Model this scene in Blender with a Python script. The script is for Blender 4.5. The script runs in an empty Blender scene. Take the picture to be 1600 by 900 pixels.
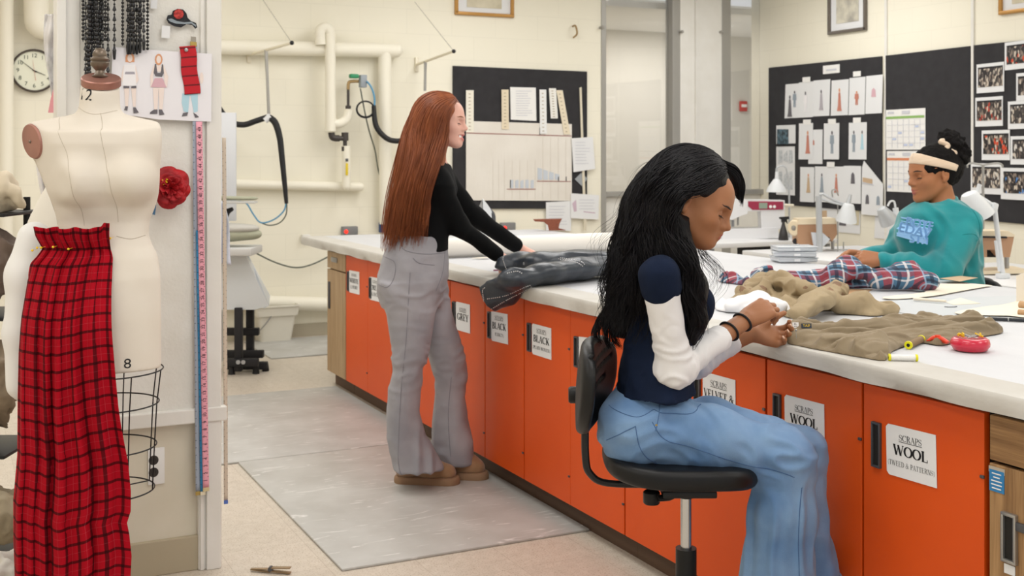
import bpy, bmesh, math, random
import numpy as np
from mathutils import Vector, Matrix, Euler

S = bpy.context.scene
COL = S.collection
# ------------------------------------------------------------------ camera, world, lights, exposure
EYE = 1.45
FPX = 1820.0
YAW = math.radians(26.13)
cam_d = bpy.data.cameras.new('camera')
cam = bpy.data.objects.new('camera', cam_d)
COL.objects.link(cam)
cam.location = (0, 0, EYE)
cam.rotation_euler = (math.pi/2, 0, -YAW)
cam_d.sensor_width = 36
cam_d.lens = 36*FPX/1600
cam_d.shift_y = -208/1600
cam_d.clip_start = 0.05
cam_d.dof.use_dof = True
cam_d.dof.focus_distance = 3.0
cam_d.dof.aperture_fstop = 8.0
S.camera = cam
W = bpy.data.worlds.new('world')
S.world = W
W.use_nodes = True
W.node_tree.nodes['Background'].inputs[0].default_value = (0.98, 0.99, 1.0, 1)
W.node_tree.nodes['Background'].inputs[1].default_value = 0.62
S.view_settings.view_transform = 'Standard'
S.view_settings.look = 'None'
S.view_settings.exposure = 0.24
S.view_settings.gamma = 1
S.view_settings.use_curve_mapping = False
CEIL = 3.2
def ceiling_lamp(x, y, power):
    ld = bpy.data.lights.new('ceiling_lamp', 'AREA')
    ld.shape = 'RECTANGLE'; ld.size = 0.9; ld.size_y = 1.5; ld.energy = power
    ld.color = (1.0, 0.99, 0.975)
    lo = bpy.data.objects.new('ceiling_lamp', ld); COL.objects.link(lo)
    lo.location = (x, y, CEIL-0.06)
LAMPS = [(-1.0, 0.8), (-1.0, 3.4), (-1.0, 6.4), (1.2, -0.4), (1.3, 2.2), (1.3, 5.0), (1.3, 7.2), (3.7, 0.2), (3.8, 2.9), (3.8, 5.6), (3.8, 7.4), (6.1, 1.4), (6.1, 4.4), (6.1, 7.4)]
for _x, _y in LAMPS:
    ceiling_lamp(_x, _y, 20)

# ------------------------------------------------------------------ picking points
FWD = Vector((math.sin(YAW), math.cos(YAW), 0)); RGT = Vector((math.cos(YAW), -math.sin(YAW), 0)); UP = Vector((0, 0, 1))
CAM = Vector((0, 0, EYE))
def ray(px, py): return FWD + RGT*((px-800)/FPX) + UP*((242-py)/FPX)
def Pd(px, py, d): return CAM + ray(px, py)*d
def onZ(px, py, z):
    r = ray(px, py); return CAM + r*((z-EYE)/r.z)
def onX(px, py, x):
    r = ray(px, py); return CAM + r*(x/r.x)
def onY(px, py, y):
    r = ray(px, py); return CAM + r*(y/r.y)
PI = math.pi
def R(a): return math.radians(a)
TOPZ = 0.91; TX0 = 2.145; TX1 = 3.91; DOORX = 2.195; TY0 = 1.15; TY1 = 7.546
WALLY = 9.1; WALLX = 7.2

# ------------------------------------------------------------------ materials
def lin(c):
    if isinstance(c, str):
        c = [int(c[i:i+2], 16)/255 for i in (0, 2, 4)]
    return tuple(((v/12.92) if v <= 0.04045 else ((v+0.055)/1.055)**2.4) for v in c)
_M = {}
def mat(name, color, rough=0.6, metal=0.0, color2=None, nscale=8.0, namt=0.5, stretch=(1,1,1), bump=0.0, bscale=60.0, bstretch=(1,1,1), sheen=0.0, coat=0.0, spec=0.5, sss=0.0, alpha=1.0, trans=0.0, emit=None):
    if name in _M: return _M[name]
    m = bpy.data.materials.new(name); m.use_nodes = True
    nt = m.node_tree; b = nt.nodes['Principled BSDF']
    c = lin(color)
    b.inputs['Base Color'].default_value = (*c, 1)
    b.inputs['Roughness'].default_value = rough
    b.inputs['Metallic'].default_value = metal
    b.inputs['Specular IOR Level'].default_value = spec
    b.inputs['Sheen Weight'].default_value = sheen
    b.inputs['Coat Weight'].default_value = coat
    b.inputs['Alpha'].default_value = alpha
    b.inputs['Transmission Weight'].default_value = trans
    if sss:
        b.inputs['Subsurface Weight'].default_value = sss
        b.inputs['Subsurface Radius'].default_value = (0.012, 0.005, 0.003)
        b.inputs['Subsurface Scale'].default_value = 1.0
    if emit:
        b.inputs['Emission Color'].default_value = (*lin(emit[0]), 1); b.inputs['Emission Strength'].default_value = emit[1]
    tc = nt.nodes.new('ShaderNodeTexCoord')
    def noise(scale, st, det=4):
        mp = nt.nodes.new('ShaderNodeMapping'); mp.inputs['Scale'].default_value = st
        nt.links.new(tc.outputs['Object'], mp.inputs[0])
        n = nt.nodes.new('ShaderNodeTexNoise'); n.inputs['Scale'].default_value = scale; n.inputs['Detail'].default_value = det
        nt.links.new(mp.outputs[0], n.inputs['Vector']); return n
    if color2 is not None:
        n = noise(nscale, stretch)
        cr = nt.nodes.new('ShaderNodeValToRGB')
        cr.color_ramp.elements[0].position = 0.5-0.5*namt*0.6; cr.color_ramp.elements[1].position = 0.5+0.5*namt*0.6
        cr.color_ramp.elements[0].color = (*c, 1); cr.color_ramp.elements[1].color = (*lin(color2), 1)
        nt.links.new(n.outputs['Fac'], cr.inputs[0]); nt.links.new(cr.outputs[0], b.inputs['Base Color'])
    if bump:
        n = noise(bscale, bstretch, 3)
        bp = nt.nodes.new('ShaderNodeBump'); bp.inputs['Strength'].default_value = bump; bp.inputs['Distance'].default_value = 0.004
        nt.links.new(n.outputs['Fac'], bp.inputs['Height']); nt.links.new(bp.outputs[0], b.inputs['Normal'])
    _M[name] = m
    return m

# ------------------------------------------------------------------ objects
def tag(o, label=None, cat=None, group=None, kind=None):
    if label: o['label'] = label
    if cat: o['category'] = cat
    if group: o['group'] = group
    if kind: o['kind'] = kind
    return o
def thing(name, label, cat, loc=(0,0,0), group=None, rz=0):
    o = bpy.data.objects.new(name, None); COL.objects.link(o)
    o.empty_display_size = 0.1
    o.location = loc; o.rotation_euler = (0, 0, rz)
    o['label'] = label; o['category'] = cat
    if group: o['group'] = group
    return o
class B:
    def __init__(s): s.bm = bmesh.new(); s.uvl = None; s.mi = 0
    def _fin(s, n0, mi):
        s.bm.faces.ensure_lookup_table()
        for f in s.bm.faces[n0:]: f.material_index = mi
    def box(s, c, size, rot=None, bev=0.0, seg=2, mi=0):
        n0 = len(s.bm.faces)
        t = bmesh.new()
        bmesh.ops.create_cube(t, size=1)
        bmesh.ops.scale(t, vec=Vector(size), verts=t.verts)
        if bev: bmesh.ops.bevel(t, geom=t.edges[:], offset=min(bev, min(size)*0.49), segments=seg, affect='EDGES', profile=0.5)
        M = Matrix.Translation(Vector(c))
        if rot is not None: M = M @ (rot.to_4x4() if isinstance(rot, Matrix) else Euler(rot).to_matrix().to_4x4())
        t.transform(M); s._merge(t); s._fin(n0, mi); return s
    def _merge(s, t):
        me = bpy.data.meshes.new('tmp'); t.to_mesh(me); t.free(); s.bm.from_mesh(me); bpy.data.meshes.remove(me)
    def cyl(s, a, b, r, r2=None, seg=20, mi=0, cap=True):
        return s.tube([a, b], [r, r if r2 is None else r2], seg=seg, mi=mi, cap=cap)
    def tube(s, pts, rad, seg=10, mi=0, cap=True, smooth=0, closed=False, flat=None):
        n0 = len(s.bm.faces)
        pts = [Vector(p) for p in pts]
        if not hasattr(rad, '__len__'): rad = [rad]*len(pts)
        if smooth:
            pts, rad = spline(pts, rad, smooth, closed)
        rings = []; n = len(pts); prev = None
        for i, p in enumerate(pts):
            if closed: t = (pts[(i+1) % n]-pts[i-1])
            else: t = (pts[min(i+1, n-1)]-pts[max(i-1, 0)])
            if t.length < 1e-9: t = Vector((0,0,1))
            t.normalize()
            if prev is None:
                a = Vector((0,0,1)) if abs(t.z) < 0.9 else Vector((1,0,0))
                u = t.cross(a).normalized()
            else:
                u = (prev - t*prev.dot(t)).normalized()
            prev = u; v = t.cross(u)
            fu, fv = (1, 1) if flat is None else flat
            rings.append([s.bm.verts.new(p + (u*math.cos(2*PI*k/seg)*fu + v*math.sin(2*PI*k/seg)*fv)*rad[i]) for k in range(seg)])
        m = n if closed else n-1
        for i in range(m):
            A, Bq = rings[i], rings[(i+1) % n]
            for k in range(seg):
                try: s.bm.faces.new((A[k], A[(k+1) % seg], Bq[(k+1) % seg], Bq[k]))
                except ValueError: pass
        if cap and not closed:
            s.bm.faces.new(rings[0][::-1]); s.bm.faces.new(rings[-1])
        s._fin(n0, mi); return s
    def lathe(s, prof, c=(0,0,0), axis=(0,0,1), seg=28, mi=0, sx=1, sy=1, cap=True):
        n0 = len(s.bm.faces)
        q = Vector((0,0,1)).rotation_difference(Vector(axis).normalized()).to_matrix()
        c = Vector(c); rings = []
        for r, z in prof:
            rings.append([s.bm.verts.new(c + q @ Vector((r*sx*math.cos(2*PI*k/seg), r*sy*math.sin(2*PI*k/seg), z))) for k in range(seg)])
        for i in range(len(rings)-1):
            for k in range(seg):
                s.bm.faces.new((rings[i][k], rings[i][(k+1) % seg], rings[i+1][(k+1) % seg], rings[i+1][k]))
        if cap and prof[0][0] > 1e-5: s.bm.faces.new(rings[0][::-1])
        if cap and prof[-1][0] > 1e-5: s.bm.faces.new(rings[-1])
        s._fin(n0, mi); return s
    def prism(s, pts, ext, mi=0):
        """closed polygon of 3D points extruded by vector ext"""
        n0 = len(s.bm.faces); ext = Vector(ext)
        a = [s.bm.verts.new(Vector(p)) for p in pts]; b = [s.bm.verts.new(Vector(p)+ext) for p in pts]
        s.bm.faces.new(a[::-1]); s.bm.faces.new(b)
        n = len(a)
        for i in range(n): s.bm.faces.new((a[i], a[(i+1) % n], b[(i+1) % n], b[i]))
        s._fin(n0, mi); return s
    def sphere(s, c, r, mi=0, u=16, v=10, rot=None):
        n0 = len(s.bm.faces)
        t = bmesh.new(); bmesh.ops.create_uvsphere(t, u_segments=u, v_segments=v, radius=1)
        rr = r if hasattr(r, '__len__') else (r, r, r)
        bmesh.ops.scale(t, vec=Vector(rr), verts=t.verts)
        M = Matrix.Translation(Vector(c))
        if rot is not None: M = M @ (rot.to_4x4() if isinstance(rot, Matrix) else Euler(rot).to_matrix().to_4x4())
        t.transform(M); s._merge(t); s._fin(n0, mi); return s
    def quad(s, pts, mi=0):
        n0 = len(s.bm.faces); s.bm.faces.new([s.bm.verts.new(Vector(p)) for p in pts]); s._fin(n0, mi); return s
def spline(pts, rad, k, closed=False):
    P = []; Q = []; n = len(pts)
    rng = range(n if closed else n-1)
    for i in rng:
        if closed: i0, i1, i2, i3 = (i-1) % n, i, (i+1) % n, (i+2) % n
        else: i0, i1, i2, i3 = max(i-1, 0), i, i+1, min(i+2, n-1)
        for j in range(k):
            t = j/k
            def cr(a, b, c, d): return 0.5*((2*b)+(-a+c)*t+(2*a-5*b+4*c-d)*t*t+(-a+3*b-3*c+d)*t**3)
            P.append(cr(pts[i0], pts[i1], pts[i2], pts[i3])); Q.append(rad[i1]+(rad[i2]-rad[i1])*t)
    if not closed: P.append(pts[-1]); Q.append(rad[-1])
    return P, Q
def obj(name, b, mats, parent=None, smooth=40, shift=None, keep_world=True):
    """links builder b (world coordinates) as ONE mesh object; parented to its thing without moving"""
    me = bpy.data.meshes.new(name)
    bmesh.ops.recalc_face_normals(b.bm, faces=b.bm.faces[:])
    b.bm.to_mesh(me); b.bm.free()
    return link(name, me, mats, parent, smooth, shift)
def link(name, me, mats, parent=None, smooth=40, shift=None):
    if not isinstance(mats, (list, tuple)): mats = [mats]
    for m in mats: me.materials.append(m)
    o = bpy.data.objects.new(name, me); COL.objects.link(o)
    if smooth:
        me.polygons.foreach_set('use_smooth', [True]*len(me.polygons))
        if smooth < 180: me.set_sharp_from_angle(angle=R(smooth))
    if parent is not None:
        o.parent = parent
        root = parent
        M = Matrix.Identity(4); chain = []
        while root is not None: chain.append(root); root = root.parent
        for q in reversed(chain): M = M @ q.matrix_parent_inverse @ Matrix.LocRotScale(q.location, q.rotation_euler, q.scale)
        o.matrix_parent_inverse = M.inverted() if shift is None else Matrix.Identity(4)
    return o
def local(name, b, mats, parent, smooth=40):
    """mesh given in the parent's own coordinates"""
    me = bpy.data.meshes.new(name); bmesh.ops.recalc_face_normals(b.bm, faces=b.bm.faces[:]); b.bm.to_mesh(me); b.bm.free()
    return link(name, me, mats, parent, smooth, shift=1)
def solo(name, b, mats, label, cat, group=None, smooth=40, kind=None):
    """a thing that is one mesh, origin moved to its base centre"""
    o = obj(name, b, mats, None, smooth)
    recenter(o)
    return tag(o, label, cat, group, kind)
def recenter(o):
    me = o.data; n = len(me.vertices); co = np.empty(n*3, dtype=np.float32); me.vertices.foreach_get('co', co)
    co = co.reshape(-1, 3); c = Vector(((co[:,0].min()+co[:,0].max())/2, (co[:,1].min()+co[:,1].max())/2, co[:,2].min()))
    me.transform(Matrix.Translation(-c)); o.location = c
def copy_tree(o, parent=None):
    c = o.copy(); COL.objects.link(c)
    if parent is not None: c.parent = parent
    for ch in list(o.children): copy_tree(ch, c)
    return c
def struct(name, b, m, smooth=0):
    o = obj(name, b, m, None, smooth); o['kind'] = 'structure'; return o
def frame3(xd, yd):
    """matrix whose columns are x, y, z directions"""
    x = Vector(xd).normalized(); y = Vector(yd); y = (y - x*y.dot(x)).normalized(); z = x.cross(y)
    return Matrix((x, y, z)).transposed()

# ------------------------------------------------------------------ numpy noise
def _hash(ix, iy, iz, seed):
    h = (ix.astype(np.int64)*374761393 + iy.astype(np.int64)*668265263 + iz.astype(np.int64)*2147483647 + seed*1274126177) & 0xffffffff
    h = ((h ^ (h >> 13))*1274126177) & 0xffffffff
    return ((h ^ (h >> 16)) & 0xffff)/32767.5-1
def vnoise(P, seed=0):
    i = np.floor(P).astype(np.int64); f = P-i; f = f*f*(3-2*f)
    r = 0
    for dx in (0, 1):
        for dy in (0, 1):
            for dz in (0, 1):
                w = (f[...,0] if dx else 1-f[...,0])*(f[...,1] if dy else 1-f[...,1])*(f[...,2] if dz else 1-f[...,2])
                r = r + w*_hash(i[...,0]+dx, i[...,1]+dy, i[...,2]+dz, seed)
    return r
def fbm(P, seed=0, oct=3):
    r = 0; a = 1; s = 1
    for o in range(oct): r = r+a*vnoise(P*s, seed+o*17); a *= 0.5; s *= 2.03
    return r
def ridged(P, seed=0): return 1-np.abs(vnoise(P, seed))*2

# ------------------------------------------------------------------ implicit surfaces -> mesh
A3 = lambda v: np.array(v, dtype=np.float64)
class SDF:
    def __init__(s): s.p = []; s.lo = []; s.hi = []
    def _b(s, lo, hi): s.lo.append(lo); s.hi.append(hi)
    def cone(s, a, b, ra, rb=None, k=0.02, fl=None, op='+'):
        a = A3(a); b = A3(b); rb = ra if rb is None else rb
        if fl is not None: n = A3(fl[0]); n /= np.linalg.norm(n); q = fl[1]
        ba = b-a; l2 = max(ba@ba, 1e-12)
        def f(P):
            if fl is None:
                pa = P-a; t = np.clip((pa@ba)/l2, 0, 1)
                return np.linalg.norm(pa-t[..., None]*ba, axis=-1)-(ra+(rb-ra)*t)
            pa = P-a; t = np.clip((pa@ba)/l2, 0, 1)
            w = pa-t[..., None]*ba; wn = w@n
            w = w+(wn*(1/q-1))[..., None]*n
            return (np.linalg.norm(w, axis=-1)-(ra+(rb-ra)*t))*(min(q, 1.0) if q < 1 else 1.0)*0.5+0.5*(np.linalg.norm(w, axis=-1)-(ra+(rb-ra)*t))*min(q, 1.0)
        s.p.append((f, k, op))
        if op == '+':
            m = max(ra, rb)*max(1, (fl[1] if fl else 1))
            s._b(np.minimum(a, b)-m, np.maximum(a, b)+m)
        return s
    def chain(s, pts, rads, k=0.02, fl=None, op='+'):
        for i in range(len(pts)-1): s.cone(pts[i], pts[i+1], rads[i], rads[i+1], k, fl, op)
        return s
    def ell(s, c, r, Rm=None, k=0.02, op='+'):
        c = A3(c); r = A3(r)
        M = None if Rm is None else np.array(Rm.to_3x3())
        def f(P):
            q = P-c
            if M is not None: q = q@M
            k0 = np.linalg.norm(q/r, axis=-1); k1 = np.linalg.norm(q/(r*r), axis=-1)+1e-9
            return k0*(k0-1)/k1
        s.p.append((f, k, op))
        if op == '+': m = r.max(); s._b(c-m, c+m)
        return s
    def plane(s, c, n, k=0.001):
        """keeps the side the normal points away from"""
        c = A3(c); n = A3(n); n = n/np.linalg.norm(n)
        s.p.append((lambda P: (P-c)@n, k, '&')); return s
    def fn(s, f, k=0.01, op='+', lo=None, hi=None):
        s.p.append((f, k, op))
        if op == '+': s._b(A3(lo), A3(hi))
        return s
    def ev(s, P, Rb=None, C=None):
        F = np.full(P.shape[:-1], 10.0)
        for f, k, op in s.p:
            if C is not None:
                dc = f(C)
                sel = (dc < Rb*1.5+k+0.01) if op != '&' else (dc > -(Rb*1.5+k))
                if not sel.any(): continue
                d = f(P[sel]); a = F[sel]
            else: sel = slice(None); d = f(P); a = F
            if op == '+':
                h = np.maximum(k-np.abs(a-d), 0)/k; v = np.minimum(a, d)-h*h*k*0.25
            else:
                if op == '-': d = -d
                h = np.maximum(k-np.abs(a-d), 0)/k; v = np.maximum(a, d)+h*h*k*0.25
            if C is not None: F[sel] = v
            else: F = v
        return F
    def mesh(s, vox):
        lo = np.min(s.lo, 0)-vox*3; hi = np.max(s.hi, 0)+vox*3
        bs = vox*8; nb = np.ceil((hi-lo)/bs).astype(int)+1
        gi = np.stack(np.meshgrid(*[np.arange(n) for n in nb], indexing='ij'), -1).reshape(-1, 3)
        C = lo+(gi+0.5)*bs; Rb = bs*0.87
        Fc = s.ev(C)
        act = np.abs(Fc) < Rb*2.5+0.01
        gi = gi[act]; C = C[act]
        N = (nb*8+2).astype(np.int64)
        o = np.stack(np.meshgrid(np.arange(9), np.arange(9), np.arange(9), indexing='ij'), -1).reshape(-1, 3)
        outF = np.empty((len(gi), 729))
        for i in range(0, len(gi), 1500):
            g = gi[i:i+1500]
            P = lo+(g[:, None, :]*8+o[None])*vox
            outF[i:i+1500] = s.ev(P, Rb, C[i:i+1500])
        F = outF.reshape(-1, 9, 9, 9)
        neg = F < 0
        keep = neg.any((1, 2, 3)) & (~neg).any((1, 2, 3))
        F = F[keep]; gi = gi[keep]; neg = neg[keep]
        cs = neg[:, :8, :8, :8].astype(np.int8)*0
        for dx in (0, 1):
            for dy in (0, 1):
                for dz in (0, 1): cs = cs+neg[:, dx:dx+8, dy:dy+8, dz:dz+8]
        bi, x, y, z = np.nonzero((cs > 0) & (cs < 8))
        cell = gi[bi]*8+np.stack([x, y, z], -1)
        cid = (cell[:, 0]*N[1]+cell[:, 1])*N[2]+cell[:, 2]
        acc = np.zeros((len(bi), 3)); cnt = np.zeros(len(bi))
        corners = [(0,0,0),(1,0,0),(0,1,0),(1,1,0),(0,0,1),(1,0,1),(0,1,1),(1,1,1)]
        val = {c: F[bi, x+c[0], y+c[1], z+c[2]] for c in corners}
        for c in corners:
            for ax in range(3):
                if c[ax] == 0:
                    d = list(c); d[ax] = 1; d = tuple(d)
                    a, b_ = val[c], val[d]
                    m = (a < 0) != (b_ < 0)
                    t = np.where(m, a/np.where(m, a-b_, 1), 0)
                    pos = np.array(c, float)[None]*m[:, None]; pos[:, ax] += t*m
                    acc += pos; cnt += m
        V = lo+(cell+acc/cnt[:, None])*vox
        order = np.argsort(cid); sc = cid[order]
        quads = []
        for ax in range(3):
            sl = [slice(0, 8)]*3; sh = list(sl); sh[ax] = slice(1, 9)
            a = neg[:, sl[0], sl[1], sl[2]]; b_ = neg[:, sh[0], sh[1], sh[2]]
            bi, x, y, z = np.nonzero(a != b_)
            flip = a[bi, x, y, z]
            cell = gi[bi]*8+np.stack([x, y, z], -1)
            u, v = [(1, 2), (2, 0), (0, 1)][ax]
            ids = []; ok = np.ones(len(bi), bool)
            for du, dv in ((0, 0), (-1, 0), (-1, -1), (0, -1)):
                c = cell.copy(); c[:, u] += du; c[:, v] += dv
                q = (c[:, 0]*N[1]+c[:, 1])*N[2]+c[:, 2]
                j = np.searchsorted(sc, q); j = np.minimum(j, len(sc)-1)
                ok &= sc[j] == q; ids.append(order[j])
            Q = np.stack(ids, -1)
            Q = np.where(flip[:, None], Q, Q[:, ::-1])[ok]
            quads.append(Q)
        return V, np.concatenate(quads)
def vnormals(V, F):
    n = np.cross(V[F[:, 2]]-V[F[:, 0]], V[F[:, 3]]-V[F[:, 1]])
    N = np.zeros_like(V)
    for i in range(4): np.add.at(N, F[:, i], n)
    return N/(np.linalg.norm(N, axis=1, keepdims=True)+1e-12)
def laplace(V, F, it=1, w=0.5):
    for _ in range(it):
        S_ = np.zeros_like(V); c = np.zeros(len(V))
        for a, b_ in ((0, 1), (1, 2), (2, 3), (3, 0)):
            np.add.at(S_, F[:, a], V[F[:, b_]]); np.add.at(S_, F[:, b_], V[F[:, a]])
            np.add.at(c, F[:, a], 1); np.add.at(c, F[:, b_], 1)
        V = V+(S_/np.maximum(c, 1)[:, None]-V)*w
    return V
def np_mesh(name, V, F):
    me = bpy.data.meshes.new(name)
    nv, nf, k = len(V), len(F), F.shape[1]
    me.vertices.add(nv); me.vertices.foreach_set('co', np.ascontiguousarray(V, dtype=np.float32).ravel())
    me.loops.add(nf*k); me.loops.foreach_set('vertex_index', np.ascontiguousarray(F, dtype=np.int32).ravel())
    me.polygons.add(nf); me.polygons.foreach_set('loop_start', np.arange(0, nf*k, k, dtype=np.int32))
    try: me.polygons.foreach_set('loop_total', np.full(nf, k, dtype=np.int32))
    except Exception: pass
    me.update(calc_edges=True)
    return me
def main_part(V, F, share=0.12):
    n = len(V); lab = np.arange(n); E = np.concatenate([F[:, [0, 1]], F[:, [1, 2]], F[:, [2, 3]]])
    for _ in range(60):
        m = np.minimum(lab[E[:, 0]], lab[E[:, 1]]); old = lab.copy()
        np.minimum.at(lab, lab[E[:, 0]], m); np.minimum.at(lab, lab[E[:, 1]], m); lab = lab[lab]; lab = lab[lab]
        if (lab == old).all(): break
    c = np.bincount(lab, minlength=n); keep = c[lab] >= share*n
    if keep.all(): return V, F
    idx = np.cumsum(keep)-1; F = F[keep[F[:, 0]]]; return V[keep], idx[F]
def blob(name, s, vox, mats, parent=None, disp=None, mfn=None, smooth_it=1, shade=180, hole=None, attr=None):
    V, F = main_part(*s.mesh(vox))
    V = laplace(V, F, smooth_it)
    if disp is not None:
        N = vnormals(V, F); V = laplace(V+N*disp(V, N)[:, None], F, 2)
    if hole is not None:
        keep = ~hole(V[F].mean(1)); F = F[keep]
    me = np_mesh(name, V, F)
    o = link(name, me, mats, parent, shade)
    if mfn is not None:
        me.polygons.foreach_set('material_index', mfn(V[F].mean(1)).astype(np.int32))
    if attr is not None:
        for k_, fn_ in attr.items(): me.attributes.new(k_, 'FLOAT', 'POINT').data.foreach_set('value', fn_(V).astype(np.float32))
    me.update()
    return o
def seg_param(P, a, b):
    a = A3(a); b = A3(b); ba = b-a; pa = P-a
    t = (pa@ba)/(ba@ba); return t, np.linalg.norm(pa-np.clip(t, 0, 1)[..., None]*ba, axis=-1)

# ------------------------------------------------------------------ hair strands
def locks(guides, n, width, seed=0, wave=0.0, wfreq=3.0, steps=28, jit=1.0, tip=0.25, lenvar=0.15, surf=False, push=None, pull=0.4, lift=0.0035):
    """guides: list of (points, radii). Strands follow the guide inside its radius; returns V,F of three-sided tubes"""
    rng = np.random.RandomState(seed)
    Vs = []; Fs = []; base = 0; Cs = []
    for pts, rads in guides:
        P, Rr = spline([Vector(p) for p in pts], list(rads), 12)
        P = np.array([list(p) for p in P]); Rr = np.array(Rr)
        L = np.r_[0, np.cumsum(np.linalg.norm(np.diff(P, axis=0), axis=1))]; tot = L[-1]
        gph = rng.rand()*6.28; gwf = wfreq*(0.85+0.3*rng.rand())
        for _ in range(n):
            t1 = 1-rng.rand()*lenvar; t0 = rng.rand()*0.04
            tt = np.linspace(t0, t1, steps)*tot
            C = np.stack([np.interp(tt, L, P[:, i]) for i in range(3)], -1); rr = np.interp(tt, L, Rr)
            T = np.gradient(C, axis=0); T /= np.linalg.norm(T, axis=1, keepdims=True)+1e-9
            a0 = A3((0.3, 0.2, 1)) if abs(T[0, 2]) < 0.8 else A3((1, 0.3, 0))
            U = []; u = np.cross(T[0], a0)
            for i in range(steps):
                u = u-T[i]*(u@T[i]); u = u/np.linalg.norm(u); U.append(u)
            U = np.array(U); Vv = np.cross(T, U)
            ang = rng.rand()*2*PI+ (rng.rand()-0.5)*1.2*np.linspace(0, 1, steps)
            q = (0.9+0.14*rng.rand()) if surf else math.sqrt(rng.rand())
            q = q*jit
            ph = gph+rng.randn()*0.55; wf = gwf*(0.96+0.08*rng.rand())
            w = wave*np.linspace(0.25, 1, steps)
            C = C+(U*np.cos(ang)[:, None]+Vv*np.sin(ang)[:, None])*(rr*q)[:, None] \
                + U*(w*np.sin(tt*wf*6.28+ph))[:, None]+Vv*(w*np.cos(tt*wf*5.3+ph*1.7))[:, None]
            Cs.append((C, T, U, Vv, rng.rand()))
    if push is not None:
        lift = lift*(0.5+2.0*np.repeat(rng.rand(len(Cs)), steps)**2); A_ = np.concatenate([c[0] for c in Cs]); pw = np.tile(np.clip((pull-np.linspace(0, 1, steps))/0.15, 0, 1), len(Cs))
        for _ in range(3):
            F0 = push.ev(A_); e = 0.004
            Gd = np.stack([push.ev(A_+np.eye(3)[i]*e)-push.ev(A_-np.eye(3)[i]*e) for i in range(3)], -1)/(2*e)
            Gd /= np.linalg.norm(Gd, axis=1, keepdims=True)+1e-6
            am = np.where(F0 < lift, np.minimum(lift-F0, 0.05), np.maximum(lift-F0, -0.03)*pw)
            A_ = A_+Gd*am[:, None]
        A_ = A_.reshape(len(Cs), steps, 3)
        for _ in range(2): A_[:, 1:-1] = A_[:, 1:-1]*0.5+(A_[:, 2:]+A_[:, :-2])*0.25
        Cs = [(A_[i],)+c[1:] for i, c in enumerate(Cs)]
    if True:
        for C, T, U, Vv, rv in Cs:
            wd = width*(0.6+0.8*rv)*(1-(1-tip)*np.linspace(0, 1, steps)**3)
            ring = np.stack([C+(U*math.cos(a)+Vv*math.sin(a))*wd[:, None] for a in (0, 2.094, 4.189)], 1)
            Vs.append(ring.reshape(-1, 3))
            i = np.arange(steps-1)[:, None]; k = np.arange(3)[None]
            f = np.stack([base+i*3+k, base+i*3+(k+1) % 3, base+(i+1)*3+(k+1) % 3, base+(i+1)*3+k], -1).reshape(-1, 4)
            Fs.append(f); base += steps*3
    return np.concatenate(Vs), np.concatenate(Fs)
# ------------------------------------------------------------------ room materials
def block_wall_mat(name, c, axis, strength=0.25):
    m = mat(name, c, 0.75, color2=None)
    nt = m.node_tree; b = nt.nodes['Principled BSDF']
    tc = nt.nodes.new('ShaderNodeTexCoord'); sep = nt.nodes.new('ShaderNodeSeparateXYZ'); cmb = nt.nodes.new('ShaderNodeCombineXYZ')
    nt.links.new(tc.outputs['Object'], sep.inputs[0])
    nt.links.new(sep.outputs[axis], cmb.inputs[0]); nt.links.new(sep.outputs[2], cmb.inputs[1])
    br = nt.nodes.new('ShaderNodeTexBrick'); br.inputs['Scale'].default_value = 1.0
    br.inputs['Brick Width'].default_value = 0.41; br.inputs['Row Height'].default_value = 0.205; br.inputs['Mortar Size'].default_value = 0.004
    br.inputs['Mortar Smooth'].default_value = 0.6
    l = lin(c)
    br.inputs['Color1'].default_value = (*l, 1); br.inputs['Color2'].default_value = (*[v*0.992 for v in l], 1); br.inputs['Mortar'].default_value = (*[v*0.95 for v in l], 1)
    nt.links.new(cmb.outputs[0], br.inputs['Vector']); nt.links.new(br.outputs['Color'], b.inputs['Base Color'])
    bp = nt.nodes.new('ShaderNodeBump'); bp.inputs['Strength'].default_value = strength; bp.inputs['Distance'].default_value = 0.003; bp.invert = True
    nt.links.new(br.outputs['Fac'], bp.inputs['Height']); nt.links.new(bp.outputs[0], b.inputs['Normal'])
    return m
M_wallb = block_wall_mat('painted_block_back', 'F5F0DF', 0, 0.12)
M_wallr = block_wall_mat('painted_block_side', 'F3EEDD', 1, 0.12)
M_corr = block_wall_mat('corridor_block', 'DAD5CA', 0)
M_ceil = mat('ceiling_white', 'F0EEE8', 0.9, bump=0.2, bscale=30)
M_pipe = mat('cream_pipe_paint', 'F5F0E0', 0.55, bump=0.1, bscale=14)
M_paint = mat('white_gloss_paint', 'EDEBE6', 0.4, color2='E5E2DB', nscale=5, namt=0.7, bump=0.15, bscale=40)
M_paintrough = mat('worn_white_panel', 'EDEBE5', 0.6, color2='E5E2DA', nscale=9, namt=0.6, bump=0.35, bscale=90)
M_tan = mat('tan_vinyl_base', 'B9AD94', 0.6)
M_alu = mat('grey_aluminium', 'A5A39E', 0.45, metal=0.3)
M_glass = bpy.data.materials.new('window_glass'); M_glass.use_nodes = True
_n = M_glass.node_tree; _n.nodes.clear()
_o = _n.nodes.new('ShaderNodeOutputMaterial'); _mx = _n.nodes.new('ShaderNodeMixShader'); _t = _n.nodes.new('ShaderNodeBsdfTransparent'); _g = _n.nodes.new('ShaderNodeBsdfGlossy'); _f = _n.nodes.new('ShaderNodeFresnel')
_t.inputs[0].default_value = (0.94, 0.94, 0.94, 1); _g.inputs['Roughness'].default_value = 0.03; _f.inputs[0].default_value = 1.5
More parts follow.
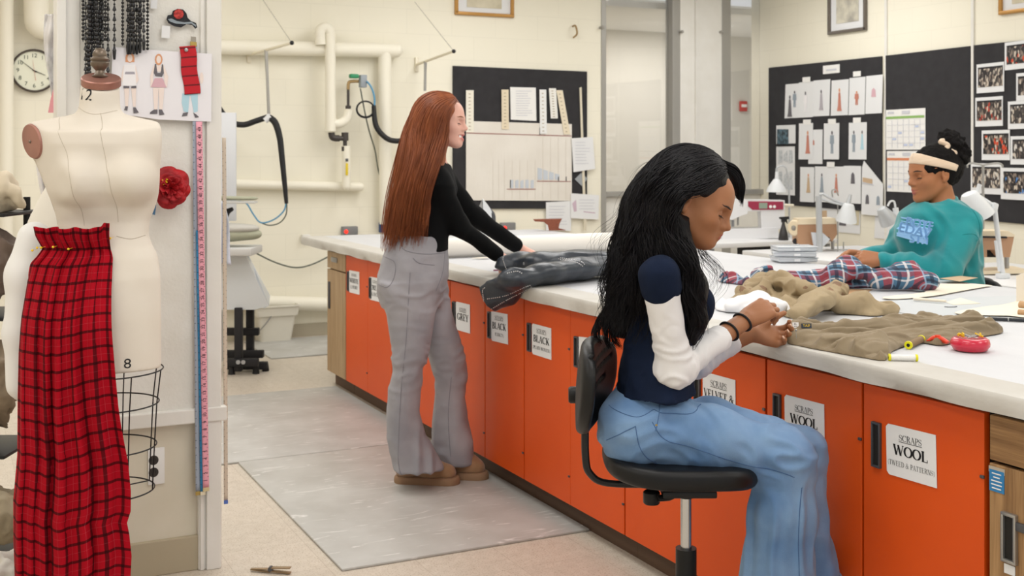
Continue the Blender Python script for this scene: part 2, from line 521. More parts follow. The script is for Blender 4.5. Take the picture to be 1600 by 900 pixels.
_n.links.new(_f.outputs[0], _mx.inputs[0]); _n.links.new(_t.outputs[0], _mx.inputs[1]); _n.links.new(_g.outputs[0], _mx.inputs[2]); _n.links.new(_mx.outputs[0], _o.inputs[0])
# floor: beige vinyl composition tile
M_floor = mat('beige_vinyl_floor', 'D9CFC1', 0.42, color2='CBC0B1', nscale=26, namt=0.8, spec=0.4)
nt = M_floor.node_tree; bs = nt.nodes['Principled BSDF']
tc = nt.nodes.new('ShaderNodeTexCoord')
br = nt.nodes.new('ShaderNodeTexBrick'); br.offset = 0.0; br.inputs['Scale'].default_value = 1; br.inputs['Brick Width'].default_value = 0.305; br.inputs['Row Height'].default_value = 0.305; br.inputs['Mortar Size'].default_value = 0.0012
br.inputs['Color1'].default_value = (1, 1, 1, 1); br.inputs['Color2'].default_value = (0.94, 0.94, 0.94, 1); br.inputs['Mortar'].default_value = (0.78, 0.76, 0.73, 1)
vo = nt.nodes.new('ShaderNodeTexNoise'); vo.inputs['Scale'].default_value = 160; vo.inputs['Detail'].default_value = 2
cr = nt.nodes.new('ShaderNodeValToRGB'); cr.color_ramp.elements[0].position = 0.34; cr.color_ramp.elements[0].color = (0.72, 0.66, 0.58, 1); cr.color_ramp.elements[1].position = 0.44; cr.color_ramp.elements[1].color = (1, 1, 1, 1)
mul = nt.nodes.new('ShaderNodeMix'); mul.data_type = 'RGBA'; mul.blend_type = 'MULTIPLY'; mul.inputs[0].default_value = 1
mul2 = nt.nodes.new('ShaderNodeMix'); mul2.data_type = 'RGBA'; mul2.blend_type = 'MULTIPLY'; mul2.inputs[0].default_value = 1
src = bs.inputs['Base Color'].links[0].from_socket
nt.links.new(tc.outputs['Object'], br.inputs['Vector']); nt.links.new(tc.outputs['Object'], vo.inputs['Vector'])
nt.links.new(src, mul.inputs[6]); nt.links.new(br.outputs['Color'], mul.inputs[7])
nt.links.new(vo.outputs['Fac'], cr.inputs[0]); nt.links.new(mul.outputs[2], mul2.inputs[6]); nt.links.new(cr.outputs[0], mul2.inputs[7])
nt.links.new(mul2.outputs[2], bs.inputs['Base Color'])

# ------------------------------------------------------------------ shell
XL, XR, YF, YB = -2.6, WALLX, -2.6, WALLY
struct('floor', B().box(((XL+XR)/2, (YF+YB+2.4)/2, -0.05), (XR-XL+0.4, YB-YF+2.4, 0.1)), M_floor)
struct('ceiling', B().box(((XL+XR)/2, (YF+YB)/2, CEIL+0.05), (XR-XL+0.4, YB-YF+0.2, 0.1)), M_ceil)
struct('wall_left', B().box((XL-0.1, (YF+YB)/2, CEIL/2), (0.2, YB-YF, CEIL)), M_wallr)
struct('wall_right', B().box((XR+0.1, (YF+YB)/2+0.05, CEIL/2), (0.2, YB-YF+0.3, CEIL)), M_wallr)
def wx(px): return onY(px, 242, WALLY).x
wa, wb, wc, wd, we, wf = wx(939), wx(1050), wx(1062), wx(1127), wx(1141), wx(1193)
struct('wall_back', B().box(((XL-0.2+wa)/2, YB+0.1, CEIL/2), (wa-XL+0.2, 0.2, CEIL)), M_wallb)
struct('wall_pillar', B().box(((wc+wd)/2, YB+0.1, CEIL/2), (wd-wc, 0.22, CEIL), bev=0.004).box((wx(1085), YB-0.02, CEIL/2), (0.012, 0.03, CEIL)), M_paint)
zr0, zr1 = onY(990, 307, WALLY).z, onY(990, 299, WALLY).z
def glazing(name, x0, x1, mull_left, mull_right):
    b = B()
    b.box(((x0+x1)/2, YB+0.06, (zr0+zr1)/2), (x1-x0, 0.1, zr1-zr0), bev=0.004)
    b.box(((x0+x1)/2, YB+0.06, CEIL-0.03), (x1-x0, 0.1, 0.06), bev=0.004)
    b.box(((x0+x1)/2, YB+0.06, 0.03), (x1-x0, 0.1, 0.06), bev=0.004)
    for x, w in (mull_left, mull_right):
        b.box((x, YB+0.05, CEIL/2), (w, 0.12, CEIL), bev=0.004)
    fr = struct(name, b, M_alu)
    g = obj('glass_pane', B().box(((x0+x1)/2, YB+0.07, (zr1+CEIL)/2), (x1-x0, 0.008, CEIL-zr1)), M_glass, fr, 0)
    p = obj('lower_panel', B().box(((x0+x1)/2, YB+0.07, zr0/2), (x1-x0, 0.02, zr0)), M_paint, fr, 0)
glazing('window_1', wa, wb, (wa+0.025, 0.05), ((wb+wc)/2, wc-wb))
glazing('window_2', we, wf+0.1, ((wd+we)/2, we-wd), (wf+0.09, 0.06))
for px, py in ((1063, 50), (1126, 50), (939, 43)):
    p = onY(px, py, WALLY-0.02)
    b = B().cyl(p+Vector((0, 0.02, 0)), p-Vector((0, 0.03, 0)), 0.012).sphere(p-Vector((0, 0.03, 0)), 0.016)
    solo('mirror_clip', b, M_alu, {1063: 'small grey metal stud on the left edge of the cream pillar between windows', 1126: 'small grey metal stud on the right edge of the cream pillar between windows', 939: 'small grey metal stud beside the left edge of the big window'}[px], 'wall stud')
# corridor beyond the glass
struct('wall_corridor', B().box((6.0, YB+2.1, CEIL/2), (7.4, 0.15, CEIL)), M_corr)
struct('ceiling_corridor', B().box((6.0, YB+1.15, 2.87), (7.4, 1.8, 0.06)), M_ceil)
struct('wall_corridor_end', B().box((9.6, YB+1.1, CEIL/2), (0.1, 2.0, CEIL)), M_corr)
for cx in (4.6, 7.0):
    ld = bpy.data.lights.new('corridor_lamp', 'AREA'); ld.shape = 'RECTANGLE'; ld.size = 1.2; ld.size_y = 0.4; ld.energy = 22; ld.color = (1, 0.98, 0.95)
    lo = bpy.data.objects.new('corridor_lamp', ld); COL.objects.link(lo); lo.location = (cx, YB+1.1, 2.82)
p = onY(1161.5, 166, YB+2.0)
r = thing('alarm_plate', 'small red wall plate with a white strip, seen through the narrow window', 'wall plate', p)
obj('plate', B().box(p, (0.10, 0.03, 0.12), bev=0.006), mat('alarm_red', 'C4453E', 0.5), r)
obj('strip', B().box(p+Vector((0, -0.018, 0.005)), (0.075, 0.01, 0.035), bev=0.003), mat('strip_white', 'F2ECE6', 0.5), r)
# right wall: vertical cover strips
for i, px in enumerate((1385.5, 1521)):
    q = onX(px, 242, WALLX)
    struct('trim_%d' % (i+1), B().box((WALLX-0.008, q.y, CEIL/2), (0.016, 0.026, CEIL), bev=0.004), M_paint)
struct('baseboard_back', B().box(((XL+wa)/2, YB-0.008, 0.05), (wa-XL, 0.016, 0.1)), mat('base_grey', 'B7AE9A', 0.6))
struct('baseboard_right', B().box((WALLX-0.008, (YF+YB)/2, 0.05), (0.016, YB-YF, 0.1)), _M['base_grey'])

# ------------------------------------------------------------------ partition end with posts, panel and ledge
PY = 4.13
def ppx(px, y=PY): return onY(px, 242, y).x
x0, x1 = ppx(88), ppx(346.5)
xa, xb = ppx(126), ppx(310)
PT = 3.05
b = B().box(((xa+xb)/2, PY+0.047, PT/2+0.27), (xb-xa+0.02, 0.09, PT-0.54))
struct('wall_partition', b, M_paintrough)
b = B().box(((x0+xa)/2, PY+0.06, PT/2), (xa-x0, 0.12, PT), bev=0.004)
b.box((x0+0.016, PY-0.004, PT/2), (0.03, 0.012, PT), bev=0.003)
struct('trim_3', b, M_paint)
b = B()
b.box(((xb+x1)/2, PY+0.06, PT/2), (x1-xb, 0.12, PT), bev=0.004)
b.box((x1-0.03, PY-0.006, PT/2), (0.05, 0.014, PT), bev=0.003)
b.box((xb+0.012, PY-0.002, PT/2), (0.014, 0.01, PT), bev=0.003)
struct('trim_4', b, M_paint)
zl = onY(250, 657, PY-0.03).z
struct('trim_5', B().box(((x0+x1)/2, PY-0.002, zl), (x1-x0+0.03, 0.034, 0.05), bev=0.004), M_paint)
struct('wall_partition_base', B().box(((x0+xb)/2+0.02, PY+0.05, zl/2), (xb-x0, 0.05, zl)), mat('cream_panel', 'E7E0CF', 0.6, color2='DDD5C2', nscale=4))
struct('baseboard_partition', B().box(((x0+xb)/2+0.025, PY+0.018, 0.06), (xb-x0, 0.02, 0.12), bev=0.003), M_tan)

# ------------------------------------------------------------------ lettering
def _arc(cx, cy, rx, ry, a0, a1, n=16): return [(cx+rx*math.cos(R(a0+(a1-a0)*i/n)), cy+ry*math.sin(R(a0+(a1-a0)*i/n))) for i in range(n+1)]
TH, TN = 0.15, 0.05
def _glyph(ch):
    """strokes: (points, thickness across for vertical runs, for horizontal runs); serifs as short bars; returns strokes, advance"""
    def V_(x, y0=0, y1=1, w=TH): return ([(x, y0), (x, y1)], w)
    def H_(x0, x1, y, w=TN): return ([(x0, y), (x1, y)], w)
    def sf(x, y, h=0.14): return H_(x-h, x+h, y+(0.02 if y < 0.5 else -0.02))
    G = {
     'S': ([(_arc(0.3, 0.74, 0.22, 0.23, 20, 270, 14)+_arc(0.3, 0.26, 0.24, 0.24, 90, -160, 14)[1:], 'c'), V_(0.52, 0.72, 0.98, TN), V_(0.06, 0.02, 0.3, TN)], 0.62),
     'C': ([(_arc(0.42, 0.5, 0.34, 0.47, 45, 315, 24), 'c'), V_(0.68, 0.7, 0.98, TN)], 0.78),
     'R': ([V_(0.17), sf(0.17, 0), sf(0.17, 1), (_arc(0.32, 0.74, 0.22, 0.24, 90, -90, 12), 'c'), H_(0.17, 0.34, 0.97), H_(0.17, 0.36, 0.5), ([(0.36, 0.5), (0.66, 0)], TH*0.9), sf(0.68, 0, 0.08)], 0.76),
     'A': ([([(0.1, 0), (0.38, 1)], TN), ([(0.38, 1), (0.66, 0)], TH), H_(0.2, 0.56, 0.33), sf(0.1, 0, 0.1), sf(0.66, 0, 0.12)], 0.78),
     'P': ([V_(0.17), sf(0.17, 0), sf(0.17, 1), (_arc(0.32, 0.72, 0.24, 0.26, 90, -90, 12), 'c'), H_(0.17, 0.34, 0.97), H_(0.17, 0.34, 0.46)], 0.64),
     'V': ([([(0.1, 1), (0.38, 0)], TH), ([(0.38, 0), (0.64, 1)], TN), sf(0.1, 1, 0.12), sf(0.66, 1, 0.1)], 0.76),
     'E': ([V_(0.17), H_(0.05, 0.58, 0.02), H_(0.05, 0.56, 0.98), H_(0.17, 0.42, 0.52), V_(0.57, 0.0, 0.25, TN), V_(0.55, 0.78, 1, TN), V_(0.42, 0.42, 0.62, TN)], 0.68),
     'F': ([V_(0.17), sf(0.17, 0), H_(0.05, 0.56, 0.98), H_(0.17, 0.42, 0.52), V_(0.55, 0.78, 1, TN), V_(0.42, 0.42, 0.62, TN)], 0.62),
     'L': ([V_(0.17), sf(0.17, 1), H_(0.05, 0.58, 0.02), V_(0.57, 0.0, 0.25, TN)], 0.66),
     'T': ([V_(0.34), sf(0.34, 0), H_(0.04, 0.64, 0.98), V_(0.05, 0.78, 1, TN), V_(0.63, 0.78, 1, TN)], 0.7),
     'O': ([(_arc(0.4, 0.5, 0.34, 0.47, 0, 360, 30), 'c')], 0.82),
     'G': ([(_arc(0.42, 0.5, 0.34, 0.47, 45, 315, 24), 'c'), V_(0.66, 0.05, 0.42, TH), H_(0.5, 0.78, 0.42), V_(0.68, 0.7, 0.98, TN)], 0.84),
     'D': ([V_(0.17), H_(0.04, 0.36, 0.98), H_(0.04, 0.36, 0.02), (_arc(0.34, 0.5, 0.34, 0.48, 90, -90, 16), 'c')], 0.76),
     'B': ([V_(0.17), H_(0.04, 0.36, 0.98), H_(0.04, 0.36, 0.02), H_(0.17, 0.36, 0.52), (_arc(0.32, 0.75, 0.2, 0.23, 90, -90, 12), 'c'), (_arc(0.33, 0.27, 0.25, 0.25, 90, -90, 12), 'c')], 0.68),
     'U': ([V_(0.15, 0.28, 1), sf(0.15, 1), V_(0.62, 0.3, 1, TN), sf(0.62, 1, 0.1), (_arc(0.385, 0.3, 0.235, 0.28, 180, 360, 12), TN*1.6)], 0.78),
     'Y': ([V_(0.36, 0, 0.45), sf(0.36, 0), ([(0.08, 1), (0.37, 0.42)], TH), ([(0.37, 0.42), (0.64, 1)], TN), sf(0.1, 1, 0.12), sf(0.64, 1, 0.1)], 0.74),
     'W': ([([(0.08, 1), (0.3, 0)], TH), ([(0.3, 0), (0.5, 0.9)], TN), ([(0.48, 1), (0.72, 0)], TH), ([(0.72, 0), (0.94, 1)], TN), sf(0.1, 1, 0.12), sf(0.94, 1, 0.1)], 1.04),
     'K': ([V_(0.17), sf(0.17, 0), sf(0.17, 1), ([(0.2, 0.4), (0.62, 1)], TN), ([(0.32, 0.56), (0.66, 0)], TH), sf(0.66, 0, 0.1), sf(0.62, 1, 0.1)], 0.8),
     'N': ([V_(0.13, 0, 1, TN), ([(0.13, 1), (0.65, 0)], TH), V_(0.65, 0, 1, TN), sf(0.13, 0, 0.1), sf(0.1, 1, 0.08), sf(0.65, 1, 0.1)], 0.78),
     'M': ([V_(0.13, 0, 1, TN), ([(0.13, 1), (0.44, 0.05)], TH), ([(0.44, 0.05), (0.74, 1)], TN), V_(0.76, 0, 1, TH), sf(0.13, 0, 0.1), sf(0.76, 0, 0.12), sf(0.1, 1, 0.08), sf(0.8, 1, 0.08)], 0.94),
     'I': ([V_(0.18), sf(0.18, 0), sf(0.18, 1)], 0.36),
     'H': ([V_(0.16), V_(0.62), H_(0.16, 0.62, 0.52), sf(0.16, 0), sf(0.16, 1), sf(0.62, 0), sf(0.62, 1)], 0.8),
     '&': ([(_arc(0.36, 0.77, 0.15, 0.2, -60, 250, 16), TN*1.6), ([(0.28, 0.62), (0.74, 0.02)], TH*0.9), (_arc(0.3, 0.26, 0.22, 0.25, 110, 330, 14), TN*2), ([(0.48, 0.15), (0.7, 0.5)], TN), H_(0.58, 0.82, 0.5)], 0.86),
     '(': ([(_arc(0.5, 0.4, 0.38, 0.62, 125, 235, 10), TN*1.4)], 0.36),
     ')': ([(_arc(-0.1, 0.4, 0.38, 0.62, 55, -55, 10), TN*1.4)], 0.36),
     ' ': ([], 0.36)}
    return G.get(ch, G[' '])
def serif_width(s, sx=1.0): return sum(_glyph(c)[1] for c in s)*sx
def serif_text(b, s, place, h, sx=1.0, bold=1.0, mi=0):
    """place(u, v) -> 3D point on the sheet, text centred on u = 0, baseline v = 0"""
    x = -serif_width(s)*h*sx/2
    for ch in s:
        st, adv = _glyph(ch)
        for pts, w in st:
            n = len(pts); Lf = []; Rt = []
            for i, (px_, py_) in enumerate(pts):
                if w == 'c' and ch == 'O': a, c = pts[(i-1) % (n-1)], pts[(i+1) % (n-1)]
                else: a, c = pts[max(i-1, 0)], pts[min(i+1, n-1)]
                dx, dy = c[0]-a[0], c[1]-a[1]; l = math.hypot(dx, dy) or 1; dx /= l; dy /= l
                t = (TN+(TH-TN)*abs(dy)**1.3 if w == 'c' else w)*0.5*bold
                if ch == 'S' and w == 'c': t = (TN+(TH-TN)*max(0, 1-abs(py_-0.5)*2.4))*0.5*bold
                Lf.append((px_-dy*t, py_+dx*t)); Rt.append((px_+dy*t, py_-dx*t))
            for i in range(n-1):
                q = [Lf[i], Lf[i+1], Rt[i+1], Rt[i]]
                try: b.quad([place(x+u*h*sx, v*h) for u, v in q][::-1], mi)
                except ValueError: pass
        x += adv*h*sx
def text_bm(b, s, M, size, mi=0, align='CENTER'):
    cu = bpy.data.curves.new('t', 'FONT'); cu.body = s; cu.size = size; cu.align_x = align; cu.align_y = 'CENTER'; cu.resolution_u = 3
    o = bpy.data.objects.new('t', cu); COL.objects.link(o)
    dg = bpy.context.evaluated_depsgraph_get(); me = bpy.data.meshes.new_from_object(o.evaluated_get(dg))
    bpy.data.objects.remove(o); bpy.data.curves.remove(cu)
    me.transform(M); n0 = len(b.bm.faces); b.bm.from_mesh(me); b._fin(n0, mi); bpy.data.meshes.remove(me)
    return b
M_ink = mat('black_ink', '17161A', 0.7)
M_paper = mat('white_paper', 'F2F1EF', 0.75)
M_paper2 = mat('cool_white_paper', 'E9EAEC', 0.75)
M_blackboard = mat('black_felt', '2C2B2E', 0.95, color2='343336', nscale=12, namt=0.7, bump=0.3, bscale=400)
# ------------------------------------------------------------------ cutting table: worktop and cabinets
M_orange = mat('orange_laminate', 'DF5613', 0.42, color2='D64E0E', nscale=2.5, namt=0.9, bump=0.06, bscale=500, spec=0.35)
M_dark = mat('black_gap', '14110F', 0.7)
M_woodbase = mat('brown_kick_board', '5E4634', 0.6, color2='4C3728', nscale=3, stretch=(1, 0.2, 6))
def wood_mat(name, c1, c2, axis=2, rough=0.5, scale=1.0):
    m = mat(name, c1, rough); nt = m.node_tree; b = nt.nodes['Principled BSDF']
    tc = nt.nodes.new('ShaderNodeTexCoord'); mp = nt.nodes.new('ShaderNodeMapping')
    s = [16*scale, 16*scale, 16*scale]; s[axis] = 1.1*scale; mp.inputs['Scale'].default_value = s
    nt.links.new(tc.outputs['Object'], mp.inputs[0])
    w = nt.nodes.new('ShaderNodeTexNoise'); w.inputs['Scale'].default_value = 1.2; w.inputs['Detail'].default_value = 8; w.inputs['Distortion'].default_value = 1.6
    nt.links.new(mp.outputs[0], w.inputs['Vector'])
    mp2 = nt.nodes.new('ShaderNodeMapping'); s2 = [220, 220, 220]; s2[axis] = 8; mp2.inputs['Scale'].default_value = s2
    nt.links.new(tc.outputs['Object'], mp2.inputs[0])
    w2 = nt.nodes.new('ShaderNodeTexNoise'); w2.inputs['Scale'].default_value = 1.0; w2.inputs['Detail'].default_value = 2
    nt.links.new(mp2.outputs[0], w2.inputs['Vector'])
    mx = nt.nodes.new('ShaderNodeMath'); mx.operation = 'MULTIPLY_ADD'; mx.inputs[1].default_value = 0.45; nt.links.new(w2.outputs['Fac'], mx.inputs[0])
    ad = nt.nodes.new('ShaderNodeMath'); ad.operation = 'MULTIPLY'; ad.inputs[1].default_value = 0.75; nt.links.new(w.outputs['Fac'], ad.inputs[0]); nt.links.new(ad.outputs[0], mx.inputs[2])
    cr = nt.nodes.new('ShaderNodeValToRGB'); cr.color_ramp.elements[0].position = 0.42; cr.color_ramp.elements[1].position = 0.72
    cr.color_ramp.elements[0].color = (*lin(c2), 1); cr.color_ramp.elements[1].color = (*lin(c1), 1)
    nt.links.new(mx.outputs[0], cr.inputs[0]); nt.links.new(cr.outputs[0], b.inputs['Base Color'])
    return m
M_walnut = wood_mat('walnut_laminate', 'B08A5E', '84613C')
M_walnut_h = wood_mat('walnut_laminate_drawer', 'A98256', '7C5936', axis=1)
M_walnut_far = wood_mat('light_walnut_laminate', 'B79B77', '9C7F5C')
M_steel = mat('brushed_steel', 'A9A8A6', 0.35, metal=0.8)
M_gun = mat('gunmetal_pull', '5A5B5F', 0.4, metal=0.6)
DZ0, DZ1 = 0.09, 0.845
zh1 = EYE-0.319*DOORX; zh0 = zh1-0.112
edges = [1.959, 2.364, 2.766, 3.165, 3.56, 3.96, 4.36, 4.75, 5.15, 5.55, 5.95, 6.35, 6.75]
flush = {3.96, 6.35, 5.55}
XB = 2.90
def pull(b_frame, b_slot, y, z0, z1):
    w = 0.026
    # recessed flush pull: a raised rim round a dark recess
    x = DOORX
    for yy in (y-w/2, y+w/2): b_frame.box((x-0.003, yy, (z0+z1)/2), (0.012, 0.005, z1-z0), bev=0.0015)
    for zz in (z0, z1): b_frame.box((x-0.003, y, zz), (0.012, w+0.005, 0.006), bev=0.0015)
    b_slot.box((x-0.0005, y, (z0+z1)/2), (0.006, w-0.004, z1-z0-0.004))
cab_words = ['nearest to the wooden end unit, with two wool scrap signs', 'beside the seated person\'s knees, with the velvet scrap sign', 'behind the stool backrest', 'below the studded jacket sleeve, with the grey scrap sign', 'behind the standing person\'s legs', 'at the far end, with the white scrap sign']
for ci in range(6):
    y0, y1, y2 = edges[ci*2], edges[ci*2+1], edges[ci*2+2]
    t = thing('base_cabinet', 'orange two-door base cabinet '+cab_words[ci], 'cabinet', (DOORX, (y0+y2)/2, 0), 'orange cabinets under the cutting table')
    obj('carcass', B().box(((DOORX+0.022+XB)/2, (y0+y2)/2, (DZ0+DZ1)/2), (XB-DOORX-0.022, y2-y0-0.001, DZ1-DZ0)), M_dark, t, 0)
    obj('kick_board', B().box((DOORX+0.07, (y0+y2)/2, DZ0/2), (0.03, y2-y0-0.001, DZ0)), M_woodbase, t, 0)
    for k, (a, c) in enumerate(((y0, y1), (y1, y2))):
        ga = 0.001 if a in flush else 0.0045; gc = 0.001 if c in flush else 0.0045
        bd = B().box((DOORX+0.01, (a+c)/2+(ga-gc)/2, (DZ0+DZ1)/2), (0.02, c-a-ga-gc, DZ1-DZ0), bev=0.0012, seg=1)
        d = obj('door', bd, M_orange, t, 30)
        yh = onX(1371, 690, DOORX).y-edges[1]
        bf, bsl = B(), B()
        pull(bf, bsl, c+yh, zh0, zh1)
        hd = obj('handle', bf, M_gun, d, 30)
        obj('recess', bsl, M_dark, d, 0)['label'] = 'dark slot inside the pull'
        # small catch screws near the door edge
        for zz in (DZ1-0.15, DZ0+0.11): obj('catch', B().box((DOORX-0.002, a+0.008, zz), (0.006, 0.012, 0.008), bev=0.002), M_gun, d, 0)
def sheet(name, y0, y1, z0, z1, label, lines, tilt=0.0, group=None, x=DOORX-0.0025, th=0.0012):
    """paper sign on the cabinet fronts; y1 is the left edge seen from the aisle"""
    c = Vector((x, (y0+y1)/2, (z0+z1)/2)); w = (y1-y0)/2; h = (z1-z0)/2
    ct, st = math.cos(tilt), math.sin(tilt)
    def P(u, v, off=0): # u to the right as seen (towards -Y), v up
        uu = u*ct-v*st; vv = u*st+v*ct
        return c+Vector((-off, -uu, vv))
    b = B()
    r_ = 0.008
    pts = [P(-w+r_, -h), P(w, -h), P(w, h), P(-w+r_, h), P(-w, h-r_), P(-w, -h+r_)]
    b.prism(pts, (th, 0, 0))
    t = obj(name, b, M_paper2, None, 0); tag(t, label, 'sign', group)
    if lines:
        bt = B()
        for s, v, hh, sx, bold, ul in lines:
            serif_text(bt, s, lambda u, vv, v=v: P(u, v+vv, 0.0008), hh, sx, bold)
            if ul:
                wd_ = serif_width(s)*hh*sx/2
                bt.quad([P(-wd_, v-hh*0.22, 0.0008), P(wd_, v-hh*0.22, 0.0008), P(wd_, v-hh*0.13, 0.0008), P(-wd_, v-hh*0.13, 0.0008)])
        l_ = obj('lettering', bt, M_ink, t, 0)
    return t
SG = 'scrap signs on the orange doors'
def sign_px(l, tl, bl, rt, rb, label, lines):
    """corners by the pixel of the left and right edges"""
    yl = onX(l, tl, DOORX).y; yr = onX(rt, tl, DOORX).y
    z1_ = (onX(l, tl, DOORX).z+onX(rt, rb[0], DOORX).z)/2; z0_ = (onX(l, bl, DOORX).z+onX(rt, rb[1], DOORX).z)/2
    tilt = -math.atan2((onX(l, tl, DOORX).z-onX(rt, rb[0], DOORX).z), abs(yl-yr))
    h = z1_-z0_
    w = abs(yl-yr)
    L = []
    for s, fy, fh, fw, bold, ul in lines:
        hh = h*fh; sx = (w*fw)/(serif_width(s)*hh)
        L.append((s, h*(0.5-fy), hh, sx, bold, ul))
    return sheet('paper_sign', min(yl, yr), max(yl, yr), z0_, z1_, label, L, tilt, SG)
sc = lambda: ('SCRAPS', 0.30, 0.12, 0.46, 0.8, True)
sign_px(1386, 661, 741, 1464, (680, 761), 'white paper sign reading SCRAPS WOOL (TWEED & PATTERNS), nearest to the wooden end unit', [('SCRAPS', 0.28, 0.12, 0.46, 0.8, True), ('WOOL', 0.57, 0.20, 0.70, 1.25, False), ('(TWEED & PATTERNS)', 0.79, 0.10, 0.94, 0.7, False)])
sign_px(1227, 616, 690, 1289, (632, 703), 'white paper sign reading SCRAPS WOOL, half hidden by the seated person\'s knee', [('SCRAPS', 0.28, 0.12, 0.46, 0.8, True), ('WOOL', 0.57, 0.20, 0.70, 1.25, False), ('(SOLIDS)', 0.79, 0.10, 0.5, 0.7, False)])
sign_px(1099, 580, 650, 1150, (594, 662), 'white paper sign reading SCRAPS VELVET & CORDUROY, above the seated person\'s lap', [('SCRAPS', 0.27, 0.13, 0.50, 0.8, True), ('VELVET &', 0.56, 0.19, 0.92, 1.2, False), ('CORDUROY', 0.82, 0.17, 0.94, 1.1, False)])
sign_px(905, 526, 590, 944, (530, 600), 'white paper sign mostly hidden behind the stool backrest and black hair', [('SCRAPS', 0.28, 0.12, 0.46, 0.8, True)])
sign_px(832, 505, 553, 862, (513, 562), 'white paper sign reading SCRAPS BLACK (PLAIN WOVEN), right of the hanging jacket sleeve', [('SCRAPS', 0.24, 0.12, 0.5, 0.8, True), ('BLACK', 0.57, 0.22, 0.84, 1.25, False), ('(PLAIN WOVEN)', 0.80, 0.11, 0.9, 0.9, False)])
sign_px(768, 486, 532, 794, (491, 538), 'white paper sign reading SCRAPS BLACK (FANCY), under the jacket cuff', [('SCRAPS', 0.24, 0.12, 0.5, 0.8, True), ('BLACK', 0.57, 0.22, 0.84, 1.25, False), ('(FANCY)', 0.80, 0.11, 0.55, 0.9, False)])
sign_px(713, 471, 515, 735, (476, 521), 'white paper sign reading SCRAPS GREY, just right of the standing person\'s leg', [('SCRAPS', 0.30, 0.12, 0.5, 0.8, True), ('GREY', 0.62, 0.24, 0.8, 1.25, False)])
sign_px(578, 432, 468, 598, (436, 473), 'white paper sign reading CREAM, touching the seat of the grey jeans', [('SCRAPS', 0.22, 0.1, 0.5, 0.8, True), ('CREAM', 0.54, 0.2, 0.85, 1.25, False), ('& IVORY', 0.80, 0.15, 0.7, 1, False)])
sign_px(546, 422, 456, 562, (425, 461), 'white paper sign reading WHITE & IVORY, farthest along the cabinets', [('SCRAPS', 0.22, 0.1, 0.5, 0.8, True), ('WHITE', 0.54, 0.2, 0.85, 1.25, False), ('& IVORY', 0.80, 0.15, 0.7, 1, False)])

def wood_unit(y0, y1, near):
    t = thing('end_cabinet', ('walnut laminate end cabinet with a drawer, cut by the right edge of the photo' if near else 'pale walnut end cabinet at the far end of the cutting table'), 'cabinet', (DOORX, (y0+y1)/2, 0))
    mw, mh = (M_walnut, M_walnut_h) if near else (M_walnut_far, M_walnut_far)
    obj('carcass', B().box(((DOORX+0.022+XB)/2, (y0+y1)/2, (DZ0+DZ1)/2), (XB-DOORX-0.022, y1-y0-0.002, DZ1-DZ0)), M_dark if near else M_walnut_far, t, 0)
    obj('kick_board', B().box((DOORX+0.07, (y0+y1)/2, DZ0/2), (0.03, y1-y0, DZ0)), M_woodbase, t, 0)
    zsp = onX(1560, 724, DOORX).z if near else onX(520, 421, DOORX).z
    n = 1 if not near else 2
    ys = [y1-(y1-y0)*k/n for k in range(n+1)]
    dr = obj('drawer', B().box((DOORX+0.01, (y0+y1)/2, (zsp+0.004+DZ1)/2), (0.02, y1-y0-0.01, DZ1-zsp-0.004), bev=0.0015, seg=1), mh, t, 30)
    if not near:
        q = onX(523, 406, DOORX); obj('drawer_pull', B().box((DOORX-0.003, q.y, q.z), (0.012, 0.11, 0.03), bev=0.004), M_steel, dr)
    for k in range(n):
        d = obj('door', B().box((DOORX+0.01, (ys[k]+ys[k+1])/2, (DZ0+zsp-0.004)/2), (0.02, ys[k]-ys[k+1]-0.008, zsp-0.004-DZ0), bev=0.0015, seg=1), mw, t, 30)
        if near and k == 0:
            q0, q1 = onX(1579, 804, DOORX), onX(1579, 877, DOORX)
            bf = B(); w = 0.034
            for yy in (q0.y-w/2, q0.y+w/2): bf.box((DOORX-0.004, yy, (q0.z+q1.z)/2), (0.012, 0.008, q0.z-q1.z), bev=0.002)
            for zz in (q0.z, q1.z): bf.box((DOORX-0.004, q0.y, zz), (0.012, w+0.008, 0.008), bev=0.002)
            h_ = obj('handle', bf, M_steel, d)
            obj('recess', B().box((DOORX-0.001, q0.y, (q0.z+q1.z)/2), (0.004, w-0.006, q0.z-q1.z-0.006)), _M['black_gap'], d, 0)['label'] = 'dark recess inside the steel pull'
            q = onX(1596, 824, DOORX); obj('lock', B().box((DOORX-0.004, q.y, q.z), (0.01, 0.03, 0.02), bev=0.003), M_gun, d)
            q = onX(1558, 752, DOORX)
            st = obj('sticker', B().box((DOORX-0.001, q.y, q.z), (0.0016, 0.042, 0.05)), mat('sticker_blue', '2E7FB8', 0.5), d, 0)
            st['label'] = 'small blue sticker with tiny white lines'
            bt = B()
            for i_, ww in enumerate((0.026, 0.018, 0.03, 0.03, 0.026)): bt.box((DOORX-0.0022, q.y, q.z+0.017-i_*0.0085), (0.0008, ww, 0.0026))
            obj('print', bt, M_paper, d, 0)
            q = onX(1558, 735, DOORX); obj('label_tab', B().box((DOORX-0.001, q.y, q.z), (0.0014, 0.045, 0.014)), mat('tab_grey', 'B9AFA0', 0.5), d, 0)
            q = onX(1578, 890, DOORX); lb = obj('paper_label', B().box((DOORX-0.001, q.y, q.z), (0.0014, 0.03, 0.022)), M_paper2, d, 0)
        elif not near:
            q = onX(515, 461, DOORX); obj('handle', B().box((DOORX-0.003, q.y, q.z), (0.01, 0.03, 0.17), bev=0.003), M_gun, d)
wood_unit(TY0+0.05, 1.952, True)
wood_unit(6.757, 7.13, False)

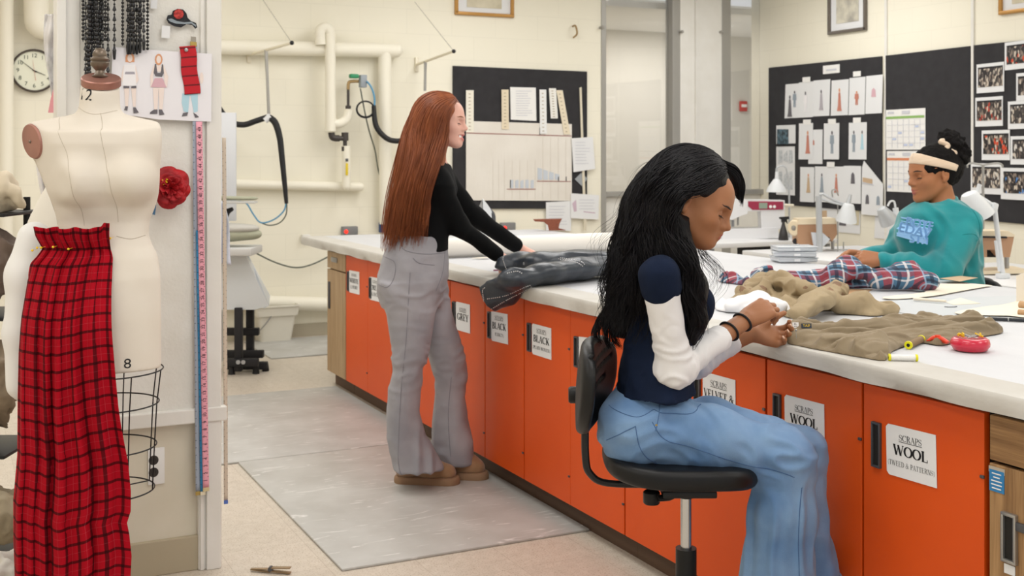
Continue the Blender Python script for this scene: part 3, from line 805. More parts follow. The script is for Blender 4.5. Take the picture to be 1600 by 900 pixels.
# worktop with a draped white cover
def drape():
    rng = np.random.RandomState(3)
    bm = bmesh.new()
    ys = np.linspace(TY0, TY1, 240); 
    def lower(y, s=0): return 0.049+0.003*math.sin(y*2.1+s)+0.0025*math.sin(y*6.3+s*2)+0.0015*math.sin(y*17+s)
    def bulge(y, s=0): return 0.004*math.sin(y*9+s)+0.003*math.sin(y*23+1+s)
    rows = []
    for y in ys:
        lo = lower(y)
        prof = [(TX0+0.14, 0.0004), (TX0+0.012, 0.0009), (TX0+0.005, 0.0002), (TX0+0.001, -0.004), (TX0-0.001, -0.012), (TX0+bulge(y)*0.5, -0.03), (TX0+0.003+bulge(y, 1), -lo), (TX0+0.012, -lo-0.002), (TX0+0.02, -lo+0.01)]
        rows.append([bm.verts.new((x, y, TOPZ+z)) for x, z in prof])
    for i in range(len(rows)-1):
        for k in range(len(rows[0])-1): bm.faces.new((rows[i][k], rows[i][k+1], rows[i+1][k+1], rows[i+1][k]))
    return bm
M_cloth_top = mat('white_table_cover', 'D3D4D7', 0.5, color2='CBCCD0', nscale=3.0, namt=0.9, stretch=(3, 1, 1), bump=0.25, bscale=22, bstretch=(2.5, 1, 1), spec=0.4)
tt = thing('cutting_table', 'long white-covered cutting table standing over the orange cabinets', 'table', ((TX0+TX1)/2, (TY0+TY1)/2, 0))
bt = B().box(((TX0+TX1)/2+0.01, (TY0+TY1)/2, TOPZ-0.0235), (TX1-TX0-0.02, TY1-TY0-0.004, 0.045), bev=0.006)
obj('tabletop', bt, M_cloth_top, tt, 30)
bd = B(); bd.bm.free(); bd.bm = drape()
o = obj('cover_overhang', bd, mat('cover_edge', 'CFCCC6', 0.45, color2='BFBBB3', nscale=7, namt=0.9, bump=0.3, bscale=28, bstretch=(1, 1, 2)), tt, 38)
o['label'] = 'wrinkled white cover hanging over the front edge'
obj('apron', B().box(((TX0+TX1)/2+0.03, (TY0+TY1)/2, TOPZ-0.0560), (TX1-TX0-0.16, TY1-TY0-0.5, 0.012)), M_woodbase, tt, 0)
obj('back_support', B().box((3.35, 4.2, (TOPZ-0.065)/2), (0.05, 5.2, TOPZ-0.065)), M_walnut_far, tt, 0)
# ------------------------------------------------------------------ dress forms, plaid skirt, cloth on the left
from mathutils.bvhtree import BVHTree
def world_bvh(o):
    me = o.data; M = Matrix.Identity(4)
    if o.parent is not None: M = Matrix.Translation(o.parent.location) @ o.matrix_parent_inverse if o.parent.parent is None else M
    if o.parent is None: M = Matrix.Translation(o.location)
    vs = [M @ v.co for v in me.vertices]
    return BVHTree.FromPolygons(vs, [tuple(p.vertices) for p in me.polygons])
def wrap_onto(b, bv, dirn, off=0.0008):
    dirn = Vector(dirn).normalized()
    for v in b.bm.verts:
        h = bv.ray_cast(v.co-dirn*1.0, dirn, 3.0)
        if h[0] is not None: v.co = h[0]+h[1]*off if h[1].dot(dirn) < 0 else h[0]-h[1]*off
def facing_matrix(p, s=1.0, roll=0.0, yaw=0.0):
    """text upright at p, facing the aisle"""
    return Matrix.Translation(p) @ Matrix.Rotation(-YAW+yaw, 4, 'Z') @ Matrix.Rotation(PI/2, 4, 'X') @ Matrix.Rotation(roll, 4, 'Z')
def plaid_mat(name, base, stripes, twill=0.35, rough=0.85, sheen=0.2, scale=1.0):
    """stripes: (axis 0/1, period, offset, width, colour, strength); UV in metres of cloth"""
    m = mat(name, base, rough, sheen=sheen); nt = m.node_tree; b = nt.nodes['Principled BSDF']
    uv = nt.nodes.new('ShaderNodeUVMap'); uv.uv_map = 'UVMap'; sp = nt.nodes.new('ShaderNodeSeparateXYZ'); nt.links.new(uv.outputs[0], sp.inputs[0])
    def M_(op, a, c=None, clamp=False):
        n = nt.nodes.new('ShaderNodeMath'); n.operation = op; n.use_clamp = clamp
        for i, x in enumerate((a, c)):
            if x is None: continue
            if isinstance(x, (int, float)): n.inputs[i].default_value = x
            else: nt.links.new(x, n.inputs[i])
        return n.outputs[0]
    tw = M_('GREATER_THAN', M_('FRACT', M_('MULTIPLY', M_('ADD', sp.outputs[0], sp.outputs[1]), 320.0)), 0.5)
    tw = M_('ADD', M_('MULTIPLY', tw, twill), 1-twill)
    col = None
    for ax, per, off, wd, c, st in stripes:
        f = M_('FRACT', M_('ADD', M_('DIVIDE', sp.outputs[ax], per), off))
        msk = M_('LESS_THAN', M_('ABSOLUTE', M_('SUBTRACT', f, 0.5)), wd/per/2)
        msk = M_('MULTIPLY', M_('MULTIPLY', msk, st), tw)
        mx = nt.nodes.new('ShaderNodeMix'); mx.data_type = 'RGBA'
        nt.links.new(msk, mx.inputs[0])
        if col is None: mx.inputs[6].default_value = (*lin(base), 1)
        else: nt.links.new(col, mx.inputs[6])
        mx.inputs[7].default_value = (*lin(c), 1); col = mx.outputs[2]
    nt.links.new(col, b.inputs['Base Color'])
    return m
def grid_sheet(name, fn, nu, nv, mats, parent=None, thick=0.002, su=1.0, sv=1.0, uvfn=None):
    U = np.linspace(0, 1, nu); V = np.linspace(0, 1, nv)
    P = np.array([[list(fn(u, v)) for u in U] for v in V]).reshape(-1, 3)
    i = np.arange(nv-1)[:, None]*nu+np.arange(nu-1)[None]
    F = np.stack([i, i+1, i+nu+1, i+nu], -1).reshape(-1, 4)
    me = np_mesh(name, P, F)
    uvl = me.uv_layers.new(name='UVMap')
    uvc = np.array([[(uvfn(u, v) if uvfn else (u*su, v*sv)) for u in U] for v in V]).reshape(-1, 2)
    uvl.data.foreach_set('uv', uvc[F.ravel()].astype(np.float32).ravel())
    o = link(name, me, mats, parent, 180)
    if thick:
        md = o.modifiers.new('thickness', 'SOLIDIFY'); md.thickness = thick; md.offset = 0
    return o
M_canvas = mat('form_canvas', 'E3DBCF', 0.8, color2='DBD2C4', nscale=6, namt=0.9, bump=0.12, bscale=700)
M_copper = mat('copper_rose_metal', 'A8786B', 0.4, metal=0.45, color2='98695C', nscale=10)
M_bronze = mat('dark_bronze', '75685B', 0.4, metal=0.6)
M_wire = mat('black_wire', '1A1A1C', 0.45, metal=0.3)
D0 = 3.45
def cf(px, py, dd=0.0, d0=D0): return Pd(px, py, d0)+FWD*dd
def loft_fn(rows, d0, depth_ratio, wc=0.0):
    """rows: (py, left px, right px) -> signed field of stacked ellipses, axes across and along the view"""
    rows = sorted(rows, key=lambda r: -r[0])
    Z = np.array([Pd(0, r[0], d0).z for r in rows])
    c = np.array([((r[1]+r[2])/2-800)/FPX*d0 for r in rows]); a = np.array([(r[2]-r[1])/2/FPX*d0 for r in rows])
    dr = np.array([r[3] if len(r) > 3 else depth_ratio for r in rows]); w0 = np.array([r[4] if len(r) > 4 else wc for r in rows])
    Rg, Fw = A3(RGT), A3(FWD); z0, z1 = Z.min(), Z.max()
    def f(P):
        z = np.clip(P[..., 2], z0, z1)
        C = np.interp(z, Z, c); A_ = np.interp(z, Z, a); Bd = A_*np.interp(z, Z, dr); W0 = np.interp(z, Z, w0)
        u = P@Rg-C; w = P@Fw-d0-W0
        q = np.sqrt((u/A_)**2+(w/Bd)**2)
        g = (q-1)*np.minimum(A_, Bd)
        return np.maximum(g, np.abs(P[..., 2]-(z0+z1)/2)-(z1-z0)/2)
    m = a.max()+0.02; cx = c.mean()
    corners = [A3(FWD)*(d0+s*m)+A3(RGT)*(cx+t*m*1.4) for s in (-1, 1) for t in (-1, 1)]
    lo = np.min(corners, 0); hi = np.max(corners, 0); lo[2] = z0-0.01; hi[2] = z1+0.01
    return f, lo, hi
form = thing('dress_form', 'canvas dress form marked 12 wearing the red plaid skirt', 'dress form', (cf(165, 242).x, cf(165, 242).y, 0))
s = SDF()
rows = [(205, 62, 248, .62), (225, 52, 254, .62), (250, 58, 253, .62), (275, 67, 253, .66), (298, 76, 250, .68), (322, 85, 242, .56), (345, 91, 233, .58), (367, 94, 231, .70), (383, 92, 236, .72), (401, 86, 246, .74), (431, 78, 255, .76), (492, 72, 259, .78), (540, 71, 260, .78), (572, 72, 259, .78)]
f, lo, hi = loft_fn(rows, D0, 0.66)
s.fn(f, 0.02, '+', lo, hi)
s.chain([cf(95, 232), cf(158, 214), cf(225, 228)], [0.066, 0.07, 0.060], k=0.04)
s.chain([cf(153, 200), cf(62, 216)], [0.050, 0.052], k=0.03)
s.chain([cf(158, 200), cf(236, 214)], [0.050, 0.046], k=0.03)
s.cone(cf(157, 128), cf(155, 190), 0.054, 0.060, k=0.022)
s.ell(cf(142, 282, -0.098), (0.060, 0.056, 0.056), k=0.055)
s.ell(cf(221, 281, -0.085), (0.054, 0.056, 0.056), k=0.055)
nL = RGT*-0.66-FWD*0.72+UP*-0.12
pL = cf(58, 221, -0.03)
s.plane(pL, nL, 0.012)
nR = RGT*0.88+FWD*0.42
s.plane(cf(251, 205, 0.0), nR, 0.012)
s.plane(cf(158, 133), UP-FWD*0.34+RGT*0.12, 0.004)
s.plane(cf(150, 577), Vector((0, 0, -1)), 0.01)
torso = blob('torso', s, 0.006, M_canvas, form, smooth_it=2)
b = B().lathe([(0.0, -0.004), (0.053, -0.004), (0.056, 0.0), (0.053, 0.006), (0.02, 0.008), (0.0, 0.0085)], pL, nL, 36, sx=0.92, sy=1.06)
ap = obj('arm_plate', b, M_copper, form)
obj('plate_screw', B().lathe([(0, 0.007), (0.005, 0.009), (0.003, 0.012), (0, 0.012)], pL, nL, 12), M_bronze, ap)
pc = cf(158, 135)
b = B().lathe([(0.0535, 0.0), (0.0565, 0.001), (0.0568, 0.020), (0.054, 0.023), (0.02, 0.025), (0, 0.025)], pc+UP*0.004, UP-FWD*0.34+RGT*0.12, 40)
ncap = obj('neck_cap', b, M_copper, form)
pk = cf(156, 121)
b = B().lathe([(0.022, 0), (0.024, 0.004), (0.016, 0.009), (0.012, 0.02), (0.019, 0.028), (0.026, 0.036), (0.027, 0.043), (0.023, 0.047), (0.0255, 0.05), (0.0275, 0.054), (0.024, 0.058), (0.020, 0.062), (0.021, 0.066), (0.019, 0.076), (0.012, 0.085), (0, 0.088)], pk, (0, 0, 1), 28)
obj('finial', b, M_bronze, form)
tb = world_bvh(torso)
b = text_bm(B(), '12', facing_matrix(cf(143, 150, -0.2), roll=-0.12), 0.047)
wrap_onto(b, tb, FWD, 0.0009); obj('lettering', b, M_ink, form, 0)['label'] = 'black number 12 on the neck'
b = text_bm(B(), '8', facing_matrix(cf(219, 558, -0.25)), 0.040)
wrap_onto(b, tb, FWD, 0.0009); obj('lettering', b, M_ink, form, 0)['label'] = 'black number 8 near the hip edge'
M_seam = mat('seam_grey', 'BDB2A2', 0.8)
def seam(pts, r=0.0009):
    ps = [Vector(p) for p in pts]
    P, _ = spline(ps, [1]*len(ps), 10)
    out = []
    for p in P:
        h = tb.ray_cast(p-FWD*0.6, FWD, 2)
        if h[0] is not None: out.append(h[0])
    if len(out) > 2: obj('seam', B().tube(out, r, seg=5), M_seam, form)
seam([cf(168, 178), cf(176, 205), cf(181, 225), cf(188, 260), cf(193, 275), cf(196, 300), cf(197, 345)])
seam([cf(95, 180), cf(112, 210), cf(128, 240), cf(140, 280), cf(143, 320), cf(147, 350)])
seam([cf(60, 250, 0), cf(70, 275), cf(80, 310), cf(94, 350)])
seam([cf(128, 168), cf(150, 178), cf(168, 179), cf(187, 173)])
seam([cf(196, 366), cf(215, 371), cf(230, 367)], 0.0012)
# wire cage and stand
cc = cf(165, 242)
def ring(z, r, rw=0.0022):
    return [Vector((cc.x+r*math.cos(a), cc.y+r*math.sin(a), z)) for a in [2*PI*k/40 for k in range(40)]]
zz = [cf(0, y).z for y in (578, 630, 697, 765)]
rr = [0.164, 0.152, 0.145, 0.139]
b = B()
for z, r in zip(zz, rr): b.tube(ring(z, r), 0.0022, seg=6, closed=True)
for k in range(8):
    a = 2*PI*k/8+0.32
    b.tube([Vector((cc.x+r*math.cos(a), cc.y+r*math.sin(a), z)) for z, r in zip(zz, rr)], 0.002, seg=6)
for k in range(2):
    a = PI*k/2+0.32
    b.tube([Vector((cc.x+rr[3]*math.cos(a), cc.y+rr[3]*math.sin(a), zz[3])), Vector((cc.x-rr[3]*math.cos(a), cc.y-rr[3]*math.sin(a), zz[3]))], 0.002, seg=6)
obj('wire_cage', b, M_wire, form)
obj('pole', B().cyl((cc.x, cc.y, 0.08), (cc.x, cc.y, 0.9), 0.016), M_wire, form)
b = B()
for k in range(4):
    a = PI/4+PI/2*k
    b.tube([(cc.x, cc.y, 0.12), (cc.x+0.14*math.cos(a), cc.y+0.14*math.sin(a), 0.1), (cc.x+0.26*math.cos(a), cc.y+0.26*math.sin(a), 0.03)], [0.022, 0.018, 0.014], seg=10, smooth=4)
obj('stand_base', b, M_wire, form)

# red plaid skirt panel pinned round the waist
PLR = 'A60B1E'
M_plaid = plaid_mat('red_black_plaid', PLR, [(0, 0.045, 0.0, 0.0095, '10050A', 0.86), (1, 0.0485, 0.2, 0.0080, '0A0407', 0.88), (0, 0.045, 0.5, 0.0008, 'C8707A', 0.25), (1, 0.0485, 0.7, 0.0008, 'C8707A', 0.25)], twill=0.3, sheen=0.0); M_plaid.node_tree.nodes['Principled BSDF'].inputs['Specular IOR Level'].default_value = 0.12
SL = [(352, 74), (365, 76), (385, 84), (398, 74), (408, 64), (435, 55), (491, 47), (544, 43), (616, 41), (700, 40), (773, 33), (833, 33), (900, 35), (975, 36)]
SRr = [(352, 196), (365, 194), (385, 192), (398, 197), (408, 198), (446, 200), (507, 206), (571, 211), (616, 215), (647, 219), (700, 228), (743, 232), (773, 232), (790, 227), (807, 230), (840, 233), (900, 230), (975, 232)]
def itp(tab, y):
    return float(np.interp(y, [t[0] for t in tab], [t[1] for t in tab]))
def sstep(x, a, b_):
    t = min(max((x-a)/(b_-a), 0), 1); return t*t*(3-2*t)
def skirt(u, v):
    y = 352+(975-352)*v
    l, r = itp(SL, y), itp(SRr, y)
    fall = min(max((y-392)/260, 0), 1)
    px = l+(r-l)*u
    cxp = 160; hw = 105
    prof = math.sqrt(max(0.0, 1-((px-cxp)/max(hw, abs(l-cxp)+1))**2))
    dd = -(0.09+0.06*sstep(y, 380, 520))*prof-0.035
    # knife pleats: cloth steps back across each fold line
    for u0, amp, w_ in ((0.14, 0.010, 0.03), (0.27, 0.012, 0.03), (0.40, 0.022, 0.02), (0.545, 0.012, 0.03), (0.70, 0.024, 0.02), (0.86, 0.010, 0.03)):
        uu = u0+(0.02*math.sin(y*0.009+u0*9))
        x = u-uu
        if x > -0.09: dd += amp*(0.35+0.65*fall)*(sstep(x, -0.012, 0.012)*max(0, 1-max(x, 0)/0.14)) - amp*0.4*math.exp(-((x+0.03)/0.03)**2)
    dd += 0.006*math.sin(u*21+1)*fall+0.004*math.sin(u*37+y*0.008)*fall
    # gathered band above the pins
    g = math.exp(-((y-386)/14)**2)
    dd += 0.014*g*1.0
    if y < 384:
        t = (384-y)/32
        dd -= 0.010*t*math.sin(u*34)+0.012*t
        y -= 1.6*t*math.sin(u*23+0.7)+ (9*t*sstep(u, 0.86, 0.95))
    else: dd += 0.004*math.sin(u*60)*math.exp(-(y-386)/30)
    y2 = y+(-9*sstep(u, 0.35, 1.0)*fall)*0
    return cf(px, y2, dd)
def skirt_uv(u, v):
    y = 352+(975-352)*v
    l, r = itp(SL, y), itp(SRr, y)
    su = 0.36*(u-0.5)*(0.78+0.22*min(1, (r-l)/190))
    jump = sum(a for u0, a in ((0.14, 0.012), (0.27, 0.009), (0.40, 0.03), (0.545, 0.012), (0.70, 0.018), (0.86, 0.008)) if u > u0+(0.02*math.sin(y*0.009+u0*9)))
    vv = v*1.175
    return (su+jump, vv+0.030*sstep(u, 0.3, 1.0)*min(1, v*3)+0.012*math.sin(u*9)*v)
sk = grid_sheet('plaid_skirt', skirt, 260, 220, M_plaid, None, 0.0025, uvfn=skirt_uv)
tag(sk, 'long red and black plaid skirt panel pinned round the waist of the dress form', 'skirt')
M_pin = mat('yellow_pin_head', 'E8C020', 0.35)
for i, (px, py) in enumerate(((82, 385), (89, 381), (95, 381), (113, 380), (136, 383), (193, 368), (200, 446))):
    h = cf(px, py, -0.145 if px < 190 else -0.115)
    b = B().sphere(h, 0.0035, u=10, v=6); b.cyl(h, h+Vector((0.012, 0.012, 0.002)), 0.0005, seg=5)
    solo('dressmaking_pin', b, M_pin, {82: 'yellow-headed pin at the left end of the gathered waistband of the skirt', 89: 'yellow-headed pin, left one of the close pair in the skirt waistband', 95: 'yellow-headed pin, right one of the close pair in the skirt waistband', 113: 'yellow-headed pin in the middle of the gathered skirt waistband', 136: 'yellow-headed pin above the deep fold of the plaid skirt'}[px] if px < 190 else ('yellow-headed pin at the top right corner of the skirt' if py < 400 else 'yellow-headed pin low on the open edge of the skirt'), 'pin', 'pins in the plaid skirt')

# ---- second dress form behind, with a slim padded leg form in front of it
D1 = 3.69
f2 = thing('dress_form', 'plain white dress form standing behind the one in the plaid skirt', 'dress form', (Pd(95, 242, D1).x, Pd(95, 242, D1).y, 0))
s = SDF()
rows = [(262, 82, 140), (290, 72, 150), (320, 56, 158), (345, 44, 164), (380, 34, 168), (420, 25, 172), (470, 17, 174), (520, 12, 174), (570, 13, 174), (612, 18, 170), (626, 24, 166)]
f, lo, hi = loft_fn(rows, D1, 0.48)
s.fn(f, 0.03, '+', lo, hi)
s.plane(Pd(100, 627, D1), Vector((0, 0, -1)), 0.015)
blob('torso', s, 0.010, mat('white_form_cloth', 'EFEAE0', 0.85, color2='E6E0D3', nscale=4), f2, smooth_it=2)
q = Pd(95, 242, D1)
obj('pole', B().cyl((q.x, q.y, 0.05), (q.x, q.y, 0.66), 0.017), M_wire, f2)
b = B()
for k in range(4):
    a = PI/4+PI/2*k+0.3
    b.tube([(q.x, q.y, 0.1), (q.x+0.12*math.cos(a), q.y+0.12*math.sin(a), 0.08), (q.x+0.22*math.cos(a), q.y+0.22*math.sin(a), 0.03)], [0.02, 0.017, 0.013], seg=8, smooth=3)
obj('stand_base', b, M_wire, f2)
s = SDF()
s.chain([Pd(54, 372, 3.5), Pd(44, 430, 3.5), Pd(37, 520, 3.5), Pd(35, 600, 3.5)], [0.050, 0.062, 0.055, 0.047], k=0.03)
s.plane(Pd(45, 626, 3.5), Vector((0, 0, -1)), 0.01)
lf = blob('sleeve_form', s, 0.009, mat('white_jersey', 'EFEEEC', 0.8), None)
lf.data.transform(Matrix.Identity(4)); recenter(lf)
tag(lf, 'smooth white padded arm form hanging beside the plaid skirt', 'arm form')

# ---- bundles of cloth on the rack at the left edge
def folds(scale, amp, seed, st=(1, 1, 1), fine=0.3):
    st = A3(st)
    def f(V, N):
        P = V*st*scale; w = fbm(P*0.5, seed+5, 2)[:, None]*1.3
        return amp*(1.1-2.2*np.abs(vnoise(P+w, seed))-1.3*np.abs(vnoise(P*2.6+w*1.5, seed+3))-0.5*np.abs(vnoise(P*6+w*2, seed+6)))
    return f
M_muslin = mat('cream_muslin', 'D9CDB8', 0.9, color2='CDBFA6', nscale=3)
M_linen = mat('brown_grey_linen', '93836F', 0.9, color2='857460', nscale=4)
M_white_c = mat('white_crumpled_cloth', 'DAD6CE', 0.9, color2='CFC9BF', nscale=4)
def bundle(pts, rads, m, seed, label, st=(1, 1, 0.6), amp=0.016, fl=None):
    s = SDF(); s.chain(pts, rads, k=0.05, fl=fl)
    o = blob('fabric_bundle', s, 0.009, m, None, disp=folds(13, amp, seed, st, 0.5), smooth_it=1)
    V_ = o.data; recenter(o); return tag(o, label, 'fabric', 'cloth bundles on the left rack')
bundle([Pd(-60, 302, 4.0), Pd(0, 300, 4.0), Pd(30, 308, 3.98)], [0.055, 0.05, 0.028], M_muslin, 1, 'cream muslin bundle on top of the rack at the left edge', amp=0.022)
bundle([Pd(-40, 378, 4.0), Pd(-6, 402, 4.0), Pd(-16, 440, 4.0)], [0.06, 0.085, 0.07], mat('plum_brown_net', '7A6A60', 0.9, color2='685A51', nscale=5), 2, 'dark plum brown netting bundle below the cream muslin')
bundle([Pd(-35, 555, 4.0), Pd(-6, 590, 4.0), Pd(-10, 640, 4.0)], [0.07, 0.10, 0.07], M_linen, 3, 'brown linen bundle hanging at mid height left of the plaid skirt', amp=0.03)
bundle([Pd(-30, 775, 4.0), Pd(0, 800, 4.0), Pd(-5, 820, 4.0)], [0.06, 0.08, 0.06], mat('khaki_canvas', 'B3A58C', 0.9, color2='A2947B', nscale=4), 4, 'khaki canvas bundle near the floor at the left edge', amp=0.03)
bundle([Pd(-20, 905, 3.55), Pd(10, 900, 3.55), Pd(12, 960, 3.55)], [0.06, 0.07, 0.08], M_white_c, 5, 'crumpled white cloth at the bottom left corner', amp=0.03)
# rack that carries them
r = thing('garment_rack', 'black metal rack behind the cloth bundles at the left edge', 'rack', (Pd(-40, 242, 4.1).x, Pd(-40, 242, 4.1).y, 0))
for c in (Pd(-150, 242, 4.15), Pd(42, 242, 4.15)):
    obj('upright', B().cyl((c.x, c.y, 0.0), (c.x, c.y, 1.30), 0.012), M_wire, r)
for y in (325, 482, 690, 850):
    a = Pd(-150, y+8, 4.05); c = Pd(36, y+8, 4.05)
    obj('shelf', B().box(((a.x+c.x)/2, (a.y+c.y)/2, a.z), ((a-c).length, 0.30, 0.012), rot=(0, 0, -YAW), bev=0.003), M_wire, r)
# tulle and plastic dress bag hanging on the post
M_poly = mat('clear_polythene', 'EDEBEE', 0.25, alpha=0.55, bump=0.6, bscale=18)
def bag(u, v):
    l = 70+8*v-10*math.sin(v*5)*0.4; r_ = 93
    px = l+(r_-l)*u; return Pd(px, 22+148*v, 3.98+0.02*math.sin(u*9+v*7)+0.01*math.sin(v*23))
t = grid_sheet('plastic_bag', bag, 24, 40, M_poly, None, 0.002); tag(t, 'crinkled clear plastic bag hanging on the left post beside the clock', 'plastic bag')
b = B(); a = Pd(93.5, 22, 3.95); c = Pd(96, 150, 3.95); b.box((a+c)/2, (0.004, 0.012, (a-c).length), rot=(0, 0, -YAW))
solo('yellow_ruler', b, mat('pale_yellow', 'D9C98A', 0.5), 'narrow yellow strip hanging along the left post', 'ruler')
def tul(u, v):
    l = 58+10*v; r_ = 92+6*v
    px = l+(r_-l)*u-6*math.sin(v*3); return Pd(px, 205+110*v, 3.80+0.03*math.sin(u*13+v*4)+0.012*math.sin(u*29))
t = grid_sheet('tulle_veil', tul, 40, 40, mat('white_tulle', 'EDE9EC', 0.8, alpha=0.6), None, 0.001); tag(t, 'sheer white tulle hanging behind the shoulder of the dress form', 'tulle')
b = B(); pp = [Pd(80, 145, 3.96), Pd(84, 138, 3.96), Pd(90, 175, 3.96), Pd(76, 175, 3.96)]; b.prism([Pd(83, 140, 3.96), Pd(88, 160, 3.96), Pd(89, 176, 3.96), Pd(75, 176, 3.96), Pd(79, 155, 3.96)], FWD*0.01)
solo('ribbon', b, mat('pink_ribbon', 'E9A0A8', 0.6), 'small pink ribbon end hanging below the plastic bag', 'ribbon')
# ------------------------------------------------------------------ things pinned on the white partition
PF = PY-0.014          # face of the panel
def pp(px, py, off=0.0): return onY(px, py, PF-off)
M_jet = mat('black_jet_beads', '121114', 0.3)
def bead_strand(px, y1, kind, seed, label, dz=0.0):
    rng = random.Random(seed); b = B(); top = 2.26; z1 = pp(px, y1, 0.03).z; x = pp(px, 242, 0.03+dz).x; y = PF-0.025-dz
    z = top; n = 0
    b.cyl((x, y, top+0.03), (x, y, z1), 0.0012, seg=5)
    while z > z1:
        if kind == 'round':
            b.sphere((x, y, z), 0.0052, u=8, v=6); z -= 0.0125
        elif kind == 'tassel':
            b.sphere((x, y, z), 0.004, u=6, v=5); b.lathe([(0.002, 0), (0.007, -0.016), (0.001, -0.02)], (x, y, z-0.004), seg=7); z -= 0.034
        else:
            w = 0.0055+0.004*rng.random(); b.lathe([(0.002, 0.008), (w, 0.003), (w*0.9, -0.006), (0.002, -0.010)], (x+0.003*rng.uniform(-1, 1), y, z), seg=7, sx=1, sy=0.6); z -= 0.0145
        n += 1
    if kind != 'round':
        b.lathe([(0.003, 0), (0.006, -0.02), (0.004, -0.045), (0.0, -0.046)], (x, y, z1), seg=7)
    o = solo('beaded_trim', b, M_jet, label, 'beaded trim', 'black beaded trims on the partition', smooth=60)
strands = [(130, 65, 'round'), (134, 112, 'tassel'), (139, 118, 'braid'), (144, 70, 'braid'), (148, 80, 'round'), (152, 76, 'braid'), (157, 72, 'braid'), (161, 100, 'tassel'), (165, 62, 'round'), (169, 112, 'tassel'), (179, 72, 'tassel'), (192, 72, 'round'), (200, 76, 'tassel'), (204, 76, 'braid'), (209, 76, 'braid'), (214, 76, 'tassel'), (219, 74, 'braid'), (225, 70, 'tassel'), (231, 76, 'round')]
for i, (px, y1, k) in enumerate(strands):
    if px < 175: lab = 'black beaded trim in the dense bunch above the neck of the dress form'
    elif px < 185: lab = 'single strand of little black tassels between the two bunches'
    elif px < 196: lab = 'single strand of round black beads between the two bunches'
    elif px < 230: lab = 'black beaded trim in the bunch above the costume sketch'
    else: lab = 'strand of round black beads at the right end of the second bunch'
    bead_strand(px, y1-(12 if px > 198 and k != 'round' else 0), k, i, lab, 0.004*(i % 3))
struct('trim_6', B().box((pp(180, 0, 0.02).x, PF-0.02, 2.3), (0.36, 0.03, 0.025), bev=0.004), M_paint)

# costume sketch sheet
M_sk = {k: mat('sketch_'+k, c, 0.8) for k, c in dict(skin='F1E2DB', hair='DDA07A', grey='A9A5AF', dark='6B686E', blush='D9B0BA', white='F3F1F4', blue='B5D8E6', line='B5AFB6', rust='C98573', tan='CDB191', slate='97A2AE').items()}
CY = PF-0.012
def shp(px, py, off): return onY(px, py, CY-off)
def poly(b, pts, off, th=0.0006): b.prism([shp(x, y, off) for x, y in pts], (0, th, 0))
t = tag(obj('costume_sketch', B().prism([shp(175, 73, 0), shp(250, 79, 0), shp(331, 84, 0), shp(330, 190, 0.0), shp(250, 187, 0), shp(174, 176, 0)], (0, 0.001, 0)), mat('sketch_paper', 'EDEBF0', 0.75), None, 0), 'large white sheet with three costume figure sketches pinned on the partition', 'drawing')
def figure(name, parts, label):
    root = None
    groups = {}
    for key, pts in parts: groups.setdefault(key, []).append(pts)
    for i, (key, L) in enumerate(groups.items()):
        b = B()
        for j, pts in enumerate(L): poly(b, pts, 0.0012+0.0004*i+0.0001*j, 0.0004)
        o = obj(name, b, M_sk[key], t if root is None else root, 0)
        if root is None: root = o; o['label'] = label
def ellp(cx, cy, rx, ry, n=12): return [(cx+rx*math.cos(2*PI*i/n), cy+ry*math.sin(2*PI*i/n)) for i in range(n)]
figure('figure_drawing', [('hair', ellp(203, 90, 7, 8)), ('hair', [(196, 90), (210, 90), (210, 97), (196, 97)]), ('skin', ellp(203, 91, 4, 6)), ('skin', [(193, 103), (212, 103), (217, 125), (212, 132), (208, 110), (197, 110), (192, 130), (189, 122)]), ('white', [(194, 101), (211, 101), (213, 134), (191, 134)]), ('grey', [(196, 112), (210, 112), (211, 116), (195, 116)]), ('line', [(194, 134), (202, 134), (202, 137), (194, 137)]), ('dark', [(193, 134), (202, 135), (202, 138), (193, 138)]), ('dark', [(205, 135), (213, 134), (213, 138), (205, 138)]), ('skin', [(194, 138), (202, 138), (200, 166), (196, 166)]), ('skin', [(205, 138), (213, 138), (212, 167), (208, 167)]), ('dark', [(196, 166), (200, 166), (199, 173), (194, 172)]), ('dark', [(208, 168), (212, 168), (217, 176), (209, 177)])], 'red-haired figure in a pale chemise')
figure('figure_drawing', [('hair', ellp(248, 93, 6, 9)), ('skin', ellp(248, 93, 3.6, 6)), ('skin', [(240, 102), (256, 102), (263, 120), (261, 137), (257, 132), (256, 112), (240, 112), (239, 132), (235, 137), (235, 118)]), ('dark', [(242, 100), (244, 100), (246, 114), (251, 114), (253, 100), (255, 101), (256, 114), (253, 120), (243, 119), (240, 113)]), ('blush', [(242, 122), (254, 122), (260, 137), (236, 136)]), ('skin', [(239, 137), (248, 137), (246, 171), (241, 171)]), ('skin', [(248, 137), (257, 137), (254, 171), (249, 171)]), ('dark', [(241, 171), (246, 171), (246, 178), (234, 178), (235, 175)]), ('dark', [(248, 171), (253, 171), (257, 179), (249, 180)])], 'red-haired figure in a black bodice and pink skirt')
figure('figure_drawing', [('blue', [(285, 146), (309, 146), (309, 174), (303, 176), (298, 150), (296, 150), (294, 176), (287, 174), (284, 160)]), ('skin', ellp(315, 122, 3, 9)), ('line', [(286, 176), (294, 176), (293, 181), (285, 182)]), ('dark', [(286, 177), (294, 175), (292, 181), (284, 182)]), ('dark', [(302, 176), (307, 179), (311, 183), (305, 184)])], 'figure in wide pale blue trousers behind the swatch')
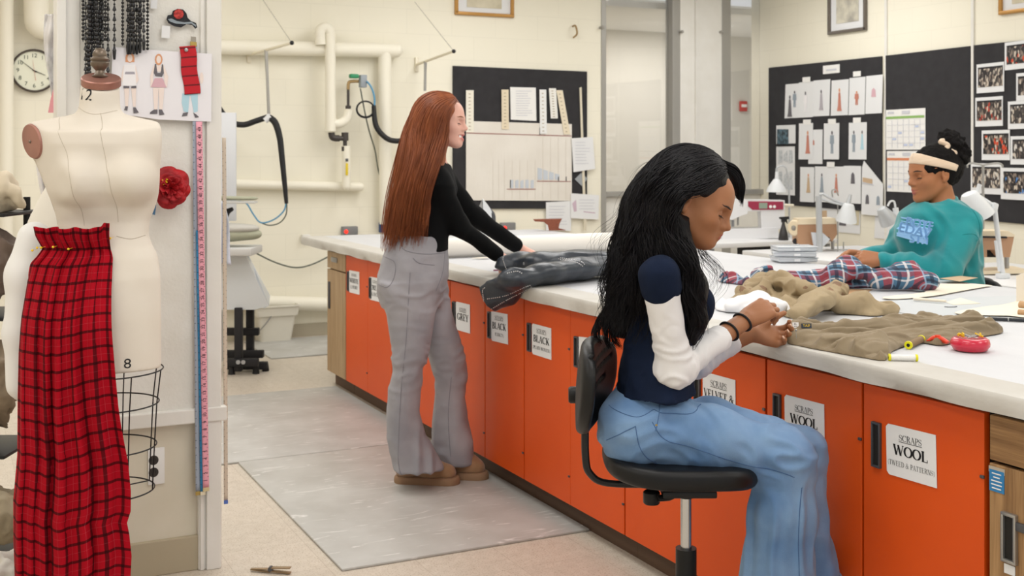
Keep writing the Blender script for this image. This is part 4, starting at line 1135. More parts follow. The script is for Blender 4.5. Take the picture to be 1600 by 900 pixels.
# plaid swatch pinned on the sketch
def sw(u, v):
    px = 280+25*u+ (8*v); py = 73+75*v-2*u
    return onY(px+1.0*math.sin(v*9), py, CY-0.006-0.003*math.sin(v*6))
M_plaid2 = plaid_mat('red_swatch_plaid', 'BE1525', [(0, 0.2, 0.62, 0.012, '15080C', 0.95), (1, 0.030, 0.3, 0.005, '2A0A10', 0.85)], twill=0.3)
t2 = grid_sheet('fabric_swatch', sw, 14, 36, M_plaid2, None, 0.0015, uvfn=lambda u, v: (0.055*u-0.012, 0.155*v)); tag(t2, 'red and black plaid cloth swatch pinned over the third sketched figure', 'fabric swatch')
b = B(); q = onY(291, 78, CY-0.014); b.lathe([(0, 0), (0.007, 0), (0.006, 0.003), (0, 0.004)], q, (0, -1, 0), 14)
solo('snap_fastener', b, M_steel, 'small silver snap at the top of the plaid swatch', 'fastener')
# embroidered hat patch
t3 = thing('embroidered_patch', 'embroidered patch of a feathered black hat with a red rose', 'patch', pp(284, 45))
hat = [(260, 30), (262, 24), (268, 23), (270, 17), (277, 14), (286, 15), (291, 21), (293, 28), (298, 33), (306, 36), (308, 43), (305, 45), (300, 39), (291, 38), (283, 43), (272, 41), (263, 36)]
obj('hat_shape', B().prism([pp(x, y, 0.001) for x, y in hat], (0, -0.004, 0)), mat('patch_black', '25272C', 0.8, bump=0.5, bscale=300), t3, 0)
obj('rose', B().prism([pp(x, y, 0.006) for x, y in ellp(279, 22, 8, 8, 9)], (0, -0.003, 0)), mat('patch_rose', 'D24A45', 0.8, color2='8E2626', nscale=120), t3, 0)
obj('ribbon_band', B().prism([pp(x, y, 0.006) for x, y in [(262, 30), (268, 29), (276, 33), (288, 35), (299, 34), (306, 39), (306, 42), (299, 37), (288, 38), (275, 37), (266, 34)]], (0, -0.002, 0)), mat('patch_grey', '8C97A0', 0.7), t3, 0)
b = B().prism([pp(x, y, 0.001) for x, y in [(253, 40), (266, 41), (265, 60), (252, 59)]], (0, -0.001, 0)); solo('price_tag', b, M_paper2, 'small blank white tag below the hat patch', 'tag')
b = B().prism([pp(x, y, 0.001) for x, y in [(236, 0), (246, 0), (245, 14), (235, 13)]], (0, -0.001, 0)); solo('price_tag', b, M_paper2, 'small pale grey tag at the top edge beside the bead strands', 'tag')
t4 = thing('zip_end', 'small brass and grey metal zip end above the plaid swatch', 'zip', pp(302, 65))
obj('tape_end', B().prism([pp(x, y, 0.004) for x, y in [(298, 57), (306, 58), (306, 66), (298, 66)]], (0, -0.003, 0)), mat('grey_zip', '9D978C', 0.5), t4, 0)
obj('slider', B().prism([pp(x, y, 0.006) for x, y in [(297, 65), (307, 66), (307, 73), (297, 72)]], (0, -0.005, 0)), mat('brass', 'B59A55', 0.35, metal=0.7), t4, 0)

# measuring tapes
def tape(px0, px1, w_, y0, y1, color, label, off=0.006, tip=None, numbers=False, seed=0, yoff=0.0, d=None):
    base = (PF-off-0.003) if d is None else d
    def fn(u, v):
        px = px0+(px1-px0)*v; p = onY(px, y0+(y1-y0)*v, base)
        return p+Vector(((u-0.5)*w_, -0.0015*math.sin(v*11)-0.001*math.sin(u*3), 0))
    t = thing('tape_measure', label, 'tape measure', onY(px1, y1, base), 'measuring tapes hanging on the partition')
    c = mat('tape_'+color, color, 0.5)
    o = grid_sheet('tape', fn, 4, 60, c, t, 0.0008)
    p1 = fn(0.5, 1.0)
    obj('metal_tip', B().box(p1+Vector((0, -0.001, -0.006)), (w_*1.05, 0.003, 0.013), bev=0.0008), mat('tip_'+(tip or 'B59A55'), tip or 'B59A55', 0.35, metal=0.5), t, 0)
    L = (fn(0.5, 0)-p1).length
    b = B(); n = int(L/0.0254)
    for i in range(1, n):
        v = 1-i*0.0254/L; q = fn(0.15, v)+Vector((0, -0.0012, 0)); b.box(q, (w_*0.28, 0.0004, 0.0012))
        q = fn(0.85, v-0.5*0.0254/L)+Vector((0, -0.0012, 0)); b.box(q, (w_*0.2, 0.0004, 0.001))
    obj('tick_marks', b, M_ink, t, 0)
    if numbers:
        b = B()
        for i in range(1, min(n, 60)):
            v = 1-i*0.0254/L; q = fn(0.55, v)+Vector((0, -0.0014, 0.0))
            text_bm(b, str(i), Matrix.Translation(q) @ Matrix.Rotation(PI/2, 4, 'X') @ Matrix.Rotation(PI/2, 4, 'Z'), 0.016)
        obj('numbers', b, M_ink, t, 0)
tape(304, 310, 0.019, 70, 768, 'A9B3C4', 'grey blue measuring tape, leftmost of the three on the partition', 0.004, 'B59A55', seed=1)
tape(310, 317, 0.017, 360, 768, '2F86B8', 'bright blue measuring tape between the grey and the pink one', 0.009, 'E8E0C8', seed=2)
tape(311, 322, 0.021, 190, 762, 'EFA7B8', 'pink measuring tape with black numbers on the partition', 0.014, 'D8C79A', numbers=True, seed=3)
def ptape(px0, px1, y0, y1, color, label, tip, seed, dy=0.03):
    tape(px0, px1, 0.012, y0, y1, color, label, tip=tip, seed=seed, d=PY+dy)
tape(350, 353, 0.014, 215, 782, 'CFC0AE', 'beige speckled measuring tape hanging round the right side of the post', tip='5C79C8', seed=4, d=PY+0.05)

# red fabric rose
t5 = thing('fabric_rose', 'big red fabric rose pinned on the partition beside the dress form', 'flower', pp(266, 294, 0.03))
M_rose = mat('rose_red_satin', 'B90818', 0.6, sheen=0.0, color2='960614', nscale=18)
c = pp(266, 294, 0.045); obj('backing', B().cyl(pp(266, 294, 0.05), pp(266, 294, -0.012), 0.02), M_rose, t5)
rng = random.Random(5)
def petal(ang, tilt, r0, size, curl, seed):
    def fn(u, v):
        a = (u-0.5)*1.7; rr_ = r0+size*v
        wv = math.sin(PI*u)**0.5 if 0 < u < 1 else 0
        rad = r0*0.4+size*v*(0.55+0.45*wv)
        x = rad*math.cos(a); y = rad*math.sin(a)*1.0
        z = math.sin(tilt)*size*v-curl*v*v*size+0.008*math.sin(u*14+seed)*v
        p = Vector((x*math.cos(tilt*0.6), y, z+0.0))
        q = Matrix.Rotation(ang, 3, 'Z') @ p
        return c+Vector((q.x, -q.z-0.01, q.y))
    return fn
k = 0
for n, tilt, r0, size, curl in ((7, 0.25, 0.012, 0.066, 0.35), (6, 0.65, 0.010, 0.056, 0.35), (6, 0.95, 0.008, 0.044, 0.2), (4, 1.25, 0.004, 0.028, 0.0)):
    for i in range(n):
        k += 1
        grid_sheet('petal', petal(2*PI*i/n+tilt*3+rng.uniform(-.2, .2), tilt, r0, size*rng.uniform(.9, 1.1), curl, k), 12, 8, M_rose, t5, 0.0015)
b = B()
for i in range(9): b.sphere(pp(258+rng.uniform(-4, 4), 285+rng.uniform(-5, 5), 0.075+rng.uniform(0, .006)), 0.0032, u=8, v=5)
obj('stamens', b, M_pin, t5)
b = B().prism([pp(x, y, 0.002) for x, y in [(236, 322), (244, 320), (242, 336), (235, 334)]], (0, -0.003, 0)); solo('ribbon', b, mat('ribbon_blue', '4F7FA8', 0.6), 'scrap of blue ribbon below the red fabric rose', 'ribbon')

# outlet
t6 = thing('power_outlet', 'white outlet plate with a brown double socket low on the partition', 'outlet', onY(244, 728, PY+0.025))
def po(px, py, off=0.0): return onY(px, py, PY+0.022-off)
a = po(231, 701); c = po(257, 755)
obj('cover_plate', B().box(((a.x+c.x)/2, PY+0.021, (a.z+c.z)/2), (c.x-a.x, 0.006, a.z-c.z), bev=0.002), M_paper, t6)
for py in (719, 738):
    q = po(240, py, 0.003); s_ = obj('socket', B().lathe([(0, 0.002), (0.0165, 0.002), (0.017, -0.002)], q, (0, -1, 0), 20), mat('brown_bakelite', '2B221F', 0.4), t6)
    b = B()
    for dx in (-0.006, 0.006): b.box(q+Vector((dx, -0.0025, 0.002)), (0.002, 0.001, 0.008))
    obj('slot', b, M_dark, s_, 0)
# clock on the back wall
def cl(px, py, off=0.0): return onY(px, py, WALLY-off)
t7 = thing('wall_clock', 'round dark-rimmed clock on the back wall left of the partition', 'clock', cl(53, 111))
cc_ = cl(53, 111, 0.0); rad = (cl(90, 111).x-cl(16, 111).x)/2*0.98
M_rim = mat('dark_brown_rim', '4A413C', 0.4)
obj('rim', B().lathe([(rad*0.9, 0.03), (rad*0.93, 0.05), (rad, 0.045), (rad*1.01, 0.02), (rad, 0.0)], cc_, (0, -1, 0), 48, cap=False), M_rim, t7)
obj('face', B().lathe([(0, 0.03), (rad*0.91, 0.03), (rad*0.91, 0.0)], cc_, (0, -1, 0), 48), mat('clock_face', 'EDEEDB', 0.5), t7)
b = B()
def cp(ang, r, off): return cc_+Vector((math.sin(ang)*r, -off, math.cos(ang)*r))
for h in range(1, 13): text_bm(b, str(h), Matrix.Translation(cp(2*PI*h/12, rad*0.70, 0.032)) @ Matrix.Rotation(PI/2, 4, 'X'), rad*0.26)
obj('numerals', b, mat('clock_green_black', '3C4A3A', 0.6), t7, 0)
def hand(ang, l, w, m, tail=0.15):
    a = cp(ang, l, 0.036); z = cp(ang+PI, l*tail, 0.036); n = cp(ang+PI/2, w, 0)-cc_
    obj('hand', B().prism([z-n, z+n, a+n*0.4, a-n*0.4], (0, -0.002, 0)), m, t7, 0)
hand(R(112), rad*0.52, rad*0.022, M_ink); hand(R(-52), rad*0.78, rad*0.016, M_ink); hand(R(-8), rad*0.5, rad*0.006, mat('clock_red', 'D0604A', 0.5), 0.9)
# ------------------------------------------------------------------ people
class Head:
    def __init__(h, c, f, u, sc, short=1.0, fore=0.064):
        h.k = short; h.fore = fore
        h.c = Vector(c); h.f = Vector(f).normalized(); u = Vector(u); h.u = (u-h.f*u.dot(h.f)).normalized(); h.l = h.u.cross(h.f); h.s = sc
        h.R = Matrix((h.f, h.l, h.u)).transposed()
    def W(h, x, y, z):
        if z < -0.03: z = -0.03+(z+0.03)*h.k
        return h.c+(h.f*x+h.l*y+h.u*z)*h.s
    def L(h, P):
        q = ((P-A3(h.c))@np.array(h.R))/h.s; z = q[:, 2]; q[:, 2] = np.where(z < -0.03, -0.03+(z+0.03)/h.k, z); return q
def head_sdf(s, h, smile=0.0, mouth_open=0.0, neck_to=None, neck_r=0.052):
    sc = h.s
    def E(x, y, z, rx, ry, rz, k=0.02, op='+'): s.ell(h.W(x, y, z), (rx*sc, ry*sc, rz*sc), h.R, k*sc, op)
    def C(a, b, ra, rb, k=0.01, op='+'): s.cone(h.W(*a), h.W(*b), ra*sc, rb*sc, k*sc, None, op)
    E(-0.012, 0, 0.03, 0.099, 0.075, 0.085)
    E(0.030, 0, 0.032, h.fore, 0.060, 0.062, 0.03)
    E(0.032, 0, -0.038, 0.058, 0.054, 0.070, 0.03)
    E(0.050, 0, -0.062, 0.040, 0.036, 0.042, 0.03)
    for y in (1, -1):
        C((-0.012, 0.050*y, -0.045), (0.066, 0.014*y, -0.098), 0.020, 0.016, 0.03)
        E(0.056, 0.040*y, -0.026-0.0*smile, 0.026, 0.022, 0.020+0.004*smile, 0.03)
        C((0.090, 0.010*y, 0.014), (0.072, 0.044*y, 0.014), 0.008, 0.008, 0.022)
    C((0.090, 0, 0.006), (0.104, 0, -0.022), 0.0085, 0.0095, 0.018)
    E(0.1085, 0, -0.031, 0.0125, 0.0105, 0.0095, 0.010)
    for y in (1, -1): E(0.097, 0.0125*y, -0.036, 0.0105, 0.0068, 0.0065, 0.008)
    for y in (1, -1): E(0.094, 0.031*y, -0.003, 0.016, 0.017, 0.013, 0.016, '-')
    for y in (1, -1): s.ell(h.W(0.0735, 0.031*y, -0.004), (0.0138*sc,)*3, h.R, 0.003*sc)
    # mouth
    w = 0.021+0.008*smile; up = 0.007*smile
    C((0.086, 0, -0.050), (0.092, 0, -0.056), 0.011, 0.010, 0.016)
    C((0.072, w, -0.0645+up), (0.0995, 0.004, -0.0600), 0.0042, 0.0068, 0.006); C((0.072, -w, -0.0645+up), (0.0995, -0.004, -0.0600), 0.0042, 0.0068, 0.006)
    lo = -0.0715-0.010*mouth_open
    C((0.072, w*0.9, -0.0665+up), (0.0965, 0.004, lo), 0.0042, 0.0074, 0.006); C((0.072, -w*0.9, -0.0665+up), (0.0965, -0.004, lo), 0.0042, 0.0074, 0.006)
    mz = (-0.0655+(lo+0.0715)*0.5)
    C((0.088, w*0.8, mz+up*0.7), (0.110, 0, mz), 0.0014+0.0045*mouth_open, 0.0016+0.006*mouth_open, 0.003, '-'); C((0.088, -w*0.8, mz+up*0.7), (0.110, 0, mz), 0.0014+0.0045*mouth_open, 0.0016+0.006*mouth_open, 0.003, '-')
    if mouth_open: C((0.082, 0.014, mz+0.003), (0.082, -0.014, mz+0.003), 0.0068, 0.0068, 0.002)
    E(0.078, 0, -0.0985-0.004*mouth_open, 0.018, 0.019, 0.015, 0.018)
    for y in (1, -1):
        # ear: rim and lobe with a hollow
        E(-0.014, 0.077*y, -0.004, 0.0185, 0.0085, 0.0300, 0.004)
        E(-0.011, 0.0865*y, 0.001, 0.0120, 0.0070, 0.0180, 0.003, '-')
        E(-0.006, 0.0765*y, -0.029, 0.0085, 0.0060, 0.0095, 0.005)
        E(-0.016, 0.0810*y, 0.001, 0.0050, 0.0040, 0.0120, 0.003)
        E(0.0005, 0.0775*y, -0.007, 0.0045, 0.0050, 0.0065, 0.003)
    if neck_to is not None:
        s.cone(h.W(-0.028, 0, -0.030), neck_to, neck_r*0.98, neck_r*1.06, 0.02)
def head_mat(h, smile=0.0, mouth_open=0.0):
    w = 0.021+0.008*smile; up = 0.007*smile; lo = -0.0715-0.010*mouth_open
    def lipd(Q):
        d = np.full(len(Q), 1.0)
        for a, b_, r in LP_: t, dd = seg_param(Q, a, b_); tt = np.clip(t, 0, 1); d = np.minimum(d, dd-(0.0042+(r-0.0042)*tt)-0.0020)
        return d
    LP_ = (((0.072, w, -0.0645+up), (0.0995, 0.002, -0.0600), 0.0062), ((0.072, -w, -0.0645+up), (0.0995, -0.002, -0.0600), 0.0062), ((0.072, w*0.9, -0.0665+up), (0.0965, 0.002, lo), 0.0074), ((0.072, -w*0.9, -0.0665+up), (0.0965, -0.002, lo), 0.0074))
    f_lip = lambda V: np.clip(0.5-lipd(h.L(V))/0.0022, 0, 1)*(h.L(V)[:, 0] > 0.06)
    def f(C):
        L = h.L(C); m = np.zeros(len(C), int)
        near = (np.abs(L[:, 0]-0.09) < 0.03) & (np.abs(L[:, 2]+0.066) < 0.03) & (np.abs(L[:, 1]) < 0.035)
        if near.any():
            Q = L[near]; mm = np.zeros(len(Q), int)
            if mouth_open:
                mz = (-0.0655+(lo+0.0715)*0.5)
                mm = np.where((np.abs(Q[:, 2]-mz-0.002-up*0.4*np.abs(Q[:, 1])/0.02) < 0.0048*mouth_open) & (np.abs(Q[:, 1]) < 0.020) & (Q[:, 0] < 0.0945), 2, mm)
            m[near] = mm
        for y in (1, -1):
            # closed lid line
            ex = L-A3((0.0735, 0.031*y, -0.004)); r = np.linalg.norm(ex, axis=1)
            m[(r < 0.0158) & (ex[:, 0] > 0) & (np.abs(ex[:, 2]+0.0052-0.06*np.abs(ex[:, 1])) < 0.0013) & (np.abs(ex[:, 1]) < 0.0125)] = 4
        return m
    return f, f_lip
def lashes(h, parent, m, body=None, bm=None):
    for y in (1, -1):
        P = []
        for i in range(13):
            t = i/12; p = A3(h.W(0.094-0.020*t, (0.012+0.036*t)*y, 0.0195+0.0045*math.sin(PI*min(1, t*1.15))))[None]
            for _ in range(4):
                F0 = body.ev(p); e = 0.003; g = np.stack([body.ev(p+np.eye(3)[k]*e)-body.ev(p-np.eye(3)[k]*e) for k in range(3)], -1); g /= np.linalg.norm(g)+1e-9; p = p-g*F0[:, None]
            P.append(Vector(p[0]))
        obj('eyebrow', B().tube(P, [h.s*0.0026*math.sin(PI*(0.12+0.86*i/12))**0.7 for i in range(13)], seg=8), bm, parent)
    lid_(h, parent, m)
def lid_(h, parent, m):
    for y in (1, -1):
        b = B(); P = []
        for i in range(9):
            a = -0.95+1.9*i/8
            P.append(h.W(0.0735+0.0142*math.cos(a), 0.031*y+0.0142*math.sin(a)*1.0, -0.0095+0.0012*math.cos(a*2)))
        b.tube(P, [0.0006*h.s]+[0.0011*h.s]*7+[0.0007*h.s], seg=6)
        for i in range(1, 8):
            p = P[i]; o_ = (p-h.W(0.0735, 0.031*y, -0.006)).normalized()
            b.tube([p, p+o_*0.004*h.s-h.u*0.002*h.s, p+o_*0.008*h.s-h.u*0.0025*h.s], [0.0005, 0.0004, 0.0001], seg=4)
        obj('eyelashes', b, m, parent)
def hand_sdf(s, w, f, n, side, curls=None, sc=1.0, spread=0.05, thumb=(0.5, 0.8, 0.35), thumb_curl=0.3, store=None):
    """w wrist, f towards the knuckles, n palm normal (fingers curl towards it), side +1/-1 picks the thumb side"""
    w = Vector(w); f = Vector(f).normalized(); n = Vector(n); n = (n-f*n.dot(f)).normalized(); t = n.cross(f)*side
    lens = [0.070, 0.078, 0.072, 0.056]; rad = [0.0088, 0.0090, 0.0086, 0.0076]; off = [0.030, 0.0095, -0.0105, -0.0295]; bl = [0.086, 0.090, 0.086, 0.078]
    curls = curls or [(0.5, 0.6, 0.4)]*4
    s.ell(w+f*0.046*sc, (0.046*sc, 0.036*sc, 0.0145*sc), frame3(f, t), 0.012*sc)
    for i in range(4):
        k = w+f*bl[i]*sc+t*off[i]*sc
        s.cone(w+f*0.012*sc+t*off[i]*0.45*sc, k, 0.0165*sc, 0.0112*sc, 0.012*sc)
        d = f+t*spread*(1.5-i); d.normalize(); ang = 0; p = k
        c = curls[i]; r = rad[i]*sc; pts = [p]; rr_ = [r*1.08]
        for j, fr in enumerate((0.46, 0.30, 0.24)):
            ang += c[j]
            dd = d*math.cos(ang)+n*math.sin(ang)
            p = p+dd*lens[i]*fr*sc; pts.append(p); rr_.append(r*(0.98, 0.90, 0.78)[j])
        for j in range(3): s.cone(pts[j], pts[j+1], rr_[j], rr_[j+1], 0.0035*sc)
        if store is not None: store.append((pts[-1], dd, (d*math.sin(ang)-n*math.cos(ang)), rad[i]*sc))
    b0 = w+f*0.022*sc+t*0.018*sc+n*0.006*sc
    td = (f*thumb[0]+t*thumb[1]+n*thumb[2]).normalized()
    p1 = b0+td*0.040*sc; td2 = (td+f*thumb_curl+n*thumb_curl*0.6).normalized(); p2 = p1+td2*0.032*sc; td3 = (td2+f*thumb_curl*0.7).normalized(); p3 = p2+td3*0.024*sc
    s.cone(b0, p1, 0.0165*sc, 0.0118*sc, 0.012*sc); s.cone(p1, p2, 0.0115*sc, 0.0102*sc, 0.004*sc); s.cone(p2, p3, 0.0104*sc, 0.0082*sc, 0.004*sc)
    if store is not None: store.append((p3, td3, -n, 0.0085*sc))
def skin_mat(name, c, c2, lip='B4505A'):
    m = mat(name, c, 0.48, color2=c2, nscale=9, namt=0.8, bump=0.05, bscale=500, sss=0.06, spec=0.4)
    nt = m.node_tree; b = nt.nodes['Principled BSDF']; at = nt.nodes.new('ShaderNodeAttribute'); at.attribute_name = 'lip'; mx = nt.nodes.new('ShaderNodeMix'); mx.data_type = 'RGBA'
    src = b.inputs['Base Color'].links[0].from_socket; nt.links.new(src, mx.inputs[6]); mx.inputs[7].default_value = (*lin(lip), 1); nt.links.new(at.outputs['Fac'], mx.inputs[0]); nt.links.new(mx.outputs[2], b.inputs['Base Color']); return m
def hair_mat(name, c, c2, rough=0.33, spec=0.5):
    m = mat(name, c, rough, spec=spec, color2=c2, nscale=40, namt=0.8, stretch=(1, 1, 0.12), bump=0.45, bscale=260, bstretch=(1, 1, 0.05))
    return m
M_lash = mat('lash_black', '1A1412', 0.6)
M_teeth = mat('teeth', 'F4EFE8', 0.3)
def strand_obj(name, guides, n, width, m, parent, **k):
    
    V, F = locks(guides, n, width, **k); me = np_mesh(name, V, F); return link(name, me, m, parent, 180)
def fam(A_, B_, n, rad, d_jit=0.0, seed=0):
    """guides between two curves of (px, py, d)"""
    rng = random.Random(seed); G = []
    for i in range(n):
        t = i/(n-1) if n > 1 else 0.5
        pts = []
        for a, b_ in zip(A_, B_):
            pts.append(Pd(a[0]+(b_[0]-a[0])*t, a[1]+(b_[1]-a[1])*t, a[2]+(b_[2]-a[2])*t+rng.uniform(-d_jit, d_jit)))
        G.append((pts, rad if hasattr(rad, '__len__') else [rad]*len(pts)))
    return G
def wrapseam(bv, pts, name, m, parent, r=0.0011, dirn=None):
    dirn = dirn or FWD; P, _ = spline([Vector(p) for p in pts], [1]*len(pts), 8); out = []
    for p in P:
        h_ = bv.ray_cast(p-dirn*0.7, dirn, 2)
        if h_[0] is not None: out.append(h_[0]-dirn*0.0005)
    if len(out) > 2: return obj(name, B().tube(out, r, seg=5), m, parent)
def denim(name, c, c2, c3=None):
    m = mat(name, c, 0.85, color2=c2, nscale=6, namt=0.7, bump=0.25, bscale=900, bstretch=(1, 1, 0.3), sheen=0.1); return m

# ================= seated person in the navy tee
D = 3.08
def G(px, py, dd=0.0): return Pd(px, py, D+dd)
p1 = thing('person', 'seated person with long wavy black hair, navy tee and white sleeves, sewing on khaki cloth', 'person', (G(1060, 242).x, G(1060, 242).y, 0))
SK1 = skin_mat('warm_brown_skin', 'A97350', '9F6946', 'A83E4C')
th = R(22)
fdir = RGT*math.cos(th)-UP*math.sin(th)-FWD*0.26
H1 = Head(G(1082, 315, -0.005), fdir, UP*math.cos(th)+RGT*math.sin(th), 0.985, 0.80, 0.071)
s = SDF()
head_sdf(s, H1, 0.0, 0.0, neck_to=G(1046, 408, 0.01), neck_r=0.050)
nb = G(1046, 412)
s.chain([G(1044, 425), G(1040, 500), G(1028, 580), G(1010, 655)], [0.06, 0.065, 0.07, 0.085], k=0.03, fl=(FWD, 1.2))
shN, elN, wrN = G(1030, 430, -0.155), G(1054, 576, -0.11), G(1165, 500, 0.095)
shF, elF, wrF = G(1052, 428, 0.145), G(1088, 560, 0.20), G(1176, 520, 0.235)
s.chain([shN, elN, wrN], [0.030, 0.030, 0.0235], k=0.02)
s.chain([shF, elF, wrF], [0.030, 0.030, 0.0235], k=0.02)
s.chain([G(1044, 426), shN], [0.034, 0.026], k=0.02); s.chain([G(1046, 426), shF], [0.034, 0.026], k=0.02)
hipN, knN, anN = G(1000, 672, -0.07), G(1228, 716, -0.06), G(1222, 905, -0.05)
hipF, knF, anF = G(1000, 668, 0.08), G(1250, 706, 0.05), G(1265, 905, 0.05)
for a, c, e in ((hipN, knN, anN), (hipF, knF, anF)): s.chain([a, c, e], [0.072, 0.052, 0.036], k=0.03)
nails = []
fN = (G(1212, 473, 0.14)-wrN)
hand_sdf(s, wrN, fN, (RGT*0.15-UP*0.75+FWD*0.62), -1, [(0.65, 1.3, 0.7), (0.62, 1.25, 0.6), (0.6, 1.15, 0.5), (0.65, 1.15, 0.5)], 0.94, 0.0, thumb=(0.8, 0.2, 0.65), thumb_curl=0.3, store=nails)
fF = (G(1212, 526, 0.255)-wrF)
hand_sdf(s, wrF, fF, (RGT*-0.05+UP*0.65-FWD*0.75), 1, [(0.45, 1.0, 0.6), (0.55, 1.15, 0.7), (0.65, 1.2, 0.7), (0.75, 1.2, 0.7)], 0.90, 0.02, thumb=(0.7, 0.45, 0.5), thumb_curl=0.2, store=nails)
hm, hl = head_mat(H1)
body = blob('body', s, 0.003, [SK1, SK1, M_teeth, SK1, M_lash], p1, mfn=hm, attr={'lip': hl})
lashes(H1, p1, M_lash, s, mat('dark_brow', '33211A', 0.8))
M_nail = mat('pale_nail', 'E3B9A0', 0.25)
for tip, td, dv, rn in nails:
    fr = frame3(td, td.cross(dv)); obj('fingernail', B().sphere(tip+td*0.001+dv*(rn*0.62), (0.0068, 0.0048, 0.0022), rot=fr, u=12, v=8), M_nail, p1)
# white long sleeves
M_whitej = mat('white_jersey_sleeve', 'ECEAEA', 0.8, sheen=0.2, bump=0.06, bscale=600)
def sleeve_disp(a, b_, c, amp, seed):
    def f(V, N):
        t1, d1 = seg_param(V, a, b_); t2, d2 = seg_param(V, b_, c)
        s_ = np.where(d1 < d2, np.clip(t1, 0, 1), 1+np.clip(t2, 0, 1))
        w = vnoise(V*14, seed)*1.4
        fold = 1-np.abs(vnoise(V*16+(s_*5+w*1.2)[:, None]*A3((1.0, 0.4, 1.6)), seed+4))*1.6
        band = np.exp(-((s_-1)/0.33)**2)*1.2+0.45
        return amp*(fold**2*band-0.3+0.5*vnoise(V*22, seed+2)*0.6)
    return f
s = SDF(); s.chain([shN, elN], [0.046, 0.043], k=0.03); cuN = elN.lerp(wrN, 0.66)
s.chain([elN, cuN+(wrN-elN)*0.05], [0.043, 0.034], k=0.03); s.plane(cuN, wrN-elN, 0.004)
s.cone(elN.lerp(wrN, 0.3), wrN+(wrN-elN)*0.2, 0.024, 0.029, 0.004, None, '-')
blob('long_sleeve', s, 0.005, M_whitej, p1, disp=sleeve_disp(shN, elN, wrN, 0.0055, 3))
s = SDF(); s.chain([shF, elF], [0.050, 0.046], k=0.03); cuF = elF.lerp(wrF, 0.72)
s.chain([elF, cuF+(wrF-elF)*0.05], [0.046, 0.033], k=0.03); s.plane(cuF, wrF-elF, 0.004)
blob('long_sleeve', s, 0.006, M_whitej, p1, disp=sleeve_disp(shF, elF, wrF, 0.0055, 8))
# navy tee
M_navy = mat('navy_rib_jersey', '121E36', 0.9, spec=0.2, color2='0F1A2F', nscale=12, bump=0.15, bscale=500)
s = SDF()
rows = [(402, 1020, 1062, 2.0), (412, 1006, 1072, 1.9), (430, 994, 1084, 1.5), (460, 984, 1100, 1.22), (490, 979, 1106, 1.12), (525, 975, 1098, 1.12), (560, 970, 1089, 1.2), (590, 966, 1085, 1.35), (613, 962, 1086, 1.5)]
f, lo, hi = loft_fn(rows, D, 1.6)
s.fn(f, 0.02, '+', lo, hi)
s.chain([G(1042, 418, -0.02), shN, shN.lerp(elN, 0.14)], [0.048, 0.047, 0.052], k=0.03); s.plane(shN.lerp(elN, 0.2)+RGT*0.0, (elN-shN), 0.002) if False else None
s.chain([G(1044, 424, 0.02), shF, shF.lerp(elF, 0.17)], [0.052, 0.056, 0.056], k=0.03)
s.ell(G(1092, 472, -0.05), (0.04, 0.045, 0.045), k=0.05); s.ell(G(1092, 472, 0.07), (0.04, 0.045, 0.045), k=0.05)
s.cone(G(1048, 398), G(1048, 384), 0.052, 0.075, 0.01, None, '-')
blob('tee_shirt', s, 0.006, M_navy, p1, disp=lambda V, N: 0.006*ridged(V*A3((12, 12, 24))+fbm(V*8, 3, 2)[:, None]*1.0, 4)*np.clip((0.98-V[:, 2])*4+0.4, 0.15, 1)-0.003+0.003*vnoise(V*20, 5))
# wide blue jeans
DN = denim('light_blue_denim', '5277A5', '86A7CB')
s = SDF()
s.chain([G(1020, 622), G(1000, 660)], [0.095, 0.105], k=0.05, fl=(FWD, 1.35))
s.ell(G(985, 672, -0.06), (0.085, 0.085, 0.082), k=0.05); s.ell(G(985, 672, 0.075), (0.085, 0.085, 0.082), k=0.05)
s.chain([hipN, G(1110, 686, -0.07), knN], [0.088, 0.084, 0.076], k=0.03)
s.chain([hipF, G(1110, 672, 0.07), knF], [0.088, 0.084, 0.070], k=0.03)
s.chain([knN, G(1222, 800, -0.06), G(1214, 910, -0.055)], [0.074, 0.080, 0.094], k=0.03, fl=(FWD, 0.95))
s.chain([knF, G(1252, 800, 0.06), G(1268, 905, 0.06)], [0.066, 0.066, 0.072], k=0.02)
s.cone(G(1214, 860, -0.055), G(1212, 980, -0.055), 0.05, 0.092, 0.01, None, '-')
s.plane(G(1100, 908), Vector((0, 0, -1)), 0.004)
s.plane(G(1020, 600), Vector((-0.08, 0, 1)), 0.004)
jl = [(hipN, knN), (hipF, knF), (knN, anN), (knF, anF)]
def jean_disp(V, N):
    d = []; T = []
    for a, c in jl: t, q = seg_param(V, a, c); d.append(q); T.append(t)
    d = np.array(d); T = np.array(T); i = d.argmin(0); t = T[i, np.arange(len(V))]
    shin = i >= 2
    w = fbm(V*6, 7, 2)
    ln = ridged(V*A3((20, 20, 4.5))+w[:, None]*1.0, 9)          # long vertical folds on the shin
    cr = ridged(V*A3((10, 10, 30))+(V@A3(RGT))[:, None]*9+w[:, None]*1.3, 12)          # creases across the thigh
    kn = np.exp(-((t-np.where(shin, 0.0, 1.0))/0.22)**2)
    hp = np.exp(-((t-0.05)/0.22)**2)*(~shin)
    return np.where(shin, 0.011*ln*np.clip(t*1.5+0.2, 0, 1)+0.006*cr*kn, 0.004*cr+0.006*cr*(kn+hp))-0.004
jn = blob('jeans', s, 0.006, DN, p1, disp=jean_disp)
bv = world_bvh(jn)
M_st = mat('denim_stitch', '446490', 0.8)
